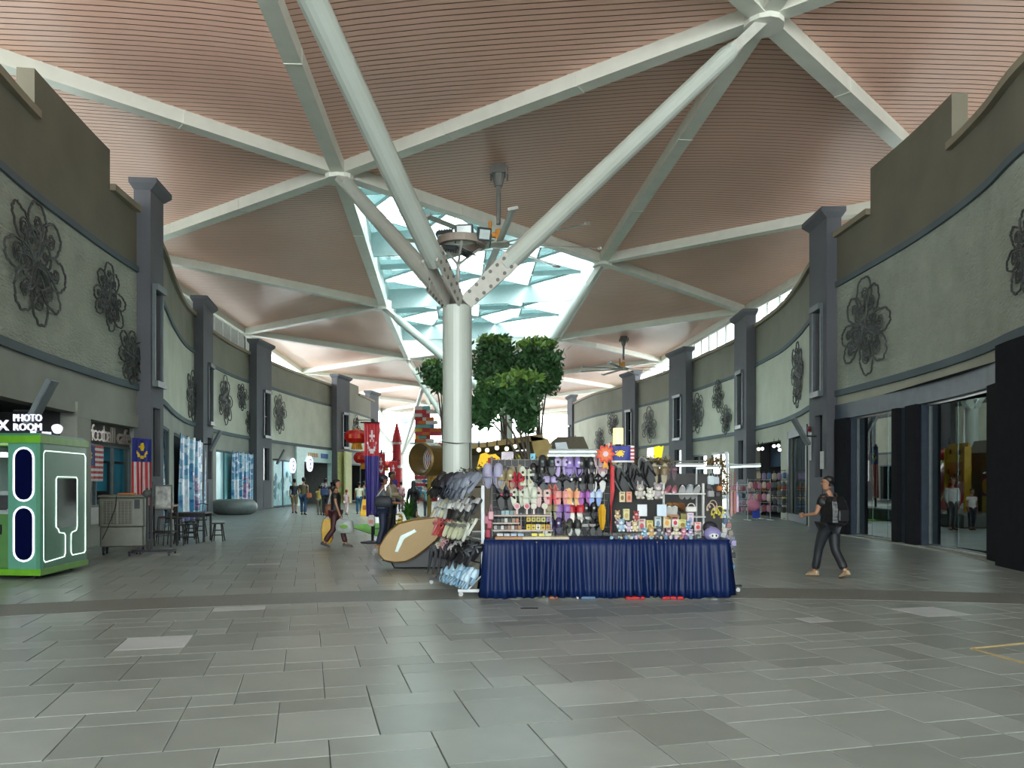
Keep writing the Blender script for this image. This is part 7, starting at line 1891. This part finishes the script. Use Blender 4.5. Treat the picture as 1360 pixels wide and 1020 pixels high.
# climbing panels (seen in the storefront glass): yellow / orange / red folded board with slots
cl = thing('climbing_wall', 'folded yellow, orange and red climbing board with hand holes, mirrored in the storefront', 'playground board', (3.7, 30, 0))
for j, (z0_, z1_, y0_, y1_, c) in enumerate(((2.35, 3.05, -.1, .0, (226, 176, 30)), (1.6, 2.35, .0, -.1, (214, 120, 24)), (.55, 1.6, -.1, .35, (190, 24, 40)))):
    b = MB(); Q = [(-.1+(y0_+.1), -.65), ]
    b.loft([[Vector((x+yy, yv, zz)) for (x, yv) in ((0, -.65), (0, .65), (.08, .65), (.08, -.65))] for zz, yy in ((z0_, y1_), (z1_, y0_))])
    b.build('board', pal(*c, 0.35), cl)
b = MB()
for (yv, zz) in ((-.3, 2.7), (.3, 2.75), (.45, 2.0), (-.3, 1.95), (0, 1.85)): b.ball((.12, yv, zz), .03, .07, .1, 8)
b.build('climbing_hold', pal(110, 60, 30), cl, kind='stuff')
b = MB(); b.box(-.1, .15, -.7, -.62, 0, 2.9); b.box(-.1, .15, .62, .7, 0, 2.9); b.build('side_post', M_y, cl)
sl = thing('tube_slide', 'fat red tube slide of the playground, mirrored in the storefront', 'slide', (0, 0, 0))
b = MB(); b.tube([(3.0, 30.9, 2.35), (2.6, 32.3, 2.2), (2.0, 34.0, 1.7), (2.2, 35.2, .9), (3.0, 35.8, .45)], .42, 16); b.build('slide_tube', M_red, sl, smooth=True)
b = MB(); b.tube([(2.6, 32.3, 0), (2.6, 32.3, 2)], .06, 8); b.build('support', M_steel, sl)
pc = thing('play_cube', 'maroon and yellow faceted play cube beside the climbing board', 'playground cube', (3.0, 28.3, 0))
b = MB(); b.cbox(-.6, .6, -.6, .5, .5, 2.1, .2); b.build('cube_shell', pal(120, 24, 50, 0.4), pc)
b = MB(); b.lathe([(.28, 0), (.28, .04)], 14, Matrix.Translation((.6, 0, 1.45)) @ Matrix.Rotation(PI/2, 4, 'Y')); b.build('porthole', pal(214, 150, 30), pc)
b = MB(); b.box(.55, .68, -.6, .2, .5, 1.1); b.build('yellow_panel', M_y, pc)
b = MB(); b.cbox(1.6, 5.0, 27.4, 37.5, 0, .5, .05); tag(b.build('planter_bench', pal(84, 92, 88, 0.5)), 'long grey planter bench round the playground behind the stall', 'planter')
b = MB(); b.box(.6, 1.6, 27.0, 40, 0, .03); b.box(5.0, 6.2, 33, 42, 0, .03); tag(b.build('turf_strip', MATS['artificial_turf']), 'green turf strip round the playground planter', 'mat')
t = thing('bush', 'light green bush in the playground planter', 'bush', (3.2, 27.9, .5)); crown(t, [((0, 0, .2), (.5, .4, .3))], 500, .08, M_leafl, seed=31)
# hanging vertical striped flag beside the playground, mirrored in the left storefront glass
t = thing('banner_stand', 'striped flag with blue top on a black stand behind the stall, mirrored in the storefront', 'banner', (3.8, 35.7, 0))
cloth('banner_cloth', 1.0, 2.3, 26, 40, msia_v, FL, t, .04, 2, Matrix.Translation((0.4, 0, 3.2)) @ Matrix.Rotation(R(100), 4, 'Z'), .05)
b = MB(); b.tube([(.35, 0, 0), (.35, 0, 3.3)], .05, 8); b.lathe([(.35, 0), (.35, .05)], 14); b.build('pole', M_black, t)
lantern(757, 604, 33, .42, 'red-orange lantern behind the stall beside the play house')
# tunnel slide drum left of the column
dr = thing('tunnel_drum', 'bronze ringed play tunnel with white hoops left of the steel column', 'tunnel', (0, 0, 0))
p = at(570, 610, 22.5)
Md = Matrix.Translation(p) @ Matrix.Rotation(R(-35), 4, 'Z') @ Rx
b = MB(); b.lathe([(.42, -.25), (.47, -.2), (.47, .35), (.42, .4)], 28, Md, cap=False); b.lathe([(.41, -.25), (.38, .1), (.41, .4)], 28, Md, cap=False); b.build('drum_shell', pal(140, 116, 70, 0.4, metal=.3), dr)
for j in range(6):
    b = MB(); rr_ = .40-.03*j; ring_ = []
    b.lathe([(rr_, -.22-.05*j), (rr_+.02, -.20-.05*j), (rr_, -.18-.05*j)], 24, Md, cap=False); b.build('white_hoop', M_white, dr)
b = MB(); b.tube([(p.x, p.y, 0), (p.x, p.y, p.z-.4)], .06, 8); b.build('support', M_ol, dr)

# ---------------------------------------------------------------- colourful block tower mural and far buildings
bt_ = thing('block_tower', 'tall stack of bright red, white, yellow and blue play blocks at the open end', 'block tower', (0, 0, 0))
cb_ = [(200, 44, 44), (230, 230, 226), (230, 120, 40), (236, 196, 60), (90, 150, 210), (214, 70, 90), (120, 190, 190), (236, 236, 232)]
zt = 70; gg = random.Random(5)
mk = {}
def block_mesh(c, w_):
    if (c, w_) not in mk:
        b = MB(); b.box(0, w_*.33, -.3, .3, 0, .3)
        for i in range(w_): b.lathe([(.09, .3), (.09, .36)], 6, Matrix.Translation((.16+i*.33, 0, 0)))
        o = b.build('block', pal(*c)); mk[(c, w_)] = o.data; D.objects.remove(o)
    return mk[(c, w_)]
for row in range(26):
    z_ = row*.32; x = at(551, 640, zt).x; xe = x+(2.2-.04*row if row % 3 else 1.6)*(.8+.4*gg.random())
    while x < xe:
        w_ = gg.choice((1, 2, 3)); o = D.objects.new('block', block_mesh(cb_[gg.randrange(8)], w_)); C.objects.link(o); o.parent = bt_; o.location = (x, zt+.3*gg.random(), z_); x += w_*.33+.01*gg.random()
fh = thing('far_hall', 'long pale blue low hall beyond the open end of the mall', 'building', (0, 0, 0))
z_ = 120
def fb_(name, x0, x1, y0, y1, c, dz=3, zz=120, par=None): p, q_ = at(x0, y1 if y1 < 640 else 670, zz), at(x1, y0, zz); b = MB(); b.box(p.x, q_.x, zz, zz+dz, max(p.z, 0), q_.z); return b.build(name, pal(*c), par or fh)
fb_('hall_wall', 520, 640, 588, 645, (206, 206, 196)); fb_('blue_roof_band', 518, 642, 585, 590, (150, 190, 220), 3.4)
fb_('yellow_arch_panel', 566, 592, 597, 640, (220, 206, 120), 3, 119.5); fb_('blue_mural', 570, 588, 602, 634, (150, 196, 226), 3, 119.2); fb_('mural_text_strip', 572, 584, 622, 630, (190, 190, 214), 3, 119.0)
fb_('red_panel', 548, 560, 596, 612, (206, 70, 70), 3, 119.0); fb_('white_panel', 540, 549, 600, 640, (226, 226, 230), 3, 119.0)
for k_ in range(7): fb_('coloured_flag', 556+k_*1.2, 570+k_*.6, 594+k_*7, 597+k_*7, cb_[k_], .5, 118)
tw = thing('sky_tower', 'far lattice tower with blue cabin against the sky', 'tower', (0, 0, 0))
fb_('tower_shaft', 536.2, 540, 562, 640, (150, 150, 170), 1.2, 150, tw); fb_('blue_cabin', 533, 543, 554.5, 561, (90, 150, 210), 2, 149.5, tw); fb_('tower_foot', 534, 542, 584, 590, (140, 160, 180), 2, 149.6, tw)
for k_ in range(8): fb_('brace', 536, 540.2, 565+k_*4, 565.8+k_*4, (90, 100, 120), 1.6, 149.7, tw)
rk2 = thing('red_rocket', 'slim red pointed finial column beside the block tower', 'column', (at(527, 642, 75).x, 75, 0))
b = MB(); b.lathe([(.5, 0), (.5, 3), (.42, 3.2), (.42, 5.3), (.5, 5.4), (.3, 6.3), (.05, 7.3)], 16); b.build('red_shaft', pal(210, 50, 60), rk2)
b = MB(); b.lathe([(.53, 3.0), (.53, 3.25)], 16); b.lathe([(.53, 5.2), (.53, 5.4)], 16); b.build('white_band', M_white, rk2)
fr2 = thing('far_hall', 'pale low building beyond the open end right of the trees', 'building', (0, 0, 0))
fb_('wall', 640, 770, 592, 645, (210, 212, 210), 3, 125, fr2); fb_('roof_edge', 640, 772, 589, 592.5, (160, 170, 176), 3.4, 125, fr2)
# tall slim lamp posts / rods near the open end, guy cable on the foreground column
b = MB(); b.lathe([(.285, 0), (.285, .03)], 24, Matrix.Translation((-1.05, 15.3, CH+(HY-588)*15.3/F))); b.build('cable_clamp', M_steel, c1) if False else None
cc = MB(); cc.tube([at(580, 585, 15.2), at(588, 587, 15.0), at(607, 589, 14.98), at(624, 588, 15.0), at(624, 650, 15.02)], .008, 5); tag(cc.build('cable', M_steel), 'thin dark cable wrapped round the foreground column above the slippers', 'cable')
gp = thing('planter_box', 'low dark planter box beside the massage chair', 'planter', (-1.9, 17.5, 0)); b = MB(); b.cbox(-.7, .7, -.4, .4, 0, .45, .03); b.build('box_body', pal(70, 66, 58), gp)
crown(gp, [((0, 0, .6), (.6, .3, .2))], 500, .08, M_leafd, seed=77)
